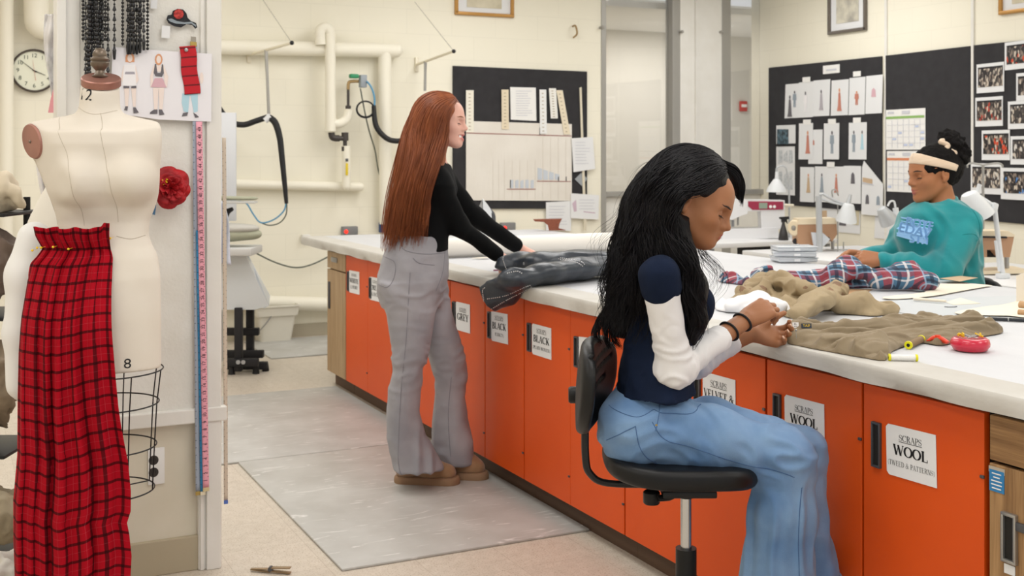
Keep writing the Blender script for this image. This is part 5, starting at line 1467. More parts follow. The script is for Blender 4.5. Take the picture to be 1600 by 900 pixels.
for pts in ([G(942, 671), G(962, 656), G(983, 644)], [G(983, 644), G(988, 672), G(1000, 692), G(1018, 706), G(1017, 722)], [G(1033, 667), G(1085, 682), G(1140, 702), G(1200, 716), G(1222, 724)], [G(948, 624), G(985, 632), G(1012, 622)], [G(1008, 638), G(1020, 658), G(1033, 667)], [G(1012, 622), G(1030, 628), G(1068, 630), G(1088, 622)], [G(1022, 612), G(1016, 640), G(1012, 650)], [G(1234, 740), G(1228, 800), G(1230, 900)]):
    wrapseam(bv, [Vector(p)+Vector((0, 0, 0)) for p in pts], 'stitching', M_st, p1, 0.0011)
b = B(); h_ = bv.ray_cast(G(1014, 643)-FWD*0.6, FWD, 2)
if h_[0] is not None: b.lathe([(0, 0.0015), (0.003, 0.001), (0.0035, 0)], h_[0], -FWD, 10); obj('rivet', b, mat('brass', 'B59A55', 0.35, metal=0.7), p1)
# turned-up hem and shoes on the foot ring
b = B(); hc = G(1268, 900, 0.06); b.tube([hc+RGT*0.073*math.cos(a)+FWD*0.07*math.sin(a) for a in [2*PI*i/24 for i in range(24)]], 0.009, seg=8, closed=True); obj('hem_cuff', b, DN, p1)
for a in (anN, anF):
    foot = Vector((a.x, a.y, 0.28)); s = SDF(); s.cone(foot-RGT*0.05, foot+RGT*0.13-UP*0.012, 0.042, 0.034, 0.02); s.cone(foot+UP*0.08, foot, 0.036, 0.04, 0.03); s.plane(foot-UP*0.035, Vector((0, 0, -1)), 0.004)
    blob('shoe', s, 0.008, mat('white_sneaker', 'E4E1DC', 0.6), p1)
for wr, pos in ((wrN, 0.05), (wrN, 0.245)):
    c0 = wrN.lerp(elN, pos); ax_ = (elN-wrN).normalized(); fr = frame3(ax_, UP)
    b = B(); r_ = 0.0265+0.006*pos
    b.tube([c0+(fr @ Vector((0.006*math.cos(a), r_*math.cos(a), r_*math.sin(a)))) for a in [2*PI*i/26 for i in range(26)]], 0.0032, seg=8, closed=True)
    o = obj('hair_tie', b, mat('black_elastic', '151417', 0.7), p1)
# hair
HM1 = hair_mat('black_wavy_hair', '0B0A0C', '141115', 0.5, 0.22)
s = SDF()
def cap(s, h, c=(-0.026, 0, 0.028), r=(0.110, 0.090, 0.106), k=0.02): s.ell(h.W(*c), tuple(v*h.s for v in r), h.R, k)
cap(s, H1, (-0.022, 0, 0.028), (0.112, 0.086, 0.108))
def hairline(s, h, zs, xs, k=0.006):
    def f(P):
        sh = P.shape; L = h.L(P.reshape(-1, 3)); return ((L[:, 0]-np.interp(L[:, 2], zs, xs))*h.s).reshape(sh[:-1])
    s.fn(f, k, '&')
hairline(s, H1, [-0.12, -0.03, 0.0, 0.02, 0.045, 0.07, 0.09, 0.14], [-0.03, -0.035, -0.012, 0.020, 0.052, 0.074, 0.090, 0.2])
s.chain([G(1112, 262, 0.05), G(1140, 272, 0.075), G(1151, 290, 0.09), G(1154, 310, 0.10)], [0.026, 0.018, 0.013, 0.007], k=0.02)
s.chain([G(1070, 290), G(1030, 330), G(1010, 400, 0.0), G(995, 460, 0.01), G(975, 500, 0.02)], [0.085, 0.085, 0.08, 0.07, 0.05], k=0.05, fl=(FWD, 1.1))
s.chain([G(1060, 350, -0.05), G(1062, 400, -0.09), G(1082, 450, -0.10), G(1086, 500, -0.09), G(1078, 545, -0.07)], [0.04, 0.040, 0.036, 0.028, 0.012], k=0.03)
s.ell(H1.W(0.010, -0.085, -0.012), (0.040, 0.030, 0.035), H1.R, 0.012, '-')
s.ell(H1.W(0.085, -0.02, -0.045), (0.075, 0.085, 0.070), H1.R, 0.012, '-')
S1 = s; blob('hair', s, 0.005, HM1, p1, disp=lambda V, N: 0.003*ridged(V*A3((26, 26, 7))+fbm(V*7, 3, 2)[:, None]*1.2, 2)-0.003)
hA = [(1141, 266, 3.02), (1120, 286, 2.97), (1094, 302, 2.96), (1064, 314, 2.96), (1050, 345, 2.975), (1068, 385, 2.96), (1086, 440, 2.945), (1092, 500, 2.96), (1082, 560, 2.98)]
hB = [(1128, 250, 3.06), (1090, 243, 3.03), (1050, 256, 3.00), (1018, 290, 2.99), (1000, 335, 3.0), (990, 385, 2.99), (978, 440, 2.985), (962, 480, 2.99), (955, 530, 3.0)]
strand_obj('hair_strands', fam(hA, hB, 17, [0.005, 0.006, 0.007, 0.010, 0.015, 0.018, 0.020, 0.020, 0.018]), 64, 0.0013, HM1, p1, push=S1, seed=4, wave=0.014, wfreq=7.5, steps=44, lenvar=0.35)
hC = [(1122, 243, 3.14), (1075, 236, 3.12), (1030, 252, 3.10), (1002, 290, 3.08), (982, 340, 3.06), (964, 390, 3.06), (952, 440, 3.05), (948, 490, 3.05), (948, 525, 3.05)]
strand_obj('hair_strands', fam(hB, hC, 8, [0.006, 0.008, 0.010, 0.014, 0.018, 0.02, 0.022, 0.024, 0.022]), 60, 0.0013, HM1, p1, push=S1, seed=9, wave=0.018, wfreq=7.5, steps=40, lenvar=0.35)
# front sweep on the far side, loose curls
strand_obj('hair_strands', fam([(1110, 256, 3.10), (1138, 264, 3.12), (1153, 284, 3.15), (1157, 316, 3.16)], [(1104, 244, 3.12), (1136, 252, 3.14), (1156, 276, 3.17), (1159, 324, 3.18)], 4, [0.008, 0.008, 0.006, 0.004]), 40, 0.0012, HM1, p1, push=S1, seed=2, wave=0.002, steps=20)
strand_obj('flyaway_hair', [([G(1020, 280), G(975, 340), G(950, 400), G(935, 470)], [0.03, 0.04, 0.045, 0.05]), ([G(1090, 380, 0.05), G(1108, 410, 0.06), G(1115, 450, 0.06), G(1108, 490, 0.05)], [0.012, 0.02, 0.03, 0.03]), ([G(1060, 260), G(1020, 270), G(985, 310), G(965, 350)], [0.02, 0.03, 0.035, 0.04])], 42, 0.00045, HM1, p1, seed=12, wave=0.016, wfreq=7, steps=40, lenvar=0.6)
for i, pts in enumerate(([(965, 470), (945, 500), (948, 520), (958, 545)], [(950, 480), (938, 505), (930, 528), (940, 540)], [(985, 470), (968, 505), (962, 530), (972, 548)], [(1085, 520), (1075, 550), (1082, 575), (1074, 592)])):
    strand_obj('hair_curl', [([G(x, y, -0.06 if i > 2 else 0.0) for x, y in pts], [0.012, 0.012, 0.010, 0.004])], 40, 0.0012, HM1, p1, seed=30+i, wave=0.006, wfreq=9, steps=24)

# ================= standing person with red hair
D2 = 5.1
def Q(px, py, dd=0.0): return Pd(px, py, D2+dd)
p2 = thing('person', 'standing smiling person with long straight red hair, black top and grey flared jeans', 'person', (Q(668, 242).x, Q(668, 242).y, 0))
SK2 = skin_mat('fair_pink_skin', 'EDBFAE', 'E6AF9E', 'CE7672')
th = R(3)
H2 = Head(Q(692, 189), RGT*math.cos(th)-UP*math.sin(th)-FWD*0.22, UP, 0.95)
s = SDF()
head_sdf(s, H2, 1.0, 1.0, neck_to=Q(678, 258, 0.0), neck_r=0.048)
shN, elN, wrN = Q(686, 285, -0.14), Q(716, 352, -0.02), Q(782, 402, 0.16)
shF, elF, wrF = Q(694, 282, 0.16), Q(742, 338, 0.30), Q(812, 388, 0.42)
s.chain([Q(678, 270), Q(676, 320), Q(672, 370), Q(650, 430)], [0.065, 0.065, 0.065, 0.075], k=0.03, fl=(FWD, 1.3))
s.chain([shN, elN, wrN], [0.034, 0.030, 0.023], k=0.02); s.chain([shF, elF, wrF], [0.034, 0.030, 0.023], k=0.02)
s.chain([Q(678, 270), shN], [0.038, 0.032], k=0.02); s.chain([Q(680, 270), shF], [0.038, 0.032], k=0.02)
s.chain([Q(648, 440, -0.07), Q(636, 590, -0.06), Q(645, 722, -0.05)], [0.055, 0.045, 0.036], k=0.02)
s.chain([Q(664, 440, 0.08), Q(704, 585, 0.08), Q(705, 712, 0.09)], [0.055, 0.045, 0.036], k=0.03)
hand_sdf(s, wrN, Q(800, 416, 0.2)-wrN, -UP*0.8+RGT*0.3, -1, [(0.3, 0.4, 0.3)]*4, 0.95, 0.08, thumb=(0.7, 0.6, 0.3))
hand_sdf(s, wrF, Q(845, 402, 0.46)-wrF, -UP*0.95+RGT*0.2, 1, [(0.25, 0.4, 0.3)]*4, 0.95, 0.08, thumb=(0.7, 0.6, 0.3))
hm, hl = head_mat(H2, 1.0, 1.0)
blob('body', s, 0.0034, [SK2, SK2, M_teeth, SK2, M_lash], p2, mfn=hm, attr={'lip': hl})
lashes(H2, p2, M_lash, s, mat('auburn_brow', '8A5438', 0.8))
M_blk = mat('black_knit', '07080A', 0.9, spec=0.2, sheen=0.0, bump=0.1, bscale=500)
s = SDF()
rows = [(248, 668, 694, 2.3), (258, 655, 702, 2.4), (275, 650, 710, 2.1), (295, 648, 715, 1.8), (320, 647, 710, 1.65), (350, 645, 703, 1.5), (375, 642, 700, 1.45), (392, 640, 700, 1.5)]
f, lo, hi = loft_fn(rows, D2, 1.6); s.fn(f, 0.02, '+', lo, hi)
s.chain([Q(680, 268), shN, elN, wrN.lerp(elN, 0.10)], [0.05, 0.049, 0.042, 0.032], k=0.03)
s.chain([Q(682, 268), shF, elF, wrF.lerp(elF, 0.10)], [0.05, 0.049, 0.042, 0.034], k=0.03)
s.cone(Q(690, 244), Q(694, 228), 0.048, 0.06, 0.012, None, '-')
blob('black_top', s, 0.006, M_blk, p2, disp=lambda V, N: 0.004*ridged(V*A3((9, 9, 14)), 4)-0.001)
s = SDF()
DG = denim('grey_denim', '908F96', 'ABA9AF')
rows = [(366, 612, 698, 1.15), (400, 598, 701, 1.1), (430, 590, 702, 1.1), (462, 591, 694, 1.05), (480, 596, 688, 1.0)]
f, lo, hi = loft_fn(rows, D2, 1.1); s.fn(f, 0.03, '+', lo, hi)
rows = [(440, 592, 684, 0.7), (495, 604, 680, 0.8), (547, 612, 671, 0.95), (600, 608, 658, 1.0), (640, 605, 655, 1.0), (680, 604, 664, 0.95), (705, 607, 677, 0.9), (733, 612, 692, 0.85)]
f, lo, hi = loft_fn(rows, D2-0.085, 1.1); s.fn(f, 0.02, '+', lo, hi)
rows = [(440, 632, 698, 0.9), (490, 646, 707, 0.95), (547, 668, 725, 1.0), (588, 679, 730, 1.0), (621, 680, 726, 1.0), (658, 677, 731, 1.0), (686, 676, 738, 0.9), (723, 682, 741, 0.85)]
f, lo, hi = loft_fn(rows, D2+0.09, 1.1); s.fn(f, 0.02, '+', lo, hi)
def gj(V, N):
    w = fbm(V*5, 11, 2); z = V[:, 2]
    cr = ridged(V*A3((8, 8, 30))+w[:, None]*1.5, 12); ln = ridged(V*A3((16, 16, 3))+w[:, None]*0.5, 14)
    kn = np.exp(-((z-0.52)/0.10)**2)+np.exp(-((z-0.86)/0.06)**2)*0.8
    return 0.007*cr*kn+0.010*ln*np.clip((0.5-z)*3, 0, 1)+0.002*cr-0.002
gjn = blob('flared_jeans', s, 0.0065, DG, p2, disp=gj)
bv = world_bvh(gjn); M_sg = mat('grey_stitch', '828088', 0.8)
for pts in ([Q(594, 398), Q(620, 404), Q(622, 425), Q(612, 442), Q(596, 440)], [Q(650, 398), Q(660, 406), Q(682, 410)], [Q(632, 372), Q(634, 385), Q(662, 392), Q(697, 393)], [Q(646, 420), Q(640, 520), Q(632, 600), Q(628, 700), Q(634, 728)], [Q(697, 380), Q(694, 420), Q(684, 450)], [Q(705, 590), Q(700, 650), Q(704, 715)]):
    wrapseam(bv, pts, 'stitching', M_sg, p2, 0.0014)
# suede platform boots
M_suede = mat('brown_suede', 'A58160', 0.95, sheen=0.3, color2='957352', nscale=20); M_sole = mat('brown_foam_sole', '96775B', 0.8)
def boot(toe_px, heel_px, yb, d):
    a = Pd(heel_px, yb, d); c = Pd(toe_px, yb, d-0.03); a.z = c.z = 0.0; dirn = (c-a).normalized(); L_ = (c-a).length
    s = SDF(); q = frame3(dirn, dirn.cross(UP)*-1)
    z0 = 0.022
    def soles(s, z, r1, r2, grow):
        s.cone(a+dirn*0.045+UP*z, c-dirn*0.055+UP*z, r1, r2, 0.01)
    s.cone(a+dirn*0.045+UP*0.02, c-dirn*0.052+UP*0.02, 0.046, 0.052, 0.01)
    s.plane(a+UP*0.042, UP, 0.006); s.plane(a+UP*0.001, -UP, 0.006)
    so = blob('platform_sole', s, 0.006, M_sole, p2)
    s = SDF()
    s.chain([a+dirn*0.048+UP*0.08, a+dirn*(L_*0.55)+UP*0.07, c-dirn*0.058+UP*0.055], [0.040, 0.044, 0.040], k=0.03)
    s.cone(a+dirn*0.055+UP*0.07, a+dirn*0.055+UP*0.155, 0.044, 0.045, 0.03)
    s.plane(a+UP*0.040, -UP, 0.004)
    blob('suede_boot', s, 0.006, M_suede, p2)
d_n = 1820*1.45/(761-242); d_f = 1820*1.45/(753-242)
boot(719, 616, 761, d_n+0.05); boot(764, 690, 753, d_f+0.05)
HR = hair_mat('copper_red_hair', 'A25C35', '7A4127', 0.42, 0.35)
s = SDF()
cap(s, H2, (-0.022, 0, 0.028), (0.112, 0.088, 0.104)); hairline(s, H2, [-0.12, 0.0, 0.03, 0.06, 0.08, 0.14], [0.020, 0.030, 0.048, 0.070, 0.088, 0.2])
s.chain([Q(676, 185), Q(660, 240), Q(652, 300, -0.02), Q(640, 345, -0.02), Q(630, 385, -0.03)], [0.085, 0.085, 0.075, 0.06, 0.035], k=0.04, fl=(FWD, 1.25))
s.chain([Q(700, 175, -0.075), Q(695, 210, -0.085), Q(682, 250, -0.11), Q(668, 300, -0.13), Q(660, 350, -0.13)], [0.022, 0.024, 0.03, 0.03, 0.02], k=0.03)
s.ell(H2.W(0.092, 0.0, -0.04), (0.055, 0.12, 0.10), H2.R, 0.01, '-')
S2 = s; blob('hair', s, 0.006, HR, p2, disp=lambda V, N: 0.005*ridged(V*A3((30, 30, 2.5))+fbm(V*3, 3, 2)[:, None]*0.8, 2)-0.001)
rA = [(720, 152, 5.06), (712, 163, 4.99), (702, 184, 4.98), (698, 215, 4.98), (684, 255, 4.91), (670, 300, 4.89), (664, 345, 4.92), (660, 385, 4.95)]
rB = [(712, 144, 5.08), (682, 141, 5.05), (655, 158, 5.03), (638, 200, 5.04), (630, 250, 5.0), (618, 300, 4.99), (608, 350, 5.0), (600, 398, 5.01)]
strand_obj('hair_strands', fam(rA, rB, 18, [0.003, 0.006, 0.009, 0.013, 0.017, 0.019, 0.02, 0.02]), 48, 0.0015, HR, p2, push=S2, seed=5, wave=0.0035, wfreq=2.0, steps=34, lenvar=0.16)
rC = [(716, 142, 5.16), (680, 137, 5.14), (648, 156, 5.13), (634, 200, 5.12), (624, 250, 5.12), (612, 300, 5.11), (604, 350, 5.10), (600, 395, 5.10)]
strand_obj('hair_strands', fam(rB, rC, 4, [0.003, 0.006, 0.01, 0.014, 0.02, 0.022, 0.022, 0.022]), 40, 0.0015, HR, p2, push=S2, seed=6, wave=0.003, wfreq=2.0, steps=30, lenvar=0.2)

# ================= seated person in the teal sweatshirt
D3 = 5.3
def T(px, py, dd=0.0): return Pd(px, py, D3+dd)
p3 = thing('person', 'smiling person in a teal sweatshirt with a cream headband, hand sewing the plaid shirt', 'person', (T(1480, 242).x, T(1480, 242).y, 0))
SK3 = skin_mat('brown_skin', 'B0764F', 'A56C48', 'B0625A')
th = R(6)
H3 = Head(T(1456, 272), -RGT*math.cos(th)-UP*math.sin(th)-FWD*0.26, UP-RGT*0.05, 1.04)
s = SDF()
head_sdf(s, H3, 0.85, 0.0, neck_to=T(1478, 332, 0.0), neck_r=0.052)
shN, elN, wrN = T(1512, 352, -0.10), T(1476, 424, -0.20), T(1378, 405, -0.07)
shF, elF, wrF = T(1418, 352, 0.14), T(1398, 400, 0.14), T(1346, 400, 0.08)
s.chain([T(1474, 345), T(1480, 400), T(1484, 460)], [0.09, 0.1, 0.11], k=0.04, fl=(FWD, 1.1))
s.chain([shN, elN, wrN], [0.042, 0.036, 0.025], k=0.02); s.chain([shF, elF, wrF], [0.042, 0.034, 0.025], k=0.02)
s.chain([T(1478, 340), shN], [0.05, 0.044], k=0.03); s.chain([T(1474, 340), shF], [0.05, 0.044], k=0.03)
for dd in (-0.07, 0.09):
    a = T(1485, 505, dd); k_ = a+Vector((-0.36, 0.0, 0.02)); s.chain([a, k_, k_-UP*0.36], [0.085, 0.06, 0.045], k=0.03)
hand_sdf(s, wrN, T(1350, 402, -0.06)-wrN, (-UP*0.55+FWD*0.6-RGT*0.3), -1, [(0.6, 0.7, 0.4)]*4, 1.0, 0.03, thumb=(0.8, 0.4, 0.3))
hand_sdf(s, wrF, T(1322, 398, 0.06)-wrF, (-UP*0.6-FWD*0.5-RGT*0.3), 1, [(0.6, 0.7, 0.4)]*4, 1.0, 0.03, thumb=(0.8, 0.4, 0.3))
hm, hl = head_mat(H3, 0.85, 0)
blob('body', s, 0.0034, [SK3, SK3, M_teeth, SK3, M_lash], p3, mfn=hm, attr={'lip': hl})
lashes(H3, p3, M_lash, s, mat('black_brow', '2A1C16', 0.8))
M_teal = mat('teal_fleece', '138E93', 0.9, sheen=0.35, color2='0F8389', nscale=10, bump=0.15, bscale=400)
s = SDF()
rows = [(309, 1448, 1490, 1.3), (316, 1428, 1503, 1.15), (332, 1408, 1520, 1.0), (355, 1398, 1528, 0.95), (385, 1402, 1531, 0.9), (415, 1412, 1533, 0.9), (445, 1420, 1535, 0.9), (480, 1424, 1536, 0.9)]
f, lo, hi = loft_fn(rows, D3+0.02, 0.9); s.fn(f, 0.03, '+', lo, hi)
s.chain([shN, elN], [0.068, 0.070], k=0.05); s.chain([elN, elN.lerp(wrN, 0.6), wrN.lerp(elN, 0.06)], [0.068, 0.052, 0.034], k=0.03)
s.chain([shF, elF], [0.062, 0.060], k=0.05); s.chain([elF, wrF.lerp(elF, 0.08)], [0.058, 0.036], k=0.03)
s.cone(T(1470, 311), T(1464, 293), 0.058, 0.08, 0.01, None, '-')
def tdisp(V, N):
    w = fbm(V*4, 21, 2)
    t1, d1 = seg_param(V, shN, elN); t2, d2 = seg_param(V, elN, wrN)
    arm = np.exp(-(np.minimum(d1, d2)/0.09)**4)
    diag = ridged(V*A3((5, 5, 13))+(V@A3(RGT))[:, None]*9+w[:, None]*1.0, 22)
    bunch = np.sin(np.clip(t2, 0, 1)*26+w*3)*0.5+0.5
    return 0.010*diag+0.007*bunch*arm*(t2 > 0)-0.005
ts = blob('sweatshirt', s, 0.007, M_teal, p3, disp=tdisp)
b = B(); P = []
for i in range(30):
    a = 2*PI*i/30; P.append(T(1470, 314)+RGT*(0.066*math.cos(a)+0.002)+FWD*0.066*math.sin(a)+UP*(-0.022*math.cos(a+2.6)-0.003))
obj('collar', b.tube(P, 0.0075, seg=8, closed=True), M_teal, p3)
tb3 = world_bvh(ts); M_print = mat('pale_blue_print', '8FC0EE', 0.8)
for txt, px, py, sz, ro in (('BOYE', 1437, 350, 0.048, -0.20), ('EDAW', 1434, 362, 0.056, -0.24), ('ST:Y', 1438, 375, 0.048, -0.12)):
    b = text_bm(B(), txt, facing_matrix(T(px, py, -0.4), roll=ro), sz)
    t_ = b.bm; bmesh.ops.subdivide_edges(t_, edges=t_.edges[:], cuts=1); bb = B()
    for o_ in range(4):
        g2 = t_.copy(); bmesh.ops.translate(g2, verts=g2.verts, vec=RGT*(0.0022*(o_ % 2)*2-0.0022)+UP*(0.0014*(o_//2)*2-0.0014)); bb._merge(g2)
    wrap_onto(bb, tb3, FWD, 0.0015+0.0004); b.bm.free()
    obj('printed_lettering', bb, M_print, p3, 0)
for pts in ([T(1496, 312), T(1506, 335), T(1510, 362), T(1500, 372)], [T(1478, 362), T(1498, 362), T(1512, 378)],):
    wrapseam(tb3, pts, 'shoulder_seam', mat('teal_seam', '10797E', 0.9), p3, 0.0012)
s = SDF()
for dd in (-0.07, 0.09):
    a = T(1485, 505, dd); k_ = a+Vector((-0.36, 0.0, 0.02)); s.chain([a, k_, k_-UP*0.30], [0.10, 0.075, 0.06], k=0.03)
blob('trousers', s, 0.012, mat('dark_denim', '2A3648', 0.85), p3)
HB = mat('black_coily_hair', '0E0B0B', 0.85, bump=0.8, bscale=140, spec=0.2)
s = SDF()
cap(s, H3, (-0.030, 0, 0.030), (0.124, 0.085, 0.102))
s.ell(H3.W(0.006, 0.086, -0.016), (0.032, 0.028, 0.034), H3.R, 0.01, '-'); s.ell(H3.W(0.006, -0.086, -0.016), (0.032, 0.028, 0.034), H3.R, 0.01, '-')
s.ell(H3.W(0.088, 0.0, -0.040), (0.078, 0.12, 0.088), H3.R, 0.01, '-')
s.ell(H3.W(-0.04, 0.0, -0.10), (0.07, 0.12, 0.05), H3.R, 0.01, '-')
s.ell(H3.W(0.040, 0.058, 0.030), (0.034, 0.014, 0.022), H3.R, 0.008); s.ell(H3.W(0.040, -0.058, 0.030), (0.034, 0.014, 0.022), H3.R, 0.008)
blob('hair', s, 0.005, HB, p3, disp=lambda V, N: 0.004*vnoise(V*90, 3)+0.003*vnoise(V*40, 5))
bun = T(1489, 231, 0.02)
s = SDF(); s.ell(bun, (0.064, 0.058, 0.066), k=0.02); s.ell(bun+RGT*-0.02+UP*0.045, (0.040, 0.038, 0.036), k=0.02); s.ell(bun+RGT*0.034-UP*0.035, (0.044, 0.044, 0.05), k=0.02)
blob('hair_bun', s, 0.005, HB, p3, disp=lambda V, N: 0.013*vnoise(V*55, 3)+0.010*vnoise(V*110, 5))
M_band = mat('cream_headband', 'E3CDB4', 0.7, sheen=0.3, color2='D8BFA4', nscale=18, stretch=(1, 1, 4))
def band(u, v):
    a = 2*PI*u
    w = (v-0.5)*0.044*(0.8+0.2*math.cos(a))
    x = 0.113*math.cos(a)-0.018; y = 0.089*math.sin(a)
    z = 0.030+0.055*math.cos(a)*1.0-0.0 + (0.0)
    z = 0.036+0.040*math.cos(a)+w
    k_ = math.sqrt(max(0.3, 1-((z-0.028)/0.112)**2))*1.035-0.02*abs(v-0.5)*2
    return H3.W(x*k_, y*k_, z+0.002)
grid_sheet('headband', band, 60, 9, M_band, p3, 0.003)
b = B(); P = []
for i in range(15): 
    a = -1.6+3.1*i/14; P.append(bun-RGT*0.030-UP*0.012+RGT*0.012*math.sin(i*1.7)+(RGT*0.040*math.sin(a)*0.9-UP*0.045*math.sin(a))+(-FWD)*0.052*math.cos(a*0.8))
obj('scrunchie', b.tube(P, [0.008+0.004*abs(math.sin(i*1.3)) for i in range(15)], seg=9, smooth=3), M_band, p3)
# ------------------------------------------------------------------ things on the cutting table
def tz(px, py, lift=0.0): return onZ(px, py, TOPZ+lift)
def poly_sd(P, poly):
    """signed distance in plan, negative inside"""
    d = np.full(P.shape[:-1], 1e9); s_ = np.zeros(P.shape[:-1], bool); n = len(poly)
    x, y = P[..., 0], P[..., 1]
    for i in range(n):
        a = poly[i]; b_ = poly[(i+1) % n]; e = b_-a; wx_ = x-a[0]; wy_ = y-a[1]
        t = np.clip((wx_*e[0]+wy_*e[1])/(e@e+1e-12), 0, 1)
        d = np.minimum(d, (wx_-e[0]*t)**2+(wy_-e[1]*t)**2)
        c = ((a[1] > y) != (b_[1] > y)) & (x < (b_[0]-a[0])*(y-a[1])/(b_[1]-a[1]+1e-12)+a[0]); s_ ^= c
    return np.where(s_, -1, 1)*np.sqrt(d)
def cdisp(amp, sc, seed, ax):
    ax = A3(ax)
    def f(V, N):
        up = np.clip((V[:, 2]-TOPZ)*60, 0, 1); t = V@ax; Q2 = (V-t[:, None]*ax*0.9)*sc; w = fbm(V*9, seed, 2)[:, None]
        return up*amp*(1-np.abs(vnoise(Q2+w*0.5, seed))**0.7*2.2+0.4-0.8*np.abs(vnoise(Q2*2+w, seed+3)))
    return f
def heap(name, outline, H, edge, seed, mats, ridges=(), foldd=(1, 0), fscale=9.0, famp=0.5, vox=0.0045, thick=0.006, uv=None, mfn=None, smooth_out=3, extra=(), disp=None):
    pts = [tz(*o) for o in outline]
    P2, _ = spline(pts, [1]*len(pts), smooth_out, True)
    poly = [A3((p.x, p.y)) for p in P2]
    fa = A3((foldd[0], foldd[1])); fa /= np.linalg.norm(fa); fb = A3((-fa[1], fa[0]))
    RG = [([A3(tz(*p)[:2]) for p in pp_], w, h_) for pp_, w, h_ in ridges]
    def height(P):
        sd = poly_sd(P, poly); ins = np.clip(-sd/edge, 0, 1); env = 1-(1-ins)**2.2
        Q2 = np.stack([(P[..., :2]@fa)*fscale*0.13, (P[..., :2]@fb)*fscale, np.full(P.shape[:-1], 0.37*seed)], -1)
        w = vnoise(Q2*0.7, seed+1)
        f = np.abs(vnoise(Q2+w[..., None]*0.5, seed))*1.5+np.abs(vnoise(Q2*2.3+w[..., None]*0.9, seed+2))*0.5-0.15
        h = H*env*(1-famp+famp*f)+thick*np.clip(-sd/0.006, 0, 1)
        for pl, w_, hh in RG:
            d = np.full(P.shape[:-1], 1e9)
            for a, b_ in zip(pl[:-1], pl[1:]):
                e = b_-a; t = np.clip(((P[..., :2]-a)@e)/(e@e), 0, 1); d = np.minimum(d, np.linalg.norm(P[..., :2]-a-t[..., None]*e, axis=-1))
            h = h+hh*np.exp(-(d/w_)**2)*np.clip(-sd/0.02, 0, 1)
        return sd, h
    def f(P):
        sd, h = height(P)
        return np.maximum(np.maximum((P[..., 2]-TOPZ-h)*0.55, TOPZ+0.0008-P[..., 2]), sd*0.9)
    s = SDF(); A_ = np.array(poly); mh = H+sum(abs(r[2]) for r in ridges)+thick+0.02
    s.fn(f, 0.01, '+', (A_[:, 0].min(), A_[:, 1].min(), TOPZ), (A_[:, 0].max(), A_[:, 1].max(), TOPZ+mh))
    for ep, er, ef in extra: s.chain([onZ(x_, y_, z_) for x_, y_, z_ in ep], er, k=0.02, fl=(UP, ef) if ef else None)
    if extra: s.fn(lambda P: TOPZ+0.0008-P[..., 2], 0.002, '&')
    o = blob(name, s, vox, mats, None, mfn=mfn, smooth_it=1, disp=disp)
    if uv is not None:
        me = o.data; n = len(me.vertices); co = np.empty(n*3, np.float32); me.vertices.foreach_get('co', co); co = co.reshape(-1, 3).astype(float)
        U = uv(co); li = np.empty(len(me.loops), np.int32); me.loops.foreach_get('vertex_index', li)
        me.uv_layers.new(name='UVMap').data.foreach_set('uv', U[li].astype(np.float32).ravel())
    recenter(o); return o
M_khaki = mat('khaki_twill', '93836A', 0.9, color2='87775D', nscale=5, bump=0.2, bscale=700, sheen=0.1)
M_khaki2 = mat('light_khaki_twill', 'AD9B7C', 0.9, color2='A08D6E', nscale=5, bump=0.2, bscale=700)
M_camo = mat('camouflage_lining', '93745A', 0.9, color2='7F6450', nscale=26, namt=0.5)
# front khaki trousers
o = heap('khaki_trousers', [(1236, 512, .02), (1235, 537), (1262, 545), (1300, 552), (1345, 560), (1384, 565), (1396, 550), (1436, 537), (1472, 541), (1520, 530), (1566, 522), (1560, 511, .01), (1528, 503, .015), (1480, 494, .02), (1440, 490, .02), (1400, 499, .02), (1340, 505, .02), (1296, 509, .02), (1262, 506, .02)], 0.034, 0.05, 3, M_khaki, ridges=[([(1440, 494), (1490, 505), (1545, 520)], 0.018, 0.010), ([(1262, 525), (1330, 530), (1400, 520), (1440, 505)], 0.022, 0.014), ([(1290, 545), (1340, 545), (1385, 552)], 0.02, 0.014), ([(1245, 515), (1250, 535)], 0.02, 0.02)], foldd=tuple(((tz(1500, 515)-tz(1280, 530)).normalized())[:2]), fscale=30, famp=0.85, vox=0.0035, disp=cdisp(0.0065, 24, 15, (tz(1500, 515)-tz(1280, 530)).normalized()), extra=[([(1240, 530, .925), (1243, 510, .945)], [.018, .014], None), ([(1262, 528, .93), (1300, 533, .925), (1380, 548, .922)], [.016, .020, .014], .8)])
tag(o, 'khaki trousers being sewn, spread along the front edge of the table', 'trousers')
TRB = world_bvh(o)
def flat_card(name, px, py, w, h, m, label, cat, lift=0.02, rz=0.0, tilt=0.4, lines=None, d=None):
    h_ = TRB.ray_cast(CAM, ray(px, py).normalized(), 9); c = h_[0]-ray(px, py).normalized()*0.006 if h_[0] is not None else onZ(px, py, TOPZ+lift); b = B(); Rm = Matrix.Rotation(-YAW+rz, 3, 'Z') @ Matrix.Rotation(PI/2-tilt, 3, 'X')
    b.box(c, (w, h, 0.0012), rot=Rm)
    o = obj(name, b, m, None, 0); tag(o, label, cat)
    if lines:
        bt = B(); M4 = Matrix.Translation(c) @ Rm.to_4x4()
        for s_, v, sz in lines: text_bm(bt, s_, M4 @ Matrix.Translation((0, v, 0.0009)), sz)
        obj('lettering', bt, lines_mat, o, 0)
    return o
lines_mat = M_ink
flat_card('garment_label', 1243, 508, 0.018, 0.016, M_paper, 'white size label pinned at the waistband of the khaki trousers', 'label', 0.056, 0, 0.2, [('EL', 0.003, 0.008), ('REG', -0.004, 0.005)])
lines_mat = M_pin
flat_card('garment_label', 1260, 509, 0.030, 0.013, mat('navy_label', '2F3744', 0.6), 'dark blue-grey woven label with gold lettering at the khaki waistband', 'label', 0.058, 0.1, 0.25, [('TAIF', 0.0, 0.011)])
lines_mat = M_ink
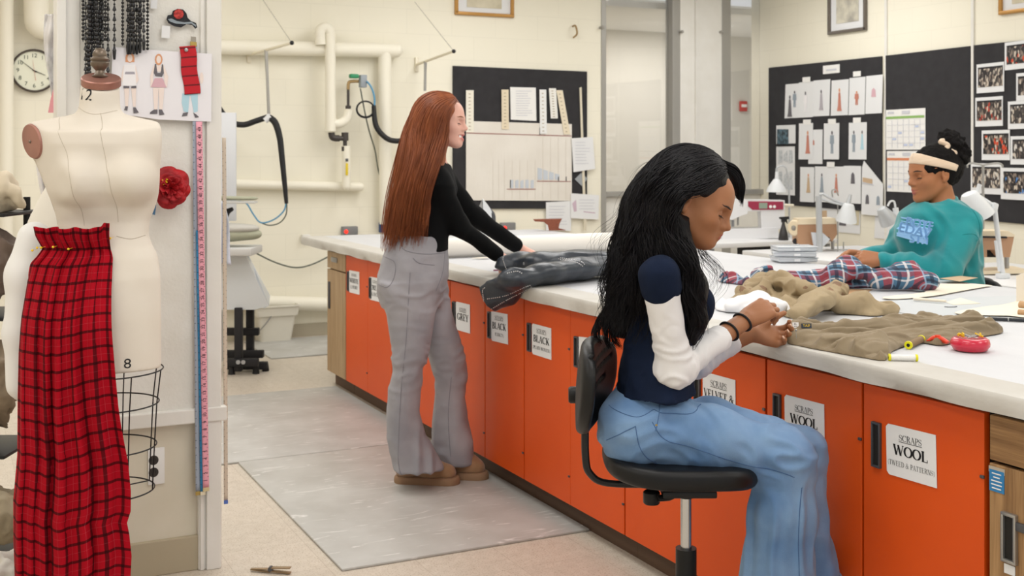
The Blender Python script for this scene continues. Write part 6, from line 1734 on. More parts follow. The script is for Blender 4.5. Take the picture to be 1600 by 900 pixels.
c = tz(1244, 516, .056); b = B().cyl(c-RGT*0.001, c+RGT*0.001-UP*0.022, 0.0009, seg=6); b.sphere(c, 0.003, u=8, v=6)
solo('straight_pin', b, M_steel, 'silver straight pin with a yellow glint below the size label', 'pin')
# back khaki trousers (two lumps) with camouflage patches
o = heap('khaki_jacket', [(1128, 480), (1170, 478), (1215, 492), (1236, 498), (1262, 494), (1290, 486), (1330, 492), (1372, 495), (1405, 486), (1400, 474, .02), (1350, 462, .03), (1300, 458, .05), (1270, 452, .06), (1210, 446, .05), (1150, 458, .03)], 0.035, 0.06, 8, [M_khaki2, M_camo], ridges=[], foldd=tuple(((tz(1390, 485)-tz(1240, 470)).normalized())[:2]), fscale=24, famp=0.75, vox=0.004, extra=[([(1243, 489, .950), (1272, 472, .965), (1306, 452, .972)], [.030, .050, .038], .65), ([(1160, 458, .94), (1190, 440, .96), (1228, 440, .985), (1264, 452, .975)], [.022, .036, .034, .03], None), ([(1180, 462, .94), (1200, 444, .97)], [.02, .026], None), ([(1312, 478, .938), (1350, 475, .942), (1396, 485, .925)], [.036, .040, .020], .8)], disp=cdisp(0.009, 16, 5, (tz(1300, 455)-tz(1244, 490)).normalized()), mfn=lambda C: ((fbm(C*22, 5, 2) > 0.78) & (C[:, 2] > TOPZ+0.02)).astype(int))
tag(o, 'light khaki garment with brown camouflage patches, bunched up behind the sewing hands', 'garment')
o = heap('white_cloth', [(1118, 486), (1165, 490), (1215, 494), (1236, 492), (1232, 480), (1205, 468, .04), (1180, 462, .05), (1150, 466, .03), (1122, 472)], 0.030, 0.04, 13, mat('white_cotton', 'EDEDEF', 0.85, bump=0.1), ridges=[([(1150, 484), (1185, 480), (1222, 486)], 0.04, 0.014)], extra=[([(1140, 480, .930), (1185, 468, .945), (1222, 478, .945)], [.018, .034, .020], .8)], disp=cdisp(0.005, 14, 9, (1, 0, 0)), foldd=(0.9, -0.3), fscale=16, famp=0.5)
tag(o, 'white cotton cloth lying in front of the light khaki garment', 'cloth')
# plaid shirt
M_pshirt = plaid_mat('blue_red_plaid_shirt', '49708C', [(0, 0.11, 0.0, 0.036, 'A8363C', 0.85), (1, 0.11, 0.1, 0.040, '8E2A36', 0.75), (0, 0.11, 0.35, 0.008, 'E6E2E2', 0.85), (1, 0.11, 0.45, 0.008, 'E6E2E2', 0.8), (0, 0.11, 0.62, 0.014, '1E2A42', 0.85), (1, 0.11, 0.75, 0.016, '1B2438', 0.85), (0, 0.11, 0.85, 0.006, '8FB2CF', 0.8), (1, 0.11, 0.92, 0.006, '9DBAD2', 0.8)], twill=0.2, sheen=0.1)
o = heap('plaid_shirt', [(1120, 440), (1160, 446), (1200, 450), (1250, 452), (1310, 451), (1380, 450), (1440, 451), (1458, 448), (1456, 440, .03), (1420, 432, .04), (1370, 428, .04), (1330, 426, .05), (1290, 430, .04), (1240, 434, .04), (1200, 428, .04), (1180, 432, .04), (1140, 436)], 0.075, 0.07, 21, M_pshirt, ridges=[([(1305, 440), (1330, 434), (1352, 438)], 0.06, 0.045), ([(1185, 440), (1198, 436)], 0.04, 0.05), ([(1380, 440), (1420, 440), (1450, 444)], 0.045, 0.025)], foldd=tuple(RGT[:2]), fscale=22, famp=0.6, extra=[([(1185, 432, .955), (1200, 424, .985)], [.035, .03], None), ([(1302, 428, .975), (1326, 419, .99), (1352, 424, .985)], [.045, .045, .03], .9), ([(1375, 434, .96), (1420, 430, .97), (1450, 438, .955)], [.045, .05, .035], .9), ([(1230, 436, .95), (1290, 434, .955)], [.04, .04], .8)], disp=cdisp(0.010, 14, 25, RGT), uv=lambda V: np.stack([V@A3(RGT)+0.03*fbm(V*6, 3, 2), V@A3(FWD)*0.9+V[:, 2]*1.3+0.03*fbm(V*6, 7, 2)], -1))
tag(o, 'red, blue and white plaid shirt heaped across the far side of the table', 'shirt')
# paper under the shirt, pattern pieces
def paper(name, pts, m, label, cat='paper', th=0.0009, lift=0.0, group=None):
    b = B(); b.prism([tz(x, y)+UP*lift for x, y in pts], (0, 0, th)); return solo(name, b, m, label, cat, group, 0)
M_kraft = mat('kraft_paper', 'C09A72', 0.75)
M_pat = mat('cream_pattern_paper', 'EFE6D6', 0.7, color2='E8DDCA', nscale=3)
paper('kraft_paper', [(1290, 452), (1364, 452), (1352, 459), (1318, 462), (1286, 459)], M_kraft, 'small brown paper corner under the plaid shirt')
o = heap('pattern_paper', [(1446, 446), (1500, 441, .01), (1545, 446), (1590, 452), (1552, 458), (1508, 462), (1462, 466), (1400, 470), (1375, 466), (1440, 458)], 0.006, 0.04, 31, M_pat, foldd=(1, 0.3), fscale=5, famp=0.8, thick=0.002, vox=0.005)
tag(o, 'rumpled cream pattern paper right of the plaid shirt', 'paper')
paper('cutting_mat', [(1375, 470), (1590, 462), (1640, 500), (1480, 497), (1400, 488)], mat('pale_grey_mat', 'C9CDD0', 0.5), 'pale blue-grey sheet under the pattern papers', 'sheet')
paper('kraft_paper', [(1468, 441), (1500, 437), (1528, 440), (1500, 446)], mat('kraft_pale', 'CBAE8C', 0.7), 'tan paper scrap by the elbow of the teal sweatshirt', lift=0.016)
def rolled(name, a, c, r, label, m):
    b = B(); a = tz(*a)+UP*(r+0.002); c = tz(*c)+UP*(r+0.002)
    P = [a.lerp(c, i/8) for i in range(9)]; b.tube(P, [r*(1-0.25*i/8) for i in range(9)], seg=16, flat=(1.0, 0.8), cap=True)
    return solo(name, b, m, label, 'paper')
rolled('rolled_paper', (1428, 471), (1478, 475), 0.008, 'narrow curled strip of cream paper in the middle of the grey sheet', M_pat)
paper('pattern_paper', [(1478, 473), (1500, 466), (1532, 475), (1490, 477)], M_pat, 'folded cream paper triangle beside the curled strip', lift=0.0012)
o = heap('pattern_paper', [(1484, 492), (1530, 496), (1575, 498), (1640, 500), (1660, 470), (1600, 456, .01), (1575, 468, .012), (1545, 478), (1500, 486)], 0.012, 0.06, 37, M_pat, foldd=(1, 0.6), fscale=4, famp=0.6, thick=0.002, vox=0.006)
tag(o, 'large loose cream pattern sheet at the right edge of the table', 'paper')
b = B(); a = onZ(1590, 452, TOPZ+0.03)
b.prism([tz(1588, 474), tz(1650, 480), tz(1650, 480)+UP*0.17, tz(1588, 474)+UP*0.10], (0.001, 0.001, 0)); solo('pattern_paper', b, M_pat, 'cream sheet standing up at the right edge of the photo', 'paper', None, 0)
for i, (x, y, r_, ln) in enumerate(((1592, 494, 0.012, 60), (1594, 484, 0.016, 60))):
    rolled('kraft_roll', (x, y), (x+ln, y+6), r_, ('lower' if i == 0 else 'upper')+' curled kraft paper roll at the right edge of the table', M_kraft)
# black pen
t = thing('marker_pen', 'long black pen lying at the right edge of the table', 'pen', tz(1570, 503))
a = tz(1546, 501)+UP*0.006; c = tz(1640, 505)+UP*0.006; dr_ = (c-a).normalized()
obj('barrel', B().cyl(a, c, 0.006), mat('pen_dark', '23282E', 0.35), t)
obj('nib', B().cyl(a, a-dr_*0.012, 0.004, 0.001), M_gun, t)
obj('ring', B().cyl(a+dr_*0.055, a+dr_*0.058, 0.0064), M_steel, t)
# wire hook
a = tz(1480, 481); b = B().tube([a+RGT*-0.01+UP*0.004, a+UP*0.003, a+RGT*0.025+UP*0.003, a+RGT*0.035+UP*0.005], 0.0014, seg=6)
solo('safety_pin', b, M_gun, 'small dark wire pin on the grey sheet', 'pin')
# pincushion
pcn = tz(1516, 548); t = thing('magnetic_pincushion', 'round red magnetic pin dish filled with yellow-headed pins', 'pincushion', pcn)
r_ = 0.0525
obj('dish', B().lathe([(0, 0.001), (r_*0.72, 0.001), (r_*0.86, 0.004), (r_*0.90, 0.009), (r_*0.99, 0.014), (r_*1.0, 0.022), (r_*0.94, 0.032), (r_*0.80, 0.037), (r_*0.62, 0.036), (r_*0.3, 0.032), (0, 0.031)], pcn, (0, 0, 1), 48), mat('cherry_red_plastic', 'CF2240', 0.25, coat=0.4), t, 60)
rng = random.Random(8)
for i in range(34):
    an = rng.uniform(-0.6, 0.6)+(PI if i % 3 else 0); ra = rng.uniform(0.3, 0.62)*r_
    h = pcn+RGT*math.cos(an)*ra+FWD*math.sin(an)*ra*0.9+UP*(0.040+rng.uniform(0, 0.007)); e_ = pcn-RGT*math.cos(an)*ra*0.5+FWD*rng.uniform(-0.02, 0.02)+UP*0.038
    pn = obj('pin', B().cyl(h, e_, 0.0006, seg=5), M_steel, t)
    obj('pin_head', B().sphere(h, 0.0030, u=9, v=6), M_pin, pn)
# orange thread snips
t = thing('thread_snips', 'orange-red plastic clip beside the red pin dish', 'clip', tz(1464, 538))
M_or = mat('orange_red_plastic', 'E5401F', 0.35)
a, c = tz(1449, 537)+UP*0.008, tz(1479, 541)+UP*0.010
for k, off in enumerate((0.0, 0.011)):
    obj('handle', B().tube([a+UP*off*0.3-FWD*off, a.lerp(c, 0.35)+UP*(0.008+off*0.4), a.lerp(c, 0.7)+UP*(0.006+off*0.5)-FWD*off*0.5, c+UP*off*0.2-FWD*off], [0.005, 0.0075, 0.007, 0.006], seg=10, smooth=4, flat=(1, 0.7)), M_or, t)
obj('pivot', B().lathe([(0, 0.02), (0.008, 0.019), (0.009, 0.006)], a.lerp(c, 0.55), (0, 0, 1), 16), M_or, t)
# thread spools
def spool(name, a, c, r, tm, capm, label):
    t = thing(name, label, 'thread spool', a); L_ = (c-a).length; ax_ = (c-a).normalized()
    obj('thread', B().lathe([(r*0.78, 0.006), (r*0.86, 0.008), (r*0.86, L_-0.008), (r*0.78, L_-0.006)], a, ax_, 24), tm, t)
    for z0_ in (0, L_-0.006):
        obj('end_cap', B().lathe([(r*0.42, 0), (r*0.95, 0), (r, 0.0015), (r, 0.005), (r*0.9, 0.006), (r*0.42, 0.006)], a+ax_*z0_, ax_, 24, cap=False), capm, t)
        obj('core', B().lathe([(0, 0.0005 if z0_ == 0 else 0.0055), (r*0.44, 0.0005 if z0_ == 0 else 0.0055), (r*0.44, 0.004)], a+ax_*z0_, ax_, 16, cap=False), M_dark, t)
M_ylw = mat('acid_yellow_plastic', 'E6E016', 0.4)
r_ = 0.0095
spool('thread_spool', tz(1388, 564)+UP*r_*1.0, tz(1434, 565)+UP*r_*1.0, r_, mat('white_thread', 'EEEDEA', 0.7, bump=0.4, bscale=300), M_ylw, 'spool of white thread with yellow ends nearest to the table edge')
r_ = 0.0115
spool('thread_spool', tz(1419, 546)+UP*r_, tz(1440, 536)+UP*r_, r_, mat('brown_thread', '8C7557', 0.8, bump=0.4, bscale=300), M_ylw, 'spool of brown thread with a yellow end leaning on the khaki trousers')

# studded jacket
M_leather = mat('blue_grey_leather', '363D47', 0.32, color2='292F37', nscale=9, namt=0.9, bump=0.25, bscale=60, spec=0.5)
s = SDF(); up = (UP, 0.55)
def J(px, py, z): return onZ(px, py, z)
s.chain([J(948, 414, 0.965), J(900, 420, 0.965), J(850, 428, 0.958), J(806, 440, 0.935)], [0.088, 0.084, 0.078, 0.070], k=0.02, fl=(UP*0.9+FWD*0.3, 0.5))
c1_ = Pd(786, 455, 4.80); c2_ = Pd(762, 466, 4.84); c3_ = Pd(752, 471, 4.85)
s.chain([J(806, 440, 0.935), c1_, c2_], [0.068, 0.066, 0.066], k=0.02, fl=(FWD*0.8+UP*0.5, 0.42))
s.chain([c2_, c3_], [0.066, 0.066], k=0.01, fl=(FWD*0.8+UP*0.5, 0.42))
s.plane(Pd(760, 468, 4.84), Pd(756, 469, 4.84)-Pd(790, 455, 4.80), 0.003)
sl = blob('leather_sleeve', s, 0.005, M_leather, None, disp=lambda V, N: 0.006*ridged(V*A3((8, 8, 20))+fbm(V*5, 3, 2)[:, None]*0.7, 6)-0.002)
jk = thing('leather_jacket', 'blue-grey leather jacket with silver studs, one sleeve hanging over the table edge', 'jacket', J(850, 428, 0.92))
sl.parent = jk; sl.matrix_parent_inverse = Matrix.Translation(jk.location).inverted(); sl.name = 'hanging_sleeve'
s = SDF()
s.chain([J(800, 412, 0.965), J(850, 412, 0.975), J(905, 410, 0.975), J(955, 412, 0.97)], [0.045, 0.07, 0.085, 0.08], k=0.04, fl=(UP, 0.6))
s.cone(J(790, 412, 0.97), J(826, 412, 0.965), 0.048, 0.048, 0.03, fl=(FWD, 0.6))
s.fn(lambda P: TOPZ+0.002-P[..., 2], 0.004, '&')
jb = blob('jacket_body', s, 0.006, M_leather, jk, disp=lambda V, N: 0.010*ridged(V*A3((7, 7, 22))+fbm(V*5, 3, 2)[:, None]*0.8, 16)-0.004)
bvs = [world_bvh(sl), world_bvh(jb)]
M_stud = mat('silver_stud', 'D8D8DA', 0.2, metal=0.9)
def stud_row(pts, n, r_=0.0028, which=None):
    P, _ = spline([Vector((x, y, 0)) for x, y in pts], [1]*len(pts), 20); b = B()
    L = [0]; 
    for i in range(1, len(P)): L.append(L[-1]+(P[i]-P[i-1]).length)
    for i in range(n):
        t_ = L[-1]*i/(n-1); k_ = min(range(len(L)), key=lambda j: abs(L[j]-t_)); x, y = P[k_].x, P[k_].y
        o_ = CAM; dv = ray(x, y).normalized(); best = None
        for bv_ in bvs:
            h = bv_.ray_cast(o_, dv, 9)
            if h[0] is not None and (best is None or h[3] < best[3]): best = h
        if best is not None: b.sphere(best[0], r_, u=7, v=5)
    if len(b.bm.verts): obj('stud_row', b, M_stud, jk)
for pts, n in (([(757, 450), (754, 455), (758, 478), (765, 487)], 16), ([(762, 467), (790, 462), (815, 451), (828, 446)], 22), ([(766, 484), (790, 470), (815, 457), (830, 449)], 24), ([(788, 398), (786, 406), (791, 420)], 10), ([(873, 405), (900, 410), (910, 416)], 14), ([(876, 403), (905, 408), (913, 413)], 14), ([(793, 427), (808, 424), (815, 427)], 8)): stud_row(pts, n)
h = None
for bv_ in bvs:
    q = bv_.ray_cast(CAM, ray(819, 412).normalized(), 9)
    if q[0] is not None: h = q
if h: obj('snap_button', B().lathe([(0, 0.003), (0.006, 0.003), (0.007, 0)], h[0], -FWD, 14), M_stud, jk)
# paper roll across the table
t = thing('paper_roll', 'long thick roll of white paper lying across the far part of the table', 'paper roll', tz(800, 400))
a = tz(690, 403); c = Vector((TX1-0.12, a.y, a.z)); a = Vector((TX0+0.10, a.y, a.z)); r_ = 0.050
obj('roll', B().lathe([(0.022, 0.0), (r_, 0.0), (r_*1.01, 0.01), (r_*1.01, (c-a).length-0.01), (r_, (c-a).length), (0.022, (c-a).length)], a+UP*(r_+0.003), (1, 0, 0), 36, cap=False), mat('roll_white', 'E9E4DC', 0.6), t, 50)
obj('cardboard_core', B().lathe([(0.018, -0.002), (0.022, -0.002), (0.022, (c-a).length+0.002), (0.018, (c-a).length+0.002), (0.018, -0.002)], a+UP*(r_+0.003), (1, 0, 0), 24, cap=False), M_kraft, t, 50)
# wooden clapper, iron, yellow tape, pencil, cord ends
t = thing('tailors_clapper', 'brown wooden pressing board on the far corner of the table', 'pressing board', onZ(855, 361, TOPZ))
q = onZ(860, 361, TOPZ); dq = (q-CAM).dot(FWD)
def qq(px, py): return Pd(px, py, dq)
obj('board', B().prism([qq(833, 343), qq(878, 342), qq(874, 350), qq(873, 357), qq(884, 360), qq(858, 360), qq(856, 352), qq(850, 347), qq(836, 346)], FWD*0.06), mat('cherry_wood', '8A4A30', 0.45, color2='7A3F28', nscale=20, stretch=(1, 8, 8)), t, 40)
t = thing('steam_iron', 'grey and white iron standing on its heel on the table behind the black sleeve', 'iron', onZ(758, 360, TOPZ))
di = 8.2
def ii(px, py, o=0.0): return Pd(px, py, di+o)
obj('soleplate', B().prism([ii(753, 312), ii(742, 338), ii(741, 361), ii(757, 361)], FWD*0.10+RGT*0.01), mat('iron_grey', '9B9A98', 0.35, metal=0.5), t, 40)
obj('housing', B().prism([ii(754, 311), ii(757, 361), ii(768, 361), ii(768, 330), ii(761, 320)], FWD*0.09), mat('iron_white', 'D8DADD', 0.4), t, 40)
obj('grip', B().tube([ii(765, 328, .04), ii(771, 336, .04), ii(771, 352, .04), ii(766, 358, .04)], 0.014, seg=10, smooth=4), M_gun, t)
a, c = tz(874, 404)+UP*0.01, tz(893, 403)+UP*0.01
o = heap('yellow_tape', [(872, 405), (880, 407), (893, 406), (892, 402), (880, 401)], 0.02, 0.03, 41, M_pin, vox=0.006, fscale=30); tag(o, 'small bright yellow scrap on the table behind the leather jacket', 'scrap')
b = B().cyl(tz(771, 424)+UP*0.005, tz(806, 423)+UP*0.005, 0.0035, seg=8); solo('pencil', b, mat('pencil_blue_red', '5B4E78', 0.4, color2='B84A58', nscale=3), 'thin blue and red pencil at the cuff of the leather jacket', 'pencil')
o = heap('pattern_paper', [(706, 410), (740, 404), (775, 404), (782, 412), (768, 418), (730, 417)], 0.008, 0.05, 43, M_pat, vox=0.008, fscale=8, thick=0.002); tag(o, 'curled tan-edged paper under the reaching hands', 'paper')
# plastic cases and clutter by the far edge
M_clear = mat('clear_plastic_case', 'DCE0E6', 0.2, alpha=0.8)
for i, (px, py, w, rz_) in enumerate(((1237, 408, 0.20, 0.1), (1243, 400, 0.21, -0.15), (1240, 394, 0.20, 0.05))):
    c = onZ(1240, 409, TOPZ)
    c = Vector((c.x, c.y, TOPZ+0.014+0.027*i)); t = thing('bobbin_case', ['lowest', 'middle', 'topmost'][i]+' clear plastic case in the stack behind the plaid shirt', 'plastic case', c, 'clear plastic cases')
    Rm = Matrix.Rotation(-YAW+rz_, 3, 'Z')
    obj('box', B().box(c, (w, 0.15, 0.022), rot=Rm, bev=0.008, seg=3), M_clear, t)
    obj('lid', B().box(c+UP*0.011, (w+0.006, 0.156, 0.005), rot=Rm, bev=0.002), M_clear, t)
    obj('latch', B().box(c-FWD*0.078, (0.03, 0.006, 0.012), rot=Rm, bev=0.002), M_paper2, t)

# ------------------------------------------------------------------ drafting stool
M_pu = mat('black_polyurethane', '131314', 0.42, bump=0.02, bscale=120, spec=0.3)
M_chrome = mat('polished_steel', 'C9CACC', 0.22, metal=1.0)
SD = 3.06
sc_ = Pd(1072, 242, SD)
zt = EYE-(727-242)*SD/FPX+0.032
st = thing('drafting_stool', 'tall black work stool with a chrome post under the seated person', 'stool', (sc_.x, sc_.y, 0))
s = SDF(); cs_ = Pd(1060, 242, SD); cs_.z = zt-0.030
def seatf(P):
    u = (P-A3(cs_))@A3(RGT); w = (P-A3(cs_))@A3(FWD); z = P[..., 2]-cs_.z
    zz = z-0.010*np.clip(-u/0.2, 0, 1)**2*2+0.012*np.clip((u-0.05)/0.15, 0, 1)**2
    q = ((np.abs(u)/0.198)**3.2+(np.abs(w)/0.175)**3.2)**(1/3.2)
    side = (q-1)*0.2; d2 = np.abs(zz)-0.027
    ed = np.maximum(np.stack([side+0.022, d2+0.022], -1), 0); 
    return np.linalg.norm(ed, axis=-1)+np.minimum(np.maximum(side+0.022, d2+0.022), 0)-0.022
s.fn(seatf, 0.01, '+', A3(cs_)-0.3, A3(cs_)+0.3)
obj_seat = blob('seat', s, 0.006, M_pu, st, smooth_it=2)
# curved back pad
fb_ = (RGT*0.97-FWD*0.24).normalized(); sb_ = UP.cross(fb_).normalized()
bc_ = Pd(914, 600, SD)
s = SDF()
def backf(P):
    q = P-A3(bc_); u = q@A3(sb_); w = q@A3(fb_); z = q[..., 2]
    w2 = w-1.35*u*u+0.10*np.clip(-z, -0.1, 0.2)*0.6-1.2*z*z*0.5+0.10*z*0
    wid = 0.185-0.05*np.clip(-z/0.12, 0, 1)**1.5
    q_ = ((np.abs(u)/wid)**2.8+(np.abs(z)/0.122)**2.8)**(1/2.8)
    side = (q_-1)*0.12; d2 = np.abs(w2)-0.018
    ed = np.maximum(np.stack([side+0.014, d2+0.014], -1), 0)
    g = np.linalg.norm(ed, axis=-1)+np.minimum(np.maximum(side+0.014, d2+0.014), 0)-0.014
    gro = 0
    for a_, b_ in ((0.045, 0.9), (0.01, 0.75), (-0.03, 0.6)):
        gro = gro+np.exp(-((z-a_-np.abs(u)*0.35)/0.0045)**2)*(w2 > 0)*(np.abs(u) < wid*b_)*(np.abs(u) > 0.02)
    return (g+0.006*gro)*0.8
s.fn(backf, 0.01, '+', A3(bc_)-0.25, A3(bc_)+0.25)
bk = blob('backrest', s, 0.0045, M_pu, st, smooth_it=1)
q0 = bc_-fb_*0.020-UP*0.09
kb = Pd(893, 617, SD)
obj('knob', B().lathe([(0.021, 0), (0.0225, 0.003), (0.0225, 0.028), (0.019, 0.033), (0, 0.033)], Pd(908, 617, SD), -RGT, 14, cap=True), M_pu, st)
b = B(); b.tube([Pd(913, 590, SD), Pd(914, 660, SD), Pd(915, 715, SD), Pd(922, 740, SD), Pd(950, 755, SD), Pd(1040, 757, SD), Pd(1068, 757, SD)], [0.009]*7, seg=12, smooth=6, flat=(1.5, 1))
obj('back_bar', b, M_wire, st)
zc = lambda y: EYE-(y-242)*SD/FPX
def col(y0, y1, r0, r1=None): return B().cyl((sc_.x, sc_.y, zc(y0)), (sc_.x, sc_.y, zc(y1)), r0, r1 or r0, seg=28)
obj('swivel_plate', B().box((sc_.x, sc_.y, zc(762)), (0.14, 0.14, 0.018), rot=(0, 0, -YAW), bev=0.004), M_wire, st)
obj('collar', col(764, 777, 0.019), M_pu, st)
obj('gas_post', col(775, 860, 0.0145), M_chrome, st)
obj('post_sleeve', col(856, 1040, 0.0275), M_pu, st)
obj('lever', B().tube([Pd(1061, 766, SD-0.02), Pd(1056, 772, SD-0.03), Pd(1045, 776, SD-0.05), Pd(1028, 779, SD-0.06)], [0.005, 0.008, 0.013, 0.009], seg=10, smooth=4, flat=(1, 0.8)), M_pu, st)
obj('tension_knob', B().lathe([(0, 0), (0.019, 0), (0.022, 0.004), (0.022, 0.03), (0.018, 0.034), (0, 0.034)], Pd(1018, 787, SD-0.03), (0, 0, 1), 14), M_pu, st)
b = B(); b.tube([(sc_.x+0.22*math.cos(a), sc_.y+0.22*math.sin(a), 0.235) for a in [2*PI*i/40 for i in range(40)]], 0.011, seg=10, closed=True)
obj('foot_ring', b, M_chrome, st)
for k in range(5):
    a = 2*PI*k/5+0.4; e_ = Vector((math.cos(a), math.sin(a), 0)); o0 = Vector((sc_.x, sc_.y, 0))
    l_ = obj('leg', B().tube([o0+UP*0.10, o0+e_*0.15+UP*0.09, o0+e_*0.28+UP*0.055], [0.028, 0.022, 0.016], seg=10), M_pu, st)
    obj('glide', B().cyl(o0+e_*0.27+UP*0.05, o0+e_*0.27+UP*0.001, 0.014, 0.02), M_pu, l_)
    if k < 3: obj('ring_spoke', B().cyl(o0+UP*0.235, o0+e_*0.22+UP*0.235, 0.006), M_chrome, st)

# ------------------------------------------------------------------ floor mats, clothespin
M_mat = mat('grey_marbled_rubber', 'B3B1AC', 0.5, color2='C2C1BD', nscale=4, bump=0.15, bscale=200)
nt = M_mat.node_tree; bs = nt.nodes['Principled BSDF']
tc = nt.nodes.new('ShaderNodeTexCoord'); mp = nt.nodes.new('ShaderNodeMapping'); mp.inputs['Rotation'].default_value = (0, 0, 0.9); mp.inputs['Scale'].default_value = (3, 14, 3)
n1 = nt.nodes.new('ShaderNodeTexNoise'); n1.inputs['Scale'].default_value = 1.3; n1.inputs['Detail'].default_value = 6; n1.inputs['Distortion'].default_value = 2.2
cr = nt.nodes.new('ShaderNodeValToRGB'); cr.color_ramp.elements[0].position = 0.60; cr.color_ramp.elements[0].color = (0, 0, 0, 1); cr.color_ramp.elements[1].position = 0.70; cr.color_ramp.elements[1].color = (1, 1, 1, 1)
mx = nt.nodes.new('ShaderNodeMix'); mx.data_type = 'RGBA'; mx.inputs[7].default_value = (*lin('DDDBD8'), 1)
src = bs.inputs['Base Color'].links[0].from_socket
nt.links.new(tc.outputs['Object'], mp.inputs[0]); nt.links.new(mp.outputs[0], n1.inputs['Vector']); nt.links.new(n1.outputs['Fac'], cr.inputs[0]); nt.links.new(cr.outputs[0], mx.inputs[0]); nt.links.new(src, mx.inputs[6]); nt.links.new(mx.outputs[2], bs.inputs['Base Color'])
def fl(px, py): return onZ(px, py, 0)
MX0, MX1 = fl(370, 725).x, DOORX+0.055
ya, yb_ = fl(925, 828).y, fl(370, 725).y
ya = (fl(537, 893).y)
def floor_mat(x0, x1, y0, y1, label):
    b = B().box(((x0+x1)/2, (y0+y1)/2, 0.005), (x1-x0, y1-y0, 0.010), bev=0.004)
    return solo('anti_fatigue_mat', b, M_mat, label, 'floor mat', 'grey marbled floor mats', 40)
MX0 = (fl(370, 725).x+fl(537, 893).x)/2; xr_ = min(fl(925, 828).x, DOORX+0.05)
floor_mat(MX0, xr_, ya, yb_-0.004, 'grey marbled floor mat nearest the camera, reaching under the brown boots')
floor_mat(MX0-0.14, DOORX+0.02, yb_+0.004, fl(540, 604).y, 'grey marbled floor mat behind the boots, left of the far orange cabinets')
floor_mat(fl(405, 550).x, fl(640, 550).x, fl(420, 562).y, fl(440, 531).y, 'grey marbled floor mat in front of the white bucket')
t = thing('hair_clip', 'brass duckbill clip lying on the floor near the post', 'clip', fl(420, 895))
a, c = fl(392, 893)+UP*0.006, fl(454, 897)+UP*0.006; m_ = a.lerp(c, 0.5); M_br = mat('dull_brass', '9A8263', 0.4, metal=0.5)
obj('jaw', B().box(a.lerp(m_, 0.5), ((m_-a).length, 0.016, 0.003), rot=(0, 0.06, math.atan2((c-a).y, (c-a).x)), bev=0.001), M_br, t)
obj('jaw', B().box(a.lerp(m_, 0.5)+UP*0.006, ((m_-a).length, 0.014, 0.003), rot=(0, -0.06, math.atan2((c-a).y, (c-a).x)), bev=0.001), M_br, t)
obj('spring', B().cyl(m_-FWD*0.009+UP*0.008, m_+FWD*0.009+UP*0.008, 0.0085), M_gun, t)
for k in (0, 1): obj('handle', B().box(m_.lerp(c, 0.5)+UP*(0.000+0.014*k), ((m_-c).length, 0.017, 0.004), rot=(0, -0.05*(1 if k else -1), math.atan2((c-a).y, (c-a).x)), bev=0.001), M_br, t)
# ------------------------------------------------------------------ back wall: pipes, arms, hoses, boards
def bw(px, py, off=0.0): return onY(px, py, WALLY-off)
def pipe(b, pts, r, off=0.0, seg=18, smooth=0):
    b.tube([bw(x, y, off) for x, y in pts], r, seg=seg, smooth=smooth)
rp = 0.058
t = thing('steam_pipe', 'cream insulated pipe run with a looped riser high on the back wall', 'pipe', bw(480, 75))
b = B(); pipe(b, [(120, 66), (340, 73), (618, 79)], rp, 0.09); obj('pipe', b, M_pipe, t)
b = B(); pipe(b, [(601, 82), (602, 200), (603, 350)], 0.054, 0.09); obj('pipe', b, M_pipe, t)
b = B(); b.sphere(bw(618, 79, 0.09), rp, u=18, v=12); obj('end_cap', b, M_pipe, t)
b = B(); pipe(b, [(501, 70), (500, 52), (503, 45), (510, 43), (515, 50), (516, 70), (516.5, 205)], 0.042, 0.16, smooth=3); obj('riser', b, M_pipe, t)
b = B(); pipe(b, [(518, 192), (530, 193), (541, 186), (545, 172)], 0.036, 0.16, smooth=6); obj('elbow', b, M_pipe, t)
b = B(); pipe(b, [(541, 228), (541, 291)], 0.034, 0.14); b.sphere(bw(541, 291, 0.14), 0.034); obj('pipe', b, M_pipe, t)
M_rust = mat('dark_pipe_fitting', '4A4543', 0.5, metal=0.4); M_brz = mat('brass_fitting', 'A98D62', 0.4, metal=0.6)
b = B(); pipe(b, [(518, 207), (519, 214), (524, 216), (530, 216)], 0.026, 0.14, smooth=3); pipe(b, [(530, 216), (538, 216)], 0.02, 0.14); obj('valve', b, M_rust, t)
b = B(); pipe(b, [(539, 207), (539, 220)], 0.028, 0.14); pipe(b, [(539, 220), (539, 228)], 0.016, 0.14); pipe(b, [(539, 229), (539, 236)], 0.027, 0.14); obj('valve', b, M_rust, t)
b = B(); pipe(b, [(544, 169), (544, 140)], 0.011, 0.14); pipe(b, [(544, 170), (544, 165)], 0.022, 0.14); obj('nipple', b, M_rust, t)
b = B(); pipe(b, [(544, 140), (545, 129), (552, 127), (560, 127)], 0.013, 0.14, smooth=3); obj('brass_union', b, M_brz, t)
for x, y0, y1 in ((519.5, 146, 165), (542, 255, 274)):
    b = B(); q0, q1 = bw(x, y0, 0.19), bw(x, y1, 0.19); b.box((q0+q1)/2, (0.02, 0.006, q0.z-q1.z), bev=0.002); o = obj('pipe_label', b, mat('yellow_sticker', 'E3C722', 0.5), t); 
    b = B(); q = bw(x, y1+4 if y0 < 200 else y0-5, 0.19); b.box(q, (0.024, 0.006, 0.024), bev=0.004); obj('gauge_tag', b, M_gun, t)
b = B(); q = bw(553, 119, 0.16); b.box(q, (0.075, 0.05, 0.035), bev=0.01); obj('solenoid_body', b, mat('green_valve', '2F8F62', 0.4), t)
b = B(); q0, q1 = bw(562, 117, 0.16), bw(572, 137, 0.16); b.box((q0+q1)/2, (q1.x-q0.x, 0.06, q0.z-q1.z), bev=0.006); obj('control_box', b, mat('grey_box', '9AA2AA', 0.5), t)
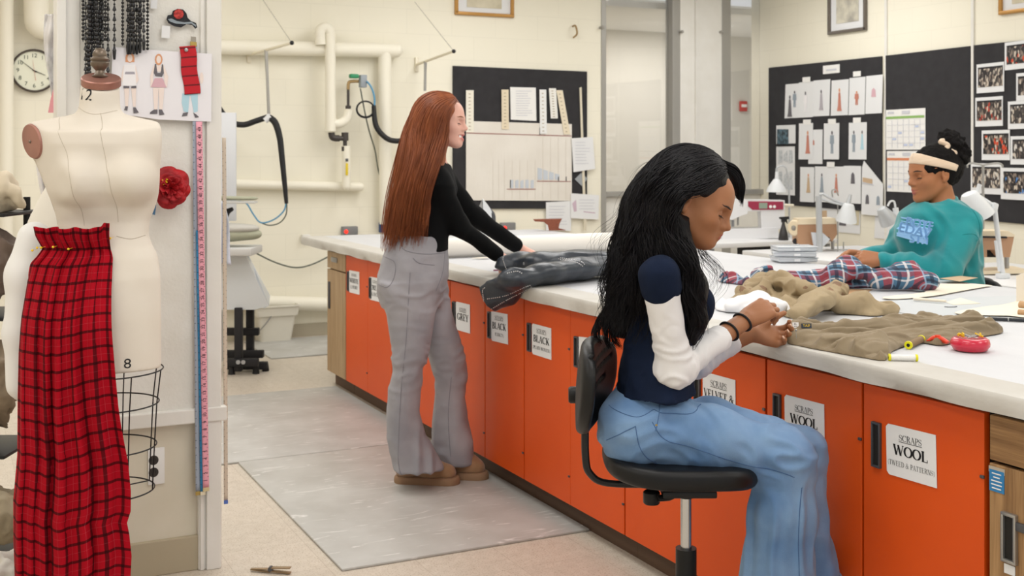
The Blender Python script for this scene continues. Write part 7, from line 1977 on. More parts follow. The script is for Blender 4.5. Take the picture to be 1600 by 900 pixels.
t = thing('water_pipe', 'cream horizontal pipe at bench height on the back wall', 'pipe', bw(470, 291))
b = B(); pipe(b, [(100, 280), (340, 287), (562, 292)], 0.036, 0.06); b.sphere(bw(562, 292, 0.06), 0.036); obj('pipe', b, M_pipe, t)
t = thing('heating_pipe', 'thick cream pipe near the floor along the back wall', 'pipe', bw(470, 478))
b = B(); pipe(b, [(100, 465), (340, 471), (760, 482)], 0.055, 0.08); obj('pipe', b, M_pipe, t)
t = thing('drain_pipe', 'fat cream pipe elbow above the wall clock', 'pipe', bw(58, 40))
b = B(); pipe(b, [(57, -60), (57, 20), (60, 38), (72, 44), (110, 46)], 0.085, 0.12, smooth=4); obj('pipe', b, M_pipe, t)
t = thing('drain_pipe', 'cream vertical pipe at the left edge of the photo', 'pipe', bw(8, 200))
b = B(); pipe(b, [(10, -60), (9, 430)], 0.05, 0.08); obj('pipe', b, M_pipe, t)
# swing arms with wire stays
M_rod = mat('cream_rod', 'E4DCC8', 0.4, metal=0.2)
def arm(name, hinge, tip, wire, drop, label):
    t = thing(name, label, 'swing arm', bw(*hinge))
    h = bw(*hinge, 0.02); dtip = (h-CAM).dot(FWD)-0.75; tp = Pd(tip[0], tip[1], dtip)
    obj('rod', B().cyl(h, tp, 0.011), M_rod, t)
    obj('wall_bracket', B().box(bw(*hinge, 0.012), (0.03, 0.024, 0.12), bev=0.004), M_rod, t)
    obj('tip', B().sphere(tp, 0.016, u=12, v=8), M_ink, t)
    obj('stay_wire', B().cyl(bw(*wire, 0.01), tp, 0.0022, seg=6), M_steel, t)
    a = h.lerp(tp, drop[0]); q = Pd(drop[1], drop[2], (a-CAM).dot(FWD)); obj('spring_strap', B().tube([a, a.lerp(q, 0.4), q], [0.014, 0.011, 0.012], seg=8), M_steel, t)
    return t, q
a1, q1 = arm('swing_arm', (389, 86), (456, 67), (411, 0), (0.42, 420, 178), 'cream swing arm on the back wall carrying the left black hose')
a2, q2 = arm('swing_arm', (651, 101), (709, 80), (648, 3), (0.25, 664, 142), 'cream swing arm on the back wall above the red hair')
M_hose = mat('black_hose', '17171A', 0.6, bump=0.6, bscale=45)
t = thing('steam_hose', 'thick black hose slung from the left swing arm down beside the ironing station', 'hose', bw(440, 320))
dq_ = (q1-CAM).dot(FWD)
def hp(x, y, o=0.0): return Pd(x, y, dq_+o)
obj('hose', B().tube([hp(330, 145), hp(343, 170), hp(360, 190), hp(380, 195), hp(400, 189), hp(418, 183)], 0.022, seg=12, smooth=6), M_hose, t)
obj('hose', B().tube([hp(420, 183), hp(430, 192), hp(437, 215), hp(441, 250), hp(445, 290), hp(447.5, 318)], [0.024, 0.026, 0.024, 0.022, 0.019, 0.014], seg=12, smooth=6), M_hose, t)
obj('hose_clamp', B().cyl(hp(414, 188), hp(423, 181), 0.027), M_paper2, t)
obj('blue_tube', B().tube([hp(447, 317), hp(443, 330), hp(428, 343), hp(408, 348), hp(396, 335), hp(384, 317), hp(366, 316), hp(356, 326)], 0.006, seg=8, smooth=6), mat('blue_tube', '5FA0C8', 0.4), t)
obj('grey_cord', B().tube([hp(448, 317), hp(447, 335), hp(437, 348), hp(420, 352), hp(404, 346)], 0.005, seg=8, smooth=6), mat('olive_cord', '5D6256', 0.5), t)
t = thing('steam_hose', 'thick black hose looping down behind the red hair', 'hose', bw(600, 200))
obj('hose', B().tube([bw(584, 165, .2), bw(587, 195, .22), bw(600, 213, .24), bw(615, 220, .26), bw(632, 217, .28), bw(655, 195, .3)], [0.018]+[0.022]*5, seg=12, smooth=6), M_hose, t)
obj('blue_tube', B().tube([bw(573, 127, .2), bw(580, 136, .2), bw(585, 152, .2), bw(585, 168, .2)], 0.008, seg=8, smooth=5), _M['blue_tube'], t)
b = B(); b.tube([bw(571+14*math.cos(a), 171+13*math.sin(a), .2+0.01*math.sin(a)) for a in [2*PI*i/30 for i in range(30)]], 0.006, seg=8, closed=True)
b.tube([bw(571+13*math.cos(a), 170.5+12*math.sin(a), .22) for a in [2*PI*i/30 for i in range(30)]], 0.005, seg=8, closed=True); obj('coiled_cable', b, M_hose, t)
t = solo('power_cable', B().tube([bw(563, 138, .2), bw(570, 175, .2), bw(577, 205, .14), bw(586, 235, .06), bw(591, 265, .05), bw(600, 295, .05), bw(608, 315, .05)], 0.006, seg=8, smooth=6), _M['olive_cord'], 'thin dark cable dropping from the valve down the back wall', 'cable')
solo('power_cable', B().tube([bw(401, 396, .1), bw(430, 410, .08), bw(460, 418, .06), bw(485, 414, .05), bw(515, 400, .05), bw(540, 385, .05)], 0.006, seg=8, smooth=6), _M['olive_cord'], 'dark cable sagging along the wall from the ironing station to the table', 'cable')
for x0_, x1_, y0_, y1_, lab in ((534, 558, 354, 368, 'grey wall switch box with a red light, left of the red hair'), (782, 804, 348, 362, 'grey wall switch box with a red light, right of the steam iron')):
    t = thing('switch_box', lab, 'switch box', bw(x0_, y1_)); q0, q1 = bw(x0_, y0_, .02), bw(x1_, y1_, .02)
    obj('box', B().box((q0+q1)/2, (q1.x-q0.x, 0.05, q0.z-q1.z), bev=0.006), mat('switch_grey', '7E7F80', 0.5), t)
    q = bw(x0_+7, y0_+8, 0.05); obj('indicator_light', B().sphere(q, 0.016, u=12, v=8), mat('red_light', 'FF2A1E', 0.3, emit=('FF2A1E', 1.5)), t)
t = thing('switch_box', 'small blue wall box partly behind the red hair', 'switch box', bw(599, 362)); q0, q1 = bw(593, 347, .02), bw(607, 363, .02)
obj('box', B().box((q0+q1)/2, (q1.x-q0.x, 0.05, q0.z-q1.z), bev=0.006), mat('box_blue', '2E4A7E', 0.5), t)
b = B(); q = bw(478, 371, 0.03); b.box(q, (0.07, 0.05, 0.05), bev=0.01)
solo('wall_hook', b, M_paint, 'small white fitting on the wall left of the far table end', 'wall fitting')
q = bw(895, 50); solo('wall_hook', B().tube([q+Vector((0, 0.0, 0.05)), q+Vector((0, -0.05, 0.05)), q+Vector((0.01, -0.06, -0.02)), q+Vector((0.0, -0.01, -0.05))], 0.008, seg=8, smooth=4), M_brz, 'small brass hook on the cream wall left of the big window', 'wall hook')
# framed pictures
def framed(corn, label, fm, wall, inner):
    t = thing('framed_picture', label, 'picture', corn[3])
    n = Vector((0, -1, 0)) if wall == 'b' else Vector((-1, 0, 0))
    tl, tr, br_, bl = [Vector(c) for c in corn]
    ux = (tr-tl).normalized(); w = 0.028
    b = B()
    for a, c in ((tl, tr), (bl, br_)): b.box((a+c)/2+n*0.015, ((a-c).length+w, 0.03, w) if wall == 'b' else (0.03, (a-c).length+w, w), bev=0.004)
    for a, c in ((tl, bl), (tr, br_)): b.box((a+c)/2+n*0.015, (w, 0.03, (a-c).length) if wall == 'b' else (0.03, w, (a-c).length), bev=0.004)
    obj('frame', b, fm, t)
    mid = (tl+br_)/2; W_ = (tr-tl).length; H_ = (tl-bl).length
    def pl(name, sx, sz, m, off): obj(name, B().box(mid+n*off, (W_*sx, 0.004, H_*sz) if wall == 'b' else (0.004, W_*sx, H_*sz)), m, t, 0)
    pl('mat_board', 1.0, 1.0, M_paper2, 0.006); pl('print', 0.62, 0.66, inner, 0.011)
M_gold = mat('gold_frame', 'B98A4A', 0.4, metal=0.4); M_dkf = mat('dark_frame', '6A625A', 0.4)
M_print1 = mat('aged_print', 'E2DAC4', 0.7, color2='C9C0A8', nscale=6)
framed([bw(712, -40), bw(799, -38), bw(799, 25), bw(712, 21)], 'gold-framed picture at the top edge above the black notice board', M_gold, 'b', M_print1)
def rw(px, py, off=0.0): return onX(px, py, WALLX-off)
framed([rw(1298, -28), rw(1354, -34), rw(1354, 47), rw(1298, 50)], 'dark-framed picture with a wide white mount above the sketch board', M_dkf, 'r', mat('aged_print_grey', 'D8D3C2', 0.7, color2='A9A49A', nscale=9))
framed([rw(1566, -50), rw(1660, -58), rw(1660, 10), rw(1566, 19)], 'gold-framed picture cut by the top right edge of the photo', M_gold, 'r', M_print1)

# black notice board with rulers and canvas pocket chart
def board_b(x0, y0, x1, y1, th=0.02): 
    return B().prism([bw(x0, y0, .004), bw(x1, y0+(x1-x0)*0.043, .004), bw(x1, y1, .004), bw(x0, y1, .004)], (0, -th+.004, 0))
solo('notice_board', board_b(707, 103, 916, 326), M_blackboard, 'black felt notice board behind the standing person, holding rulers and a canvas chart', 'notice board', None, 0)
def bq(x, y, o=0.024): return bw(x, y, o)
def pinned(name, pts, m, label, cat, o=0.024, th=0.002, group=None, f=None, lines=None):
    b = B(); F_ = f or bq; n = Vector((0, -th, 0)) if f is None else Vector((-th, 0, 0))
    b.prism([F_(x, y, o) for x, y in pts], n); ob = obj(name, b, m, None, 0); recenter(ob); tag(ob, label, cat, group)
    return ob
def child_marks(parent, rects, m, o, f=None, name='printing'):
    """thin quads given by pixel corners"""
    b = B(); F_ = f or bq; n = Vector((0, -0.0008, 0)) if f is None else Vector((-0.0008, 0, 0))
    for pts in rects: b.prism([F_(x, y, o) for x, y in pts], n)
    return obj(name, b, m, parent, 0)
M_canv = mat('natural_canvas', 'EBE6DE', 0.85, color2='E4DED5', nscale=3, bump=0.2, bscale=30, bstretch=(4, 1, 0.3))
ch = pinned('canvas_chart', [(728, 189), (893, 194), (893, 314), (728, 313)], M_canv, 'cream canvas pocket chart with dark red seams pinned on the black notice board', 'pocket chart', 0.024, 0.006)
M_redseam = mat('dull_red_seam', 'A5716C', 0.8)
child_marks(ch, [[(728, 207), (893, 212), (893, 213.2), (728, 208.4)], [(792, 295), (837, 295), (837, 296.3), (792, 296.3)], [(839, 282.5), (892, 283), (892, 284.2), (839, 283.8)]], M_redseam, 0.032, name='seam')
child_marks(ch, [[(797+8*i, 281+(i % 3)), (802+8*i, 281), (802+8*i, 294), (797+8*i, 294)] for i in range(5)]+[[(840+9*i, 262+3*i), (847+9*i, 264+3*i), (847+9*i, 281), (840+9*i, 281)] for i in range(4)], mat('pale_blue_slip', 'C9D0DA', 0.6), 0.032, name='pocket_slip')
child_marks(ch, [[(x, y), (x+1.3, y), (x+1.3, y+h), (x, y+h)] for x, y, h in ((797, 281, 13), (872, 276, 7), (884, 276, 7), (843, 199, 12))], M_gun, 0.034, name='needle')
for i, x in enumerate((770, 779, 788, 800, 812, 824, 836, 848, 860, 872, 884)):
    child_marks(ch, [[(x, 214 if x > 839 else 250), (x+0.5, 214 if x > 839 else 250), (x+0.5, 312), (x, 312)]], mat('canvas_stitch', 'DDD6CB', 0.8), 0.0315, name='pocket_seam')
rul = [('leftmost ruler on the black board, just beyond the smiling face', (734, 141), (734, 207), 12, 'F0EBDD'), ('cream ruler hanging left of the typed page', (789, 140), (789.5, 202), 11, 'E6D8BE'), ('white ruler hanging right of the typed page', (848, 140), (849, 209), 10.5, 'EEEEEE'), ('short white ruler between the two longer ones', (863, 138), (866, 185), 11, 'F1EFEA'), ('tilted cream ruler at the right end of the row', (874, 141), (886, 210), 10, 'EBDFC7')]
for lab, a, c, w, colr in rul:
    dx, dy = c[0]-a[0], c[1]-a[1]; l = math.hypot(dx, dy); nx, ny = -dy/l*w/2, dx/l*w/2
    o = pinned('ruler', [(a[0]-abs(nx), a[1]), (a[0]+abs(nx), a[1]), (c[0]+abs(nx), c[1]), (c[0]-abs(nx), c[1])], mat('ruler_'+colr, colr, 0.5), lab, 'ruler', 0.034, 0.003, 'rulers on the black notice board')
    child_marks(o, [[(a[0]+dx*t_-abs(nx)*0.3, a[1]+dy*t_), (a[0]+dx*t_+abs(nx)*0.25, a[1]+dy*t_), (a[0]+dx*t_+abs(nx)*0.25, a[1]+dy*t_+1.0), (a[0]+dx*t_-abs(nx)*0.3, a[1]+dy*t_+1.0)] for t_ in [0.08+0.085*i for i in range(11)]], mat('ruler_tan_print', 'A39172', 0.6), 0.038, name='scale_marks')
def textlines(o, x0, x1, y0, y1, n, m, off, f=None, seed=0):
    rg = random.Random(seed); R_ = []
    for i in range(n):
        y = y0+(y1-y0)*i/max(n-1, 1); e_ = x1-(x1-x0)*rg.uniform(0, 0.35); R_.append([(x0, y), (e_, y), (e_, y+0.9), (x0, y+0.9)])
    child_marks(o, R_, m, off, f, 'typed_lines')
M_fade = mat('faded_print', 'CFD0D7', 0.7)
o = pinned('notice_sheet', [(797, 136), (837, 137), (838, 189), (798, 187)], M_paper, 'white typed page pinned at the top of the black notice board', 'paper', 0.026); textlines(o, 806, 832, 142, 180, 11, M_fade, 0.029, seed=1)
o = pinned('notice_sheet', [(893, 216), (926, 214), (930, 264), (896, 269)], M_paper2, 'white sheet pinned over the right edge of the black board', 'paper', 0.040); textlines(o, 899, 922, 222, 255, 8, M_fade, 0.043, seed=2)
o = pinned('notice_sheet', [(853, 316), (892, 314), (892, 361), (853, 360)], M_paper2, 'white sheet hanging below the canvas chart', 'paper', 0.026); textlines(o, 858, 886, 322, 350, 7, M_fade, 0.029, seed=3)
o = pinned('notice_sheet', [(892, 302), (936, 305), (935, 343), (892, 341)], M_paper2, 'white sheet with a faint pink sketch at the lower right of the black board', 'paper', 0.034)
child_marks(o, [[(894, 318), (900, 312), (901, 330), (897, 331)], [(912, 330), (930, 332), (930, 333.5), (912, 331.5)]], mat('faint_pink', 'CDB7C6', 0.7), 0.037, name='pencil_sketch'); textlines(o, 905, 930, 312, 326, 4, M_fade, 0.037, seed=4)
pinned('cord_strip', [(905, 137), (908, 136), (916, 360), (912, 360)], M_rod, 'long thin cream stick hanging down the right side of the black board', 'stick', 0.026, 0.008)
pinned('swatch_card', [(908, 270), (918, 279), (909, 291), (898, 280)], mat('grey_card', '9EA3A8', 0.6), 'small grey diamond-shaped card on the lower right of the black board', 'card', 0.026)

# ------------------------------------------------------------------ ironing station and bucket
di_ = 7.7
def ip(px, py, o=0.0): return Pd(px, py, di_+o)
t = thing('ironing_station', 'grey-green vacuum ironing station with a white chute and black stand', 'ironing station', (ip(380, 570).x, ip(380, 570).y, 0))
M_pad = mat('green_grey_pad', 'A9AA95', 0.9, color2='9A9B86', nscale=6); M_lgrey = mat('light_grey_metal', 'C6C5C2', 0.5); M_bluegrey = mat('pale_grey_panel', 'D5D7DB', 0.6)
s = SDF(); s.chain([ip(300, 309), ip(396, 310)], [0.05, 0.035], k=0.02, fl=(UP, 0.35)); blob('sleeve_board', s, 0.012, M_pad, t)
obj('board_frame', B().box(ip(360, 316), (0.34, 0.10, 0.014), rot=(0, 0, -YAW), bev=0.004), M_lgrey, t)
s = SDF(); s.chain([ip(300, 366), ip(392, 366)], [0.15, 0.075], k=0.04, fl=(UP, 0.50)); blob('ironing_buck', s, 0.014, M_pad, t)
s = SDF(); s.chain([ip(300, 357, -.01), ip(388, 357, -.01)], [0.145, 0.075], k=0.04, fl=(UP, 0.38)); blob('buck_cover', s, 0.014, mat('grey_cover', 'B9B6AE', 0.8), t)
obj('tray', B().box(ip(352, 391), (0.42, 0.34, 0.05), rot=(0, 0, -YAW), bev=0.008), M_lgrey, t)
b = B(); b.prism([ip(300, 397), ip(382, 396), ip(420, 478), ip(398, 484), ip(300, 484)], FWD*0.004)
b.prism([ip(382, 396), ip(395, 412, .25), ip(422, 462, .25), ip(420, 478), ip(412, 482)], FWD*0.004)
b.prism([ip(300, 397, .3), ip(388, 398, .3), ip(420, 465, .3), ip(300, 478, .3)], FWD*0.004)
obj('chute', b, mat('white_chute', 'D3D7DA', 0.35), t, 0)
for x, o in ((373, 0.0), (391, 0.22)):
    obj('stand_post', B().box((ip(x, 530, o)), (0.05, 0.05, 0.42), rot=(0, 0, -YAW), bev=0.006), M_ink, t)
for y, x0_, x1_, o in ((518, 350, 405, 0.2), (553, 350, 412, 0.18), (566, 350, 404, -0.02), (571, 350, 418, 0.1)):
    c_ = (ip(x0_, y, o)+ip(x1_, y, o))/2; obj('stand_rail', B().box(c_, ((ip(x0_, y, o)-ip(x1_, y, o)).length, 0.05, 0.05), rot=(0, 0, -YAW), bev=0.006), M_ink, t)
for x in (372, 380): obj('bolt', B().cyl(ip(x, 566, -0.05), ip(x, 566, -0.06), 0.014), M_steel, t)
for x, o in ((362, 0), (400, 0.02), (415, 0.12)): q = ip(x, 574, o); obj('foot', B().cyl((q.x, q.y, 0.05), (q.x, q.y, 0.0), 0.018, 0.024), M_ink, t)
q0, q1 = ip(270, 176, 0.55), ip(369, 345, 0.55)
b = B(); b.box((q0+q1)/2, ((Vector((q0.x-q1.x, q0.y-q1.y))).length, 0.03, q0.z-q1.z), rot=(0, 0, -YAW), bev=0.004); obj('back_panel', b, M_bluegrey, t)
obj('panel_post', B().cyl(Vector((q1.x-.1, q1.y, 0.0)), Vector((q1.x-.1, q1.y, q1.z+0.02)), 0.02), M_lgrey, t)
obj('pad_knob', B().tube([ip(350, 338, .05), ip(356, 330, .05), ip(364, 326, .05)], [0.03, 0.02, 0.012], seg=10), M_ink, t)
# pale blue shirt hem beside the post
def shirt(u, v): return Pd(338+(12+14*v)*u+3*math.sin(v*5)*u, 312+98*v+4*u, 4.45+0.02*math.sin(u*10+v*3))
o = grid_sheet('shirt_hem', shirt, 16, 24, mat('pale_blue_shirting', 'D5DBEA', 0.85), None, 0.002); tag(o, 'pale blue shirt sleeve hanging just behind the post', 'shirt')
hz_ = Pd(338, 312, 4.45)
solo('coat_hook', B().tube([hz_, hz_+Vector((-0.05, -0.08, 0.02)), Vector((x1-0.005, PY+0.11, hz_.z+0.03))], 0.004, seg=8), M_steel, 'small steel hook behind the partition post holding the blue shirt', 'hook')
# bucket
qb = onZ(432, 535, 0); t = thing('mop_bucket', 'white plastic bucket with a wire handle on the floor by the back wall', 'bucket', qb)
M_bkt = mat('white_plastic', 'E2DDD0', 0.4); b = B()
def rect(cx, cy, z, w, d, r=0.03):
    P = []
    for sx, sy, a0 in ((1, 1, 0), (-1, 1, 90), (-1, -1, 180), (1, -1, 270)):
        for k in range(5):
            a = R(a0+22.5*k); P.append(Vector((cx+sx*(w-r)+r*math.cos(a), cy+sy*(d-r)+r*math.sin(a), z)))
    return P
qb2 = qb+Vector((0, 0.10, 0)); rings = []
for z, w, d in ((0.0, 0.12, 0.10), (0.20, 0.150, 0.125), (0.205, 0.165, 0.14), (0.27, 0.175, 0.15), (0.275, 0.185, 0.16), (0.285, 0.185, 0.16), (0.285, 0.168, 0.142), (0.05, 0.12, 0.10)):
    rings.append([b.bm.verts.new(p) for p in rect(qb2.x, qb2.y, z+0.003, w, d)])
for i in range(len(rings)-1):
    for k in range(20): b.bm.faces.new((rings[i][k], rings[i][(k+1) % 20], rings[i+1][(k+1) % 20], rings[i+1][k]))
b.bm.faces.new(rings[0][::-1]); b.bm.faces.new(rings[-1])
obj('tub', b, M_bkt, t, 50)
obj('handle', B().tube([onZ(432, 535, 0)+Vector((-0.02, -0.03, 0.25)), onZ(432, 535, 0)+Vector((-0.09, -0.04, 0.16)), onZ(432, 535, 0)+Vector((-0.16, -0.02, 0.08))], 0.005, seg=8, smooth=5), M_steel, t)
obj('pivot', B().sphere(onZ(432, 535, 0)+Vector((-0.01, -0.02, 0.25)), 0.022), M_bkt, t)
# ------------------------------------------------------------------ right wall boards
def rboard(x0, yt0, x1, yt1, yb0, yb1, label):
    b = B().prism([rw(x0, yt0, .004), rw(x1, yt1, .004), rw(x1, yb1, .004), rw(x0, yb0, .004)], (-0.016, 0, 0)); return solo('notice_board', b, M_blackboard, label, 'notice board', None, 0)
rboard(1203, 106, 1379, 88, 318, 332, 'black notice board full of costume sketches, left of the calendar')
rboard(1386, 87, 1518, 72, 332, 343, 'black notice board carrying the two-page calendar')
rboard(1524, 71, 1680, 55, 343, 357, 'black notice board covered with colour photo prints, at the right edge')
def rq(x, y, o=0.024): return rw(x, y, o)
def sheetr(x0, y0, x1, y1, label, o=0.024, sk=0.0, m=None, cat='drawing', name='costume_drawing', group='sketches on the black board', slope=None):
    """white sheet on the right wall; top and bottom edges follow the wall's perspective"""
    kt = -0.105*(242-y0)/135 if slope is None else slope; kb = -0.105*(242-y1)/135
    w = x1-x0
    pts = [(x0+sk, y0), (x1+sk, y0+kt*w), (x1, y1+kb*w), (x0, y1)]
    return pinned(name, pts, m or M_paper2, label, cat, o, 0.0012, group, rq)
def fig(parent, cx, cy, w, h, key, o=0.028, kind='gown'):
    if kind == 'gown': pts = [(cx-w*.15, cy-h*.30), (cx+w*.15, cy-h*.30), (cx+w*.22, cy-h*.05), (cx+w*.30, cy+h*.35), (cx+w*.42, cy+h*.5), (cx-w*.42, cy+h*.5), (cx-w*.28, cy+h*.3), (cx-w*.2, cy-h*.05)]
    elif kind == 'suit': pts = [(cx-w*.3, cy-h*.30), (cx+w*.3, cy-h*.30), (cx+w*.36, cy+h*.05), (cx+w*.2, cy+h*.1), (cx+w*.22, cy+h*.5), (cx+w*.04, cy+h*.5), (cx, cy+h*.12), (cx-w*.05, cy+h*.5), (cx-w*.24, cy+h*.5), (cx-w*.2, cy+h*.1), (cx-w*.38, cy+h*.05)]
    else: pts = [(cx-w*.3, cy-h*.3), (cx, cy-h*.5), (cx+w*.3, cy-h*.3), (cx+w*.4, cy+h*.5), (cx-w*.4, cy+h*.5)]
    f = child_marks(parent, [pts], M_sk[key], o, rq, 'figure_drawing')
    if kind != 'hood':
        child_marks(parent, [ellp(cx, cy-h*.40, w*.14, h*.09, 8)], M_sk['hair' if key in ('rust', 'tan', 'blush') else 'dark'], o, rq, 'figure_head')
tape_m = M_paper
row = [(1226, 132, 1247, 185, 'two dark-gowned figures', 'dark', 'gown'), (1247, 129, 1270, 184, 'a very faint pencil figure', 'white', 'suit'), (1270, 126, 1296, 182, 'a faint pale figure', 'white', 'gown'), (1298, 126, 1325, 181, 'a brown gown', 'rust', 'gown'), (1326, 122, 1351, 180, 'a red and brown dancing figure', 'rust', 'suit'), (1352, 119, 1378, 178, 'a pink top half', 'blush', 'hood')]
for i, (x0_, y0_, x1_, y1_, d, key, kd) in enumerate(row):
    o = sheetr(x0_, y0_, x1_, y1_, 'top-row costume sheet on the left wall board showing '+d, 0.024+0.001*(i % 2), 1.5)
    cx, cy = (x0_+x1_)/2, (y0_+y1_)/2+2
    if i == 0: fig(o, cx-2.5, cy+5, 9, 34, 'dark', 0.028); fig(o, cx+5, cy-6, 8, 26, 'slate', 0.028, 'suit')
    elif i in (1, 2): fig(o, cx, cy, 8, 32, 'line' if i == 2 else 'white', 0.028, kd)
    else: fig(o, cx, cy if i != 5 else cy-6, 9, 36 if i == 3 else (22 if i == 4 else 14), key, 0.028, kd)
mid = [(1248, 193, 1270, 249, 'an orange-red gown', 'rust'), (1263, 203, 1285, 256, 'a small magenta figure, half hidden', 'blush'), (1287, 193, 1311, 249, 'a dark grey armoured figure', 'slate'), (1326, 192, 1354, 249, 'two blue-grey figures side by side', 'slate')]
for i, (x0_, y0_, x1_, y1_, d, key) in enumerate(mid):
    o = sheetr(x0_, y0_, x1_, y1_, 'middle-row costume sheet on the left wall board showing '+d, 0.024 if i == 1 else 0.027, 0.5)
    off = 0.027 if i == 1 else 0.030; cx, cy = (x0_+x1_)/2, (y0_+y1_)/2
    if i == 3: fig(o, cx-6, cy, 8, 34, 'slate', off, 'suit'); fig(o, cx+7, cy-2, 7, 30, 'blue', off)
    elif i == 1: fig(o, cx-3, cy-7, 4, 8, 'rust', off, 'hood')
    else: fig(o, cx+(1 if i else 3), cy+1, 9, 36, key, off, 'suit' if i == 2 else 'gown')
bot = [(1250, 261, 1272, 315, 'a small brown standing figure', 'tan'), (1273, 260, 1293, 315, 'a pale grey-blue figure', 'slate'), (1293, 260, 1318, 316, 'a rust-coloured figure', 'rust'), (1318, 259, 1345, 317, 'a black hooded cape', 'dark')]
for i, (x0_, y0_, x1_, y1_, d, key) in enumerate(bot):
    o = sheetr(x0_, y0_, x1_, y1_, 'bottom-row costume sheet on the left wall board showing '+d, 0.024+0.001*(i % 2), 0.5)
    cx, cy = (x0_+x1_)/2, (y0_+y1_)/2
    fig(o, cx+(1 if i else 2), cy-(10 if i == 3 else 2), 8, 18 if i == 3 else 30, key, 0.028, 'hood' if i == 3 else 'gown')
o = pinned('costume_drawing', [(1347, 262), (1350, 251), (1380, 288), (1379, 338), (1346, 335)], M_paper2, 'large sheet with a folded corner, two hooded capes and a tan swatch', 'drawing', 0.027, 0.0012, 'sketches on the black board', rq)
child_marks(o, [[(1348, 277), (1363, 280), (1363, 287), (1348, 285)]], M_sk['tan'], 0.031, rq, 'tan_swatch'); fig(o, 1355, 311, 7, 15, 'dark', 0.031, 'hood'); fig(o, 1372, 313, 7, 15, 'slate', 0.031, 'hood')
child_marks(o, [[(1346, 286), (1366, 290), (1364, 288), (1348, 284)]], M_fade, 0.031, rq, 'fold_line')
o = sheetr(1213, 196, 1243, 228, 'small sheet with a dark blue-grey photo strip at the left of the sketch board', 0.026)
child_marks(o, [[(1214, 202), (1232, 202), (1232, 225), (1214, 226)]], mat('blue_photo', '5F7C8C', 0.5, color2='1F2B33', nscale=30), 0.029, rq, 'photo_strip'); child_marks(o, [[(1213, 225), (1243, 224), (1243, 228), (1213, 229)]], M_ink, 0.029, rq, 'dark_border')
for k, (y0_, y1_) in enumerate(((229, 262), (262, 304))):
    o = sheetr(1213, y0_, 1242, y1_, ('upper' if k == 0 else 'lower')+' grey pencil drawing sheet in the left column of the sketch board', 0.025)
    child_marks(o, [[(1217+8*j, y0_+6+(j % 2)*6), (1222+8*j, y0_+6), (1223+8*j, y1_-8), (1216+8*j, y1_-6-(j % 2)*5)] for j in range(3)], mat('pencil_grey', 'B4BAC0', 0.7, color2='D9DCDF', nscale=60), 0.028, rq, 'pencil_sketch')
for i, (x, y) in enumerate(((1254, 121), (1333, 112), (1255, 187), (1294, 186), (1333, 184), (1292, 253))):
    pl_ = ('above the first three top-row sheets', 'above the brown gown sheet group', 'above the orange-red gown sheet', 'above the dark grey figure sheet', 'above the two blue-grey figures', 'above the bottom row')[i]
    sheetr(x, y, x+12, y+8, 'small white name slip '+pl_, 0.029, 0, M_paper, 'label', 'name_slip', 'white name slips on the sketch board')
o = sheetr(1286, 103, 1312, 116, 'white title strip at the top of the sketch board', 0.024, 0, M_paper, 'label', 'title_strip', None); child_marks(o, [[(1291, 108.5), (1307, 107), (1307, 110), (1291, 111.5)]], M_fade, 0.027, rq, 'faded_title')
# below the board
o = sheetr(1281, 319, 1344, 360, 'white printed sheet with small swatches below the sketch board', 0.006, 0, M_paper2, 'paper', 'notice_sheet', None)
child_marks(o, [[(1283, 329), (1292, 329), (1292, 341), (1283, 341)]], M_sk['tan'], 0.009, rq, 'tan_swatch'); child_marks(o, [[(1312, 342), (1322, 343), (1322, 353), (1311, 352)]], M_sk['dark'], 0.009, rq, 'dark_swatch'); child_marks(o, [[(1332, 326), (1343, 326), (1342, 352), (1332, 351)]], mat('beige_photo', 'CFC6AC', 0.6), 0.009, rq, 'photo')
o = sheetr(1366, 325, 1415, 372, 'plain white sheet on the wall behind the middle lamp', 0.006, 2, M_paper2, 'paper', 'notice_sheet', None); 
# calendar
def calpage(x0, y0, x1, y1, colr, lab):
    o = sheetr(x0, y0, x1, y1, lab, 0.024, 0, M_paper, 'calendar', 'calendar_page', None)
    w = x1-x0; kt = -0.105*(242-y0)/135; kb = -0.105*(242-y1)/135
    def cpn(u, v): 
        a = y0+kt*w*u; c = y1+kb*w*u; return (x0+w*u, a+(c-a)*v)
    child_marks(o, [[cpn(0.0, 0.17), cpn(0.97, 0.17), cpn(0.97, 0.23), cpn(0.0, 0.23)]], mat('cal_'+colr, colr, 0.6), 0.027, rq, 'coloured_band')
    child_marks(o, [[cpn(u, 0.25), cpn(u+0.012, 0.25), cpn(u+0.012, 0.96), cpn(u, 0.96)] for u in [i/7 for i in range(1, 7)]]+[[cpn(0.02, v), cpn(0.97, v), cpn(0.97, v+0.01), cpn(0.02, v+0.01)] for v in (0.38, 0.53, 0.68, 0.83)], mat('calendar_line', 'DDDEE4', 0.7), 0.027, rq, 'grid')
    child_marks(o, [[cpn(0.04, 0.05), cpn(0.2, 0.05), cpn(0.2, 0.1), cpn(0.04, 0.1)], [cpn(0.4, 0.04), cpn(0.6, 0.04), cpn(0.6, 0.12), cpn(0.4, 0.12)]], M_fade, 0.027, rq, 'heading')
    rg = random.Random(int(y0)); child_marks(o, [[cpn(u, v), cpn(u+0.09, v), cpn(u+0.09, v+0.05), cpn(u, v+0.05)] for u, v in [(rg.randint(0, 6)/7+0.02, 0.41+0.15*rg.randint(0, 3)) for _ in range(7)]], mat('pen_blue', 'C6D1EC', 0.6), 0.0275, rq, 'lettering')
calpage(1384.5, 172, 1446, 234, '8FB86A', 'upper calendar page with a green band on the middle black board')
calpage(1386, 236, 1446, 299, 'DB8A62', 'lower calendar page with an orange band on the middle black board')
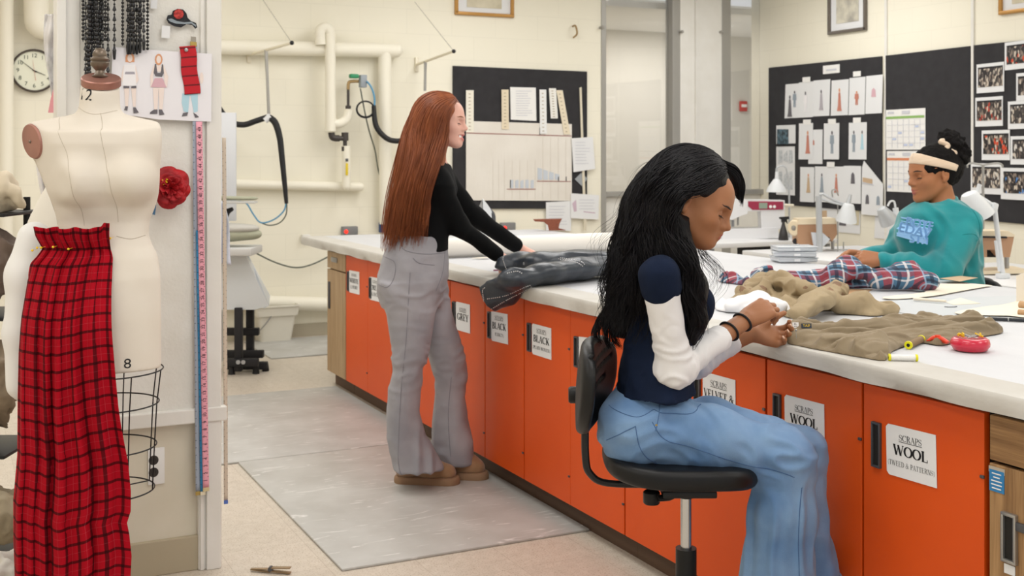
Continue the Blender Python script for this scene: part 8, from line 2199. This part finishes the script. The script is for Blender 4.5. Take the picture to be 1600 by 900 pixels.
# photo prints
cols = [('D34B2A', '1E1B1E'), ('C9BFB2', '2A2528'), ('B6402F', '3A2F2C'), ('D8D4CE', '3C3838'), ('4E86C8', '241F22')]
def photo_mat(i, c1, c2, sc):
    m = mat('photo_print_%d' % i, c2, 0.4); nt = m.node_tree; b = nt.nodes['Principled BSDF']
    tc = nt.nodes.new('ShaderNodeTexCoord'); mp = nt.nodes.new('ShaderNodeMapping'); mp.inputs['Scale'].default_value = (sc, sc, sc*0.45); mp.inputs['Location'].default_value = (i*3.7, i*1.3, 0)
    v = nt.nodes.new('ShaderNodeTexVoronoi'); v.inputs['Scale'].default_value = 1.0
    nt.links.new(tc.outputs['Object'], mp.inputs[0]); nt.links.new(mp.outputs[0], v.inputs['Vector'])
    cr = nt.nodes.new('ShaderNodeValToRGB'); cr.color_ramp.interpolation = 'CONSTANT'
    e = cr.color_ramp.elements; e[0].position = 0; e[0].color = (*lin(c2), 1); e[1].position = 0.32; e[1].color = (*lin('57504E'), 1)
    for p_, c_ in ((0.5, '8A7B70'), (0.62, 'CFC3B4'), (0.74, '2F2A2E'), (0.88, c1)): q = e.new(p_); q.color = (*lin(c_), 1)
    sp = nt.nodes.new('ShaderNodeSeparateColor'); nt.links.new(v.outputs['Color'], sp.inputs[0]); nt.links.new(sp.outputs[0], cr.inputs[0]); nt.links.new(cr.outputs[0], b.inputs['Base Color'])
    return m
photos = [(1570, 67, 1625, 110, 'at the top right, red dancer in the middle', 0), (1526, 101, 1569, 146, 'in the top left, pale costumes on black', 1), (1588, 115, 1640, 158, 'cut by the right edge, second from top', 1), (1524, 153, 1567, 198, 'second in the left column, curled lower corner', 2), (1575, 159, 1640, 202, 'with one pale striped gown on beige, at the right edge', 3), (1534, 204, 1578, 250, 'with glowing orange costumes, third in the left column', 0), (1579, 213, 1640, 257, 'with small pale figures, right of the glowing orange one', 3), (1517, 255, 1565, 302, 'with white columns, lowest in the left column', 3), (1564, 262, 1640, 311, 'with a red gown and a blue figure, at the bottom right', 4)]
for i, (x0_, y0_, x1_, y1_, lab, ci) in enumerate(photos):
    off = 0.024+0.002*(i % 3)
    o = sheetr(x0_, y0_, x1_, y1_, 'white-bordered photo print '+lab, off, 0, M_paper2, 'photo print', 'photo_print', 'photo prints on the black board')
    w = x1_-x0_; kt = -0.105*(242-y0_)/135; kb = -0.105*(242-y1_)/135
    def pf(u, v):
        a = y0_+kt*w*u; c = y1_+kb*w*u; return (x0_+w*u, a+(c-a)*v)
    child_marks(o, [[pf(0.05, 0.16), pf(0.95, 0.16), pf(0.95, 0.80), pf(0.05, 0.80)]], photo_mat(i, cols[ci][0], cols[ci][1], 80), off+0.003, rq, 'image')
    child_marks(o, [[pf(0.05, 0.115), pf(0.95, 0.115), pf(0.95, 0.175), pf(0.05, 0.175)]], M_ink, off+0.0035, rq, 'caption_bar')
# ------------------------------------------------------------------ sewing tables, machines and lamps along the right wall
M_wlam = mat('white_laminate', 'E2E2E3', 0.4); M_leg = mat('grey_steel_leg', '8D8F92', 0.4, metal=0.4)
def stable(x0, x1, y0, y1, label, z=0.75):
    t = thing('sewing_table', label, 'table', ((x0+x1)/2, (y0+y1)/2, 0), 'white sewing tables')
    obj('tabletop', B().box(((x0+x1)/2, (y0+y1)/2, z-0.02), (x1-x0, y1-y0, 0.04), bev=0.006), M_wlam, t)
    for x in (x0+0.06, x1-0.06):
        for y in (y0+0.06, y1-0.06):
            obj('leg', B().box((x, y, (z-0.04)/2), (0.035, 0.035, z-0.04), bev=0.004), M_leg, t)
    obj('motor_box', B().box(((x0+x1)/2, (y0+y1)/2-0.1, z-0.12), (0.25, 0.2, 0.16), bev=0.01), M_ink, t)
    return t
pA = onZ(1185, 372, 0.75); pB = onZ(1300, 395, 0.75); pC = onZ(1560, 432, 0.75)
stable(pA.x-0.75, pA.x+0.55, pA.y-0.35, pA.y+0.35, 'white sewing table under the white sewing machine with the red panel')
stable(pB.x-0.45, pB.x+0.65, pB.y-0.55, pB.y+0.45, 'white sewing table under the tan machine left of the teal sweatshirt')
stable(pC.x-0.35, pC.x+0.75, pC.y-0.85, pC.y+0.65, 'white sewing table at the right edge behind the teal sweatshirt')
# white machine with red panel
dm = (pA-CAM).dot(FWD)
def mp_(px, py, o=0.0): return Pd(px, py, dm+o)
t = thing('sewing_machine', 'white electronic sewing machine with a dark red control panel', 'sewing machine', mp_(1180, 374))
M_wm = mat('machine_white', 'E4E4E6', 0.3)
def slab(pts, dep, o=0.0, bev=0.0):
    b = B(); b.prism([mp_(x, y, o) for x, y in pts], FWD*dep); return b
obj('bed', slab([(1128, 358), (1216, 356), (1217, 372), (1128, 375)], 0.20, -0.10), M_wm, t, 40)
obj('column', slab([(1188, 314), (1226, 314), (1226, 357), (1217, 358), (1190, 357)], 0.14, -0.07), M_wm, t, 40)
obj('arm', slab([(1148, 312), (1226, 313), (1226, 328), (1186, 330), (1168, 330), (1150, 328)], 0.15, -0.075), M_wm, t, 40)
obj('head', slab([(1141, 315), (1152, 311), (1169, 312), (1168, 334), (1161, 336), (1142, 344), (1139, 335)], 0.15, -0.08), M_wm, t, 40)
pn_ = obj('control_panel', slab([(1169, 314.5), (1224, 315), (1224, 327.5), (1176, 328), (1169, 322)], 0.006, -0.082), mat('burgundy_panel', '9C2A48', 0.4), t, 0)
obj('display', slab([(1186, 317), (1199, 317), (1199, 326), (1186, 326)], 0.004, -0.086), mat('lcd_grey', '8FA090', 0.3), pn_, 0)
for x in (1204, 1210): obj('button', B().lathe([(0, 0.006), (0.012, 0.005), (0.013, 0)], mp_(x, 323, -0.084), -FWD, 14), M_paper, pn_)
obj('foot_bar', B().cyl(mp_(1153, 336), mp_(1153, 352), 0.008), M_steel, t); obj('foot_bar', B().cyl(mp_(1145, 344), mp_(1145, 354), 0.012), M_leg, t)
obj('spool_pin', B().tube([mp_(1222, 321), mp_(1240, 321)], [0.018, 0.012], seg=10), M_rod, t)
# black spray bottle
dsb = dm-0.25
t = thing('spray_bottle', 'black spray bottle beside the tan sewing machine', 'spray bottle', Pd(1224, 373, dsb))
q = Pd(1224, 374, dsb)
obj('bottle', B().lathe([(0, 0.001), (0.040, 0.001), (0.042, 0.01), (0.034, 0.06), (0.018, 0.11), (0.012, 0.135), (0.012, 0.15), (0, 0.15)], Vector((q.x, q.y, 0.751)), seg=24), mat('smoky_plastic', '2F2D2E', 0.3), t)
q3 = Vector((q.x, q.y, 0.905))
obj('trigger_head', B().prism([q3+RGT*-0.03+UP*0.035, q3+RGT*0.045+UP*0.04, q3+RGT*0.05+UP*0.02, q3+RGT*0.03+UP*0.015, q3+RGT*0.035-UP*0.02, q3+RGT*0.02, q3+RGT*0.012-UP*0.01, q3-RGT*0.012-UP*0.01, q3-RGT*0.014+UP*0.015, q3-RGT*0.03+UP*0.02], FWD*0.025), M_ink, t, 40)
# tan industrial machines
M_tanm = mat('tan_machine_enamel', 'B38A6A', 0.45); M_creamm = mat('cream_machine_cover', 'E5D5B8', 0.5)
def tan_machine(P0, px0, label, sgn=1):
    """P0 base point on the table"""
    t = thing('industrial_sewing_machine', label, 'sewing machine', P0)
    d = (P0-CAM).dot(FWD); k = d/FPX
    def m_(x, y, o=0.0): return Pd(x, y, d+o)
    return t, m_
dB = (onZ(1290, 391, 0.75)-CAM).dot(FWD)
t, _ = tan_machine(Pd(1280, 390, dB), 0, 'tan industrial sewing machine with a cream cover left of the teal sweatshirt')
def mB(x, y, o=0.0): return Pd(x, y, dB+o)
def slabB(pts, dep, o, f): b = B(); b.prism([f(x, y, o) for x, y in pts], FWD*dep); return b
obj('body', slabB([(1247, 350), (1307, 348), (1308, 366), (1300, 378), (1296, 370), (1272, 366), (1270, 389), (1246, 380)], 0.16, -0.08, mB), M_tanm, t, 40)
obj('cover', slabB([(1248, 342), (1305, 341), (1308, 350), (1247, 351)], 0.17, -0.085, mB), M_creamm, t, 40)
obj('hand_wheel', B().lathe([(0, 0.0), (0.035, 0.0), (0.05, -0.008), (0.058, 0.0), (0.06, 0.02), (0.05, 0.03), (0, 0.03)], mB(1244, 356, -0.02), (-RGT*0.75-FWD*0.66), 28, sx=1), M_creamm, t)
obj('wheel_hub', B().lathe([(0, 0.04), (0.018, 0.036), (0.022, 0.02)], mB(1244, 356, -0.02), (-RGT*0.75-FWD*0.66), 18), M_steel, t)
obj('tension_knob', B().sphere(mB(1243, 377, -0.03), 0.022), M_ink, t)
obj('needle_bar', B().cyl(mB(1301, 376), mB(1301, 394), 0.012), M_steel, t)
obj('plastic_guard', slabB([(1268, 363), (1286, 364), (1297, 374), (1290, 382), (1284, 388), (1272, 386)], 0.02, -0.14, mB), M_clear, t, 40)
dC = (onZ(1560, 428, 0.75)-CAM).dot(FWD)
t, _ = tan_machine(Pd(1560, 427, dC), 0, 'tan industrial sewing machine behind the right shoulder of the teal sweatshirt')
def mC(x, y, o=0.0): return Pd(x, y, dC+o)
obj('body', slabB([(1526, 368), (1585, 368), (1578, 402), (1566, 402), (1556, 390), (1542, 390), (1542, 402), (1526, 402)], 0.16, -0.08, mC), M_tanm, t, 40)
obj('cover', slabB([(1526, 366), (1532, 361), (1575, 361), (1586, 367), (1585, 370), (1526, 370)], 0.17, -0.085, mC), M_creamm, t, 40)
obj('needle_bar', B().cyl(mC(1573, 402), mC(1573, 426), 0.014), M_steel, t); obj('shadow_plate', slabB([(1543, 391), (1556, 391), (1556, 402), (1543, 402)], 0.01, 0.03, mC), M_dark, t, 0)  # black plate stands in for the shade in the opening under the arm
obj('machine_bed', slabB([(1535, 424), (1602, 420), (1604, 427), (1535, 429)], 0.18, -0.08, mC), M_creamm, t, 40)
obj('thread_guide', B().tube([mC(1530, 370, -0.1), mC(1573, 371, -0.1)], 0.006, seg=8), M_ink, t)
# lamps
M_lamp = mat('white_lamp_enamel', 'DDE0E3', 0.35); M_lampgrey = mat('grey_lamp_metal', 'B8BBBE', 0.35, metal=0.2)
def shade(name, parent, c, axis, r0, r1, h, m):
    return obj(name, B().lathe([(0, h*1.02), (r1*0.8, h), (r1, h*0.92), (r0*0.9, h*0.3), (r0, 0), (r0*0.97, 0), (r0*0.87, h*0.3), (r1*0.9, h*0.88)], c, axis, 24, cap=False), m, parent)
dL = dB-0.15
def l1(x, y, o=0.0): return Pd(x, y, dL+o)
t = thing('task_lamp', 'grey task lamp with an upright post between the plastic cases and the teal sweatshirt', 'lamp', l1(1280, 392))
obj('post', B().cyl(l1(1281, 397), l1(1279, 306), 0.022), M_lampgrey, t)
obj('arm', B().tube([l1(1280, 305), l1(1286, 303), l1(1300, 311), l1(1318, 319)], 0.010, seg=8), M_lampgrey, t); obj('arm', B().tube([l1(1279, 309), l1(1295, 315), l1(1320, 321)], 0.008, seg=8), M_lampgrey, t)
obj('spring', B().tube([l1(1301, 308), l1(1300, 298), l1(1305, 296), l1(1310, 306)], 0.005, seg=6, smooth=4), M_steel, t)
shade('lamp_shade', t, l1(1322, 346), (RGT*0.1+UP*1.0-FWD*0.2), 0.075, 0.04, 0.13, M_lamp)
obj('socket', B().cyl(l1(1324, 322), l1(1329, 304), 0.022, 0.010), M_lampgrey, t); 
t = thing('task_lamp', 'white task lamp reaching over from behind the smiling face', 'lamp', l1(1440, 345, -0.3))
def l2(x, y, o=0.0): return Pd(x, y, dL-0.35+o)
obj('arm', B().tube([l2(1475, 318), l2(1440, 330), l2(1400, 343)], 0.011, seg=8), M_lamp, t); obj('arm', B().tube([l2(1475, 326), l2(1440, 338), l2(1402, 349)], 0.009, seg=8), M_lamp, t)
obj('bracket', B().tube([l2(1387, 322), l2(1391, 315), l2(1397, 315), l2(1399, 324)], 0.007, seg=8, smooth=4), M_lamp, t)
obj('elbow', B().cyl(l2(1399, 325), l2(1401, 336), 0.02), M_lamp, t)
obj('lower_arm', B().tube([l2(1475, 320), l2(1490, 360), l2(1494, 396)], 0.012, seg=8), M_lamp, t)
shade('lamp_shade', t, l2(1390, 347), (-RGT*0.55+UP*0.8-FWD*0.2), 0.066, 0.035, 0.12, M_lampgrey)
q = Pd(1494, 396, dL-0.35); 
t = thing('task_lamp', 'white jointed task lamp clamped on the table at the right edge', 'lamp', Pd(1566, 428, dC-0.25))
def l3(x, y, o=0.0): return Pd(x, y, dC-0.25+o)
obj('lower_arm', B().tube([l3(1567, 430), l3(1560, 375), l3(1554, 325)], 0.014, seg=10), M_lamp, t); obj('lower_arm', B().tube([l3(1562, 424), l3(1556, 376)], 0.010, seg=8), M_lamp, t)
obj('upper_arm', B().tube([l3(1553, 322), l3(1527, 305)], 0.012, seg=8), M_lamp, t); obj('upper_arm', B().tube([l3(1549, 332), l3(1525, 313)], 0.010, seg=8), M_lamp, t)
obj('joint', B().box(l3(1553, 325), (0.04, 0.03, 0.06), rot=(0, 0.3, 0), bev=0.008), M_lamp, t); obj('joint', B().tube([l3(1531, 288), l3(1527, 300), l3(1527, 312)], 0.013, seg=8), M_lamp, t)
shade('lamp_shade', t, l3(1530, 339), (-RGT*0.45+UP*0.9-FWD*0.1), 0.088, 0.05, 0.15, M_lamp)
obj('clamp', B().box(l3(1567, 431), (0.07, 0.05, 0.03), bev=0.006), M_lamp, t)
dA = dm+0.1
t = thing('task_lamp', 'small white lamp with a dome shade above the sewing machine with the red panel', 'lamp', Pd(1212, 312, dA))
shade('lamp_shade', t, Pd(1213, 300, dA), (0, 0, 1), 0.085, 0.03, 0.11, M_lamp); obj('neck', B().cyl(Pd(1214, 282, dA), Pd(1214, 268, dA), 0.02, 0.014), M_lamp, t)
obj('stem', B().tube([Pd(1214, 270, dA), Pd(1214, 262, dA), Pd(1228, 262, dA), Pd(1233, 300, dA), Pd(1233, 372, dA)], 0.008, seg=8, smooth=3), M_lampgrey, t)
t = thing('thread_stand', 'thin steel thread stand with hooked arms behind the teal shoulder', 'thread stand', mC(1536, 425, 0.16))
obj('pole', B().cyl(mC(1536, 425, 0.16), mC(1536, 258, 0.16), 0.008), M_steel, t)
obj('hook_arm', B().tube([mC(1536, 258, .16), mC(1520, 255, .16), mC(1512, 257, .16), mC(1512, 262, .16)], 0.006, seg=8, smooth=4), M_steel, t); obj('hook_arm', B().tube([mC(1536, 258, .16), mC(1558, 255, .16), mC(1566, 258, .16), mC(1566, 262, .16)], 0.006, seg=8, smooth=4), M_steel, t)
t = thing('thread_stand', 'thin wire thread stand behind the hands of the teal sweatshirt', 'thread stand', l1(1310, 392, 0.05))
obj('pole', B().cyl(l1(1309, 395, .05), l1(1309, 320, .05), 0.004), M_steel, t); obj('pole', B().cyl(l1(1318, 395, .1), l1(1318, 378, .1), 0.004), M_steel, t); obj('base_rod', B().cyl(l1(1290, 390, .08), l1(1328, 390, .08), 0.005), M_steel, t)
# chairs behind the table
def chair(px, d, rz, label):
    q = Pd(px, 242, d); t = thing('side_chair', label, 'chair', (q.x, q.y, 0), 'black chairs', rz)
    M_ = M_pu
    s = SDF(); s.fn(lambda P: np.maximum(((np.abs(P[..., 0])/0.21)**3+(np.abs((P[..., 2]-0.70)/0.17))**3)**(1/3)*0.17-0.17, np.abs(P[..., 1]-0.6*P[..., 0]**2)-0.02), 0.01, '+', (-0.24, -0.06, 0.5), (0.24, 0.12, 0.9))
    V, F = s.mesh(0.012); V = laplace(V, F, 2); link('backrest', np_mesh('backrest', V, F), M_, t, 180, shift=1)
    local('seat', B().box((0, -0.22, 0.45), (0.42, 0.42, 0.05), bev=0.02, seg=3), M_, t)
    for sx in (-1, 1):
        local('leg', B().tube([(0.17*sx, 0.03, 0.62), (0.18*sx, 0.01, 0.43), (0.19*sx, 0.03, 0.0)], 0.011, seg=8), M_wire, t)
        local('leg', B().tube([(0.18*sx, -0.38, 0.43), (0.19*sx, -0.40, 0.0)], 0.011, seg=8), M_wire, t)
    return t
chair(1516, 5.62, R(100), 'black chair whose back shows behind the teal sweatshirt')
chair(1652, 5.15, R(-26), 'black chair back cut by the right edge of the photo')
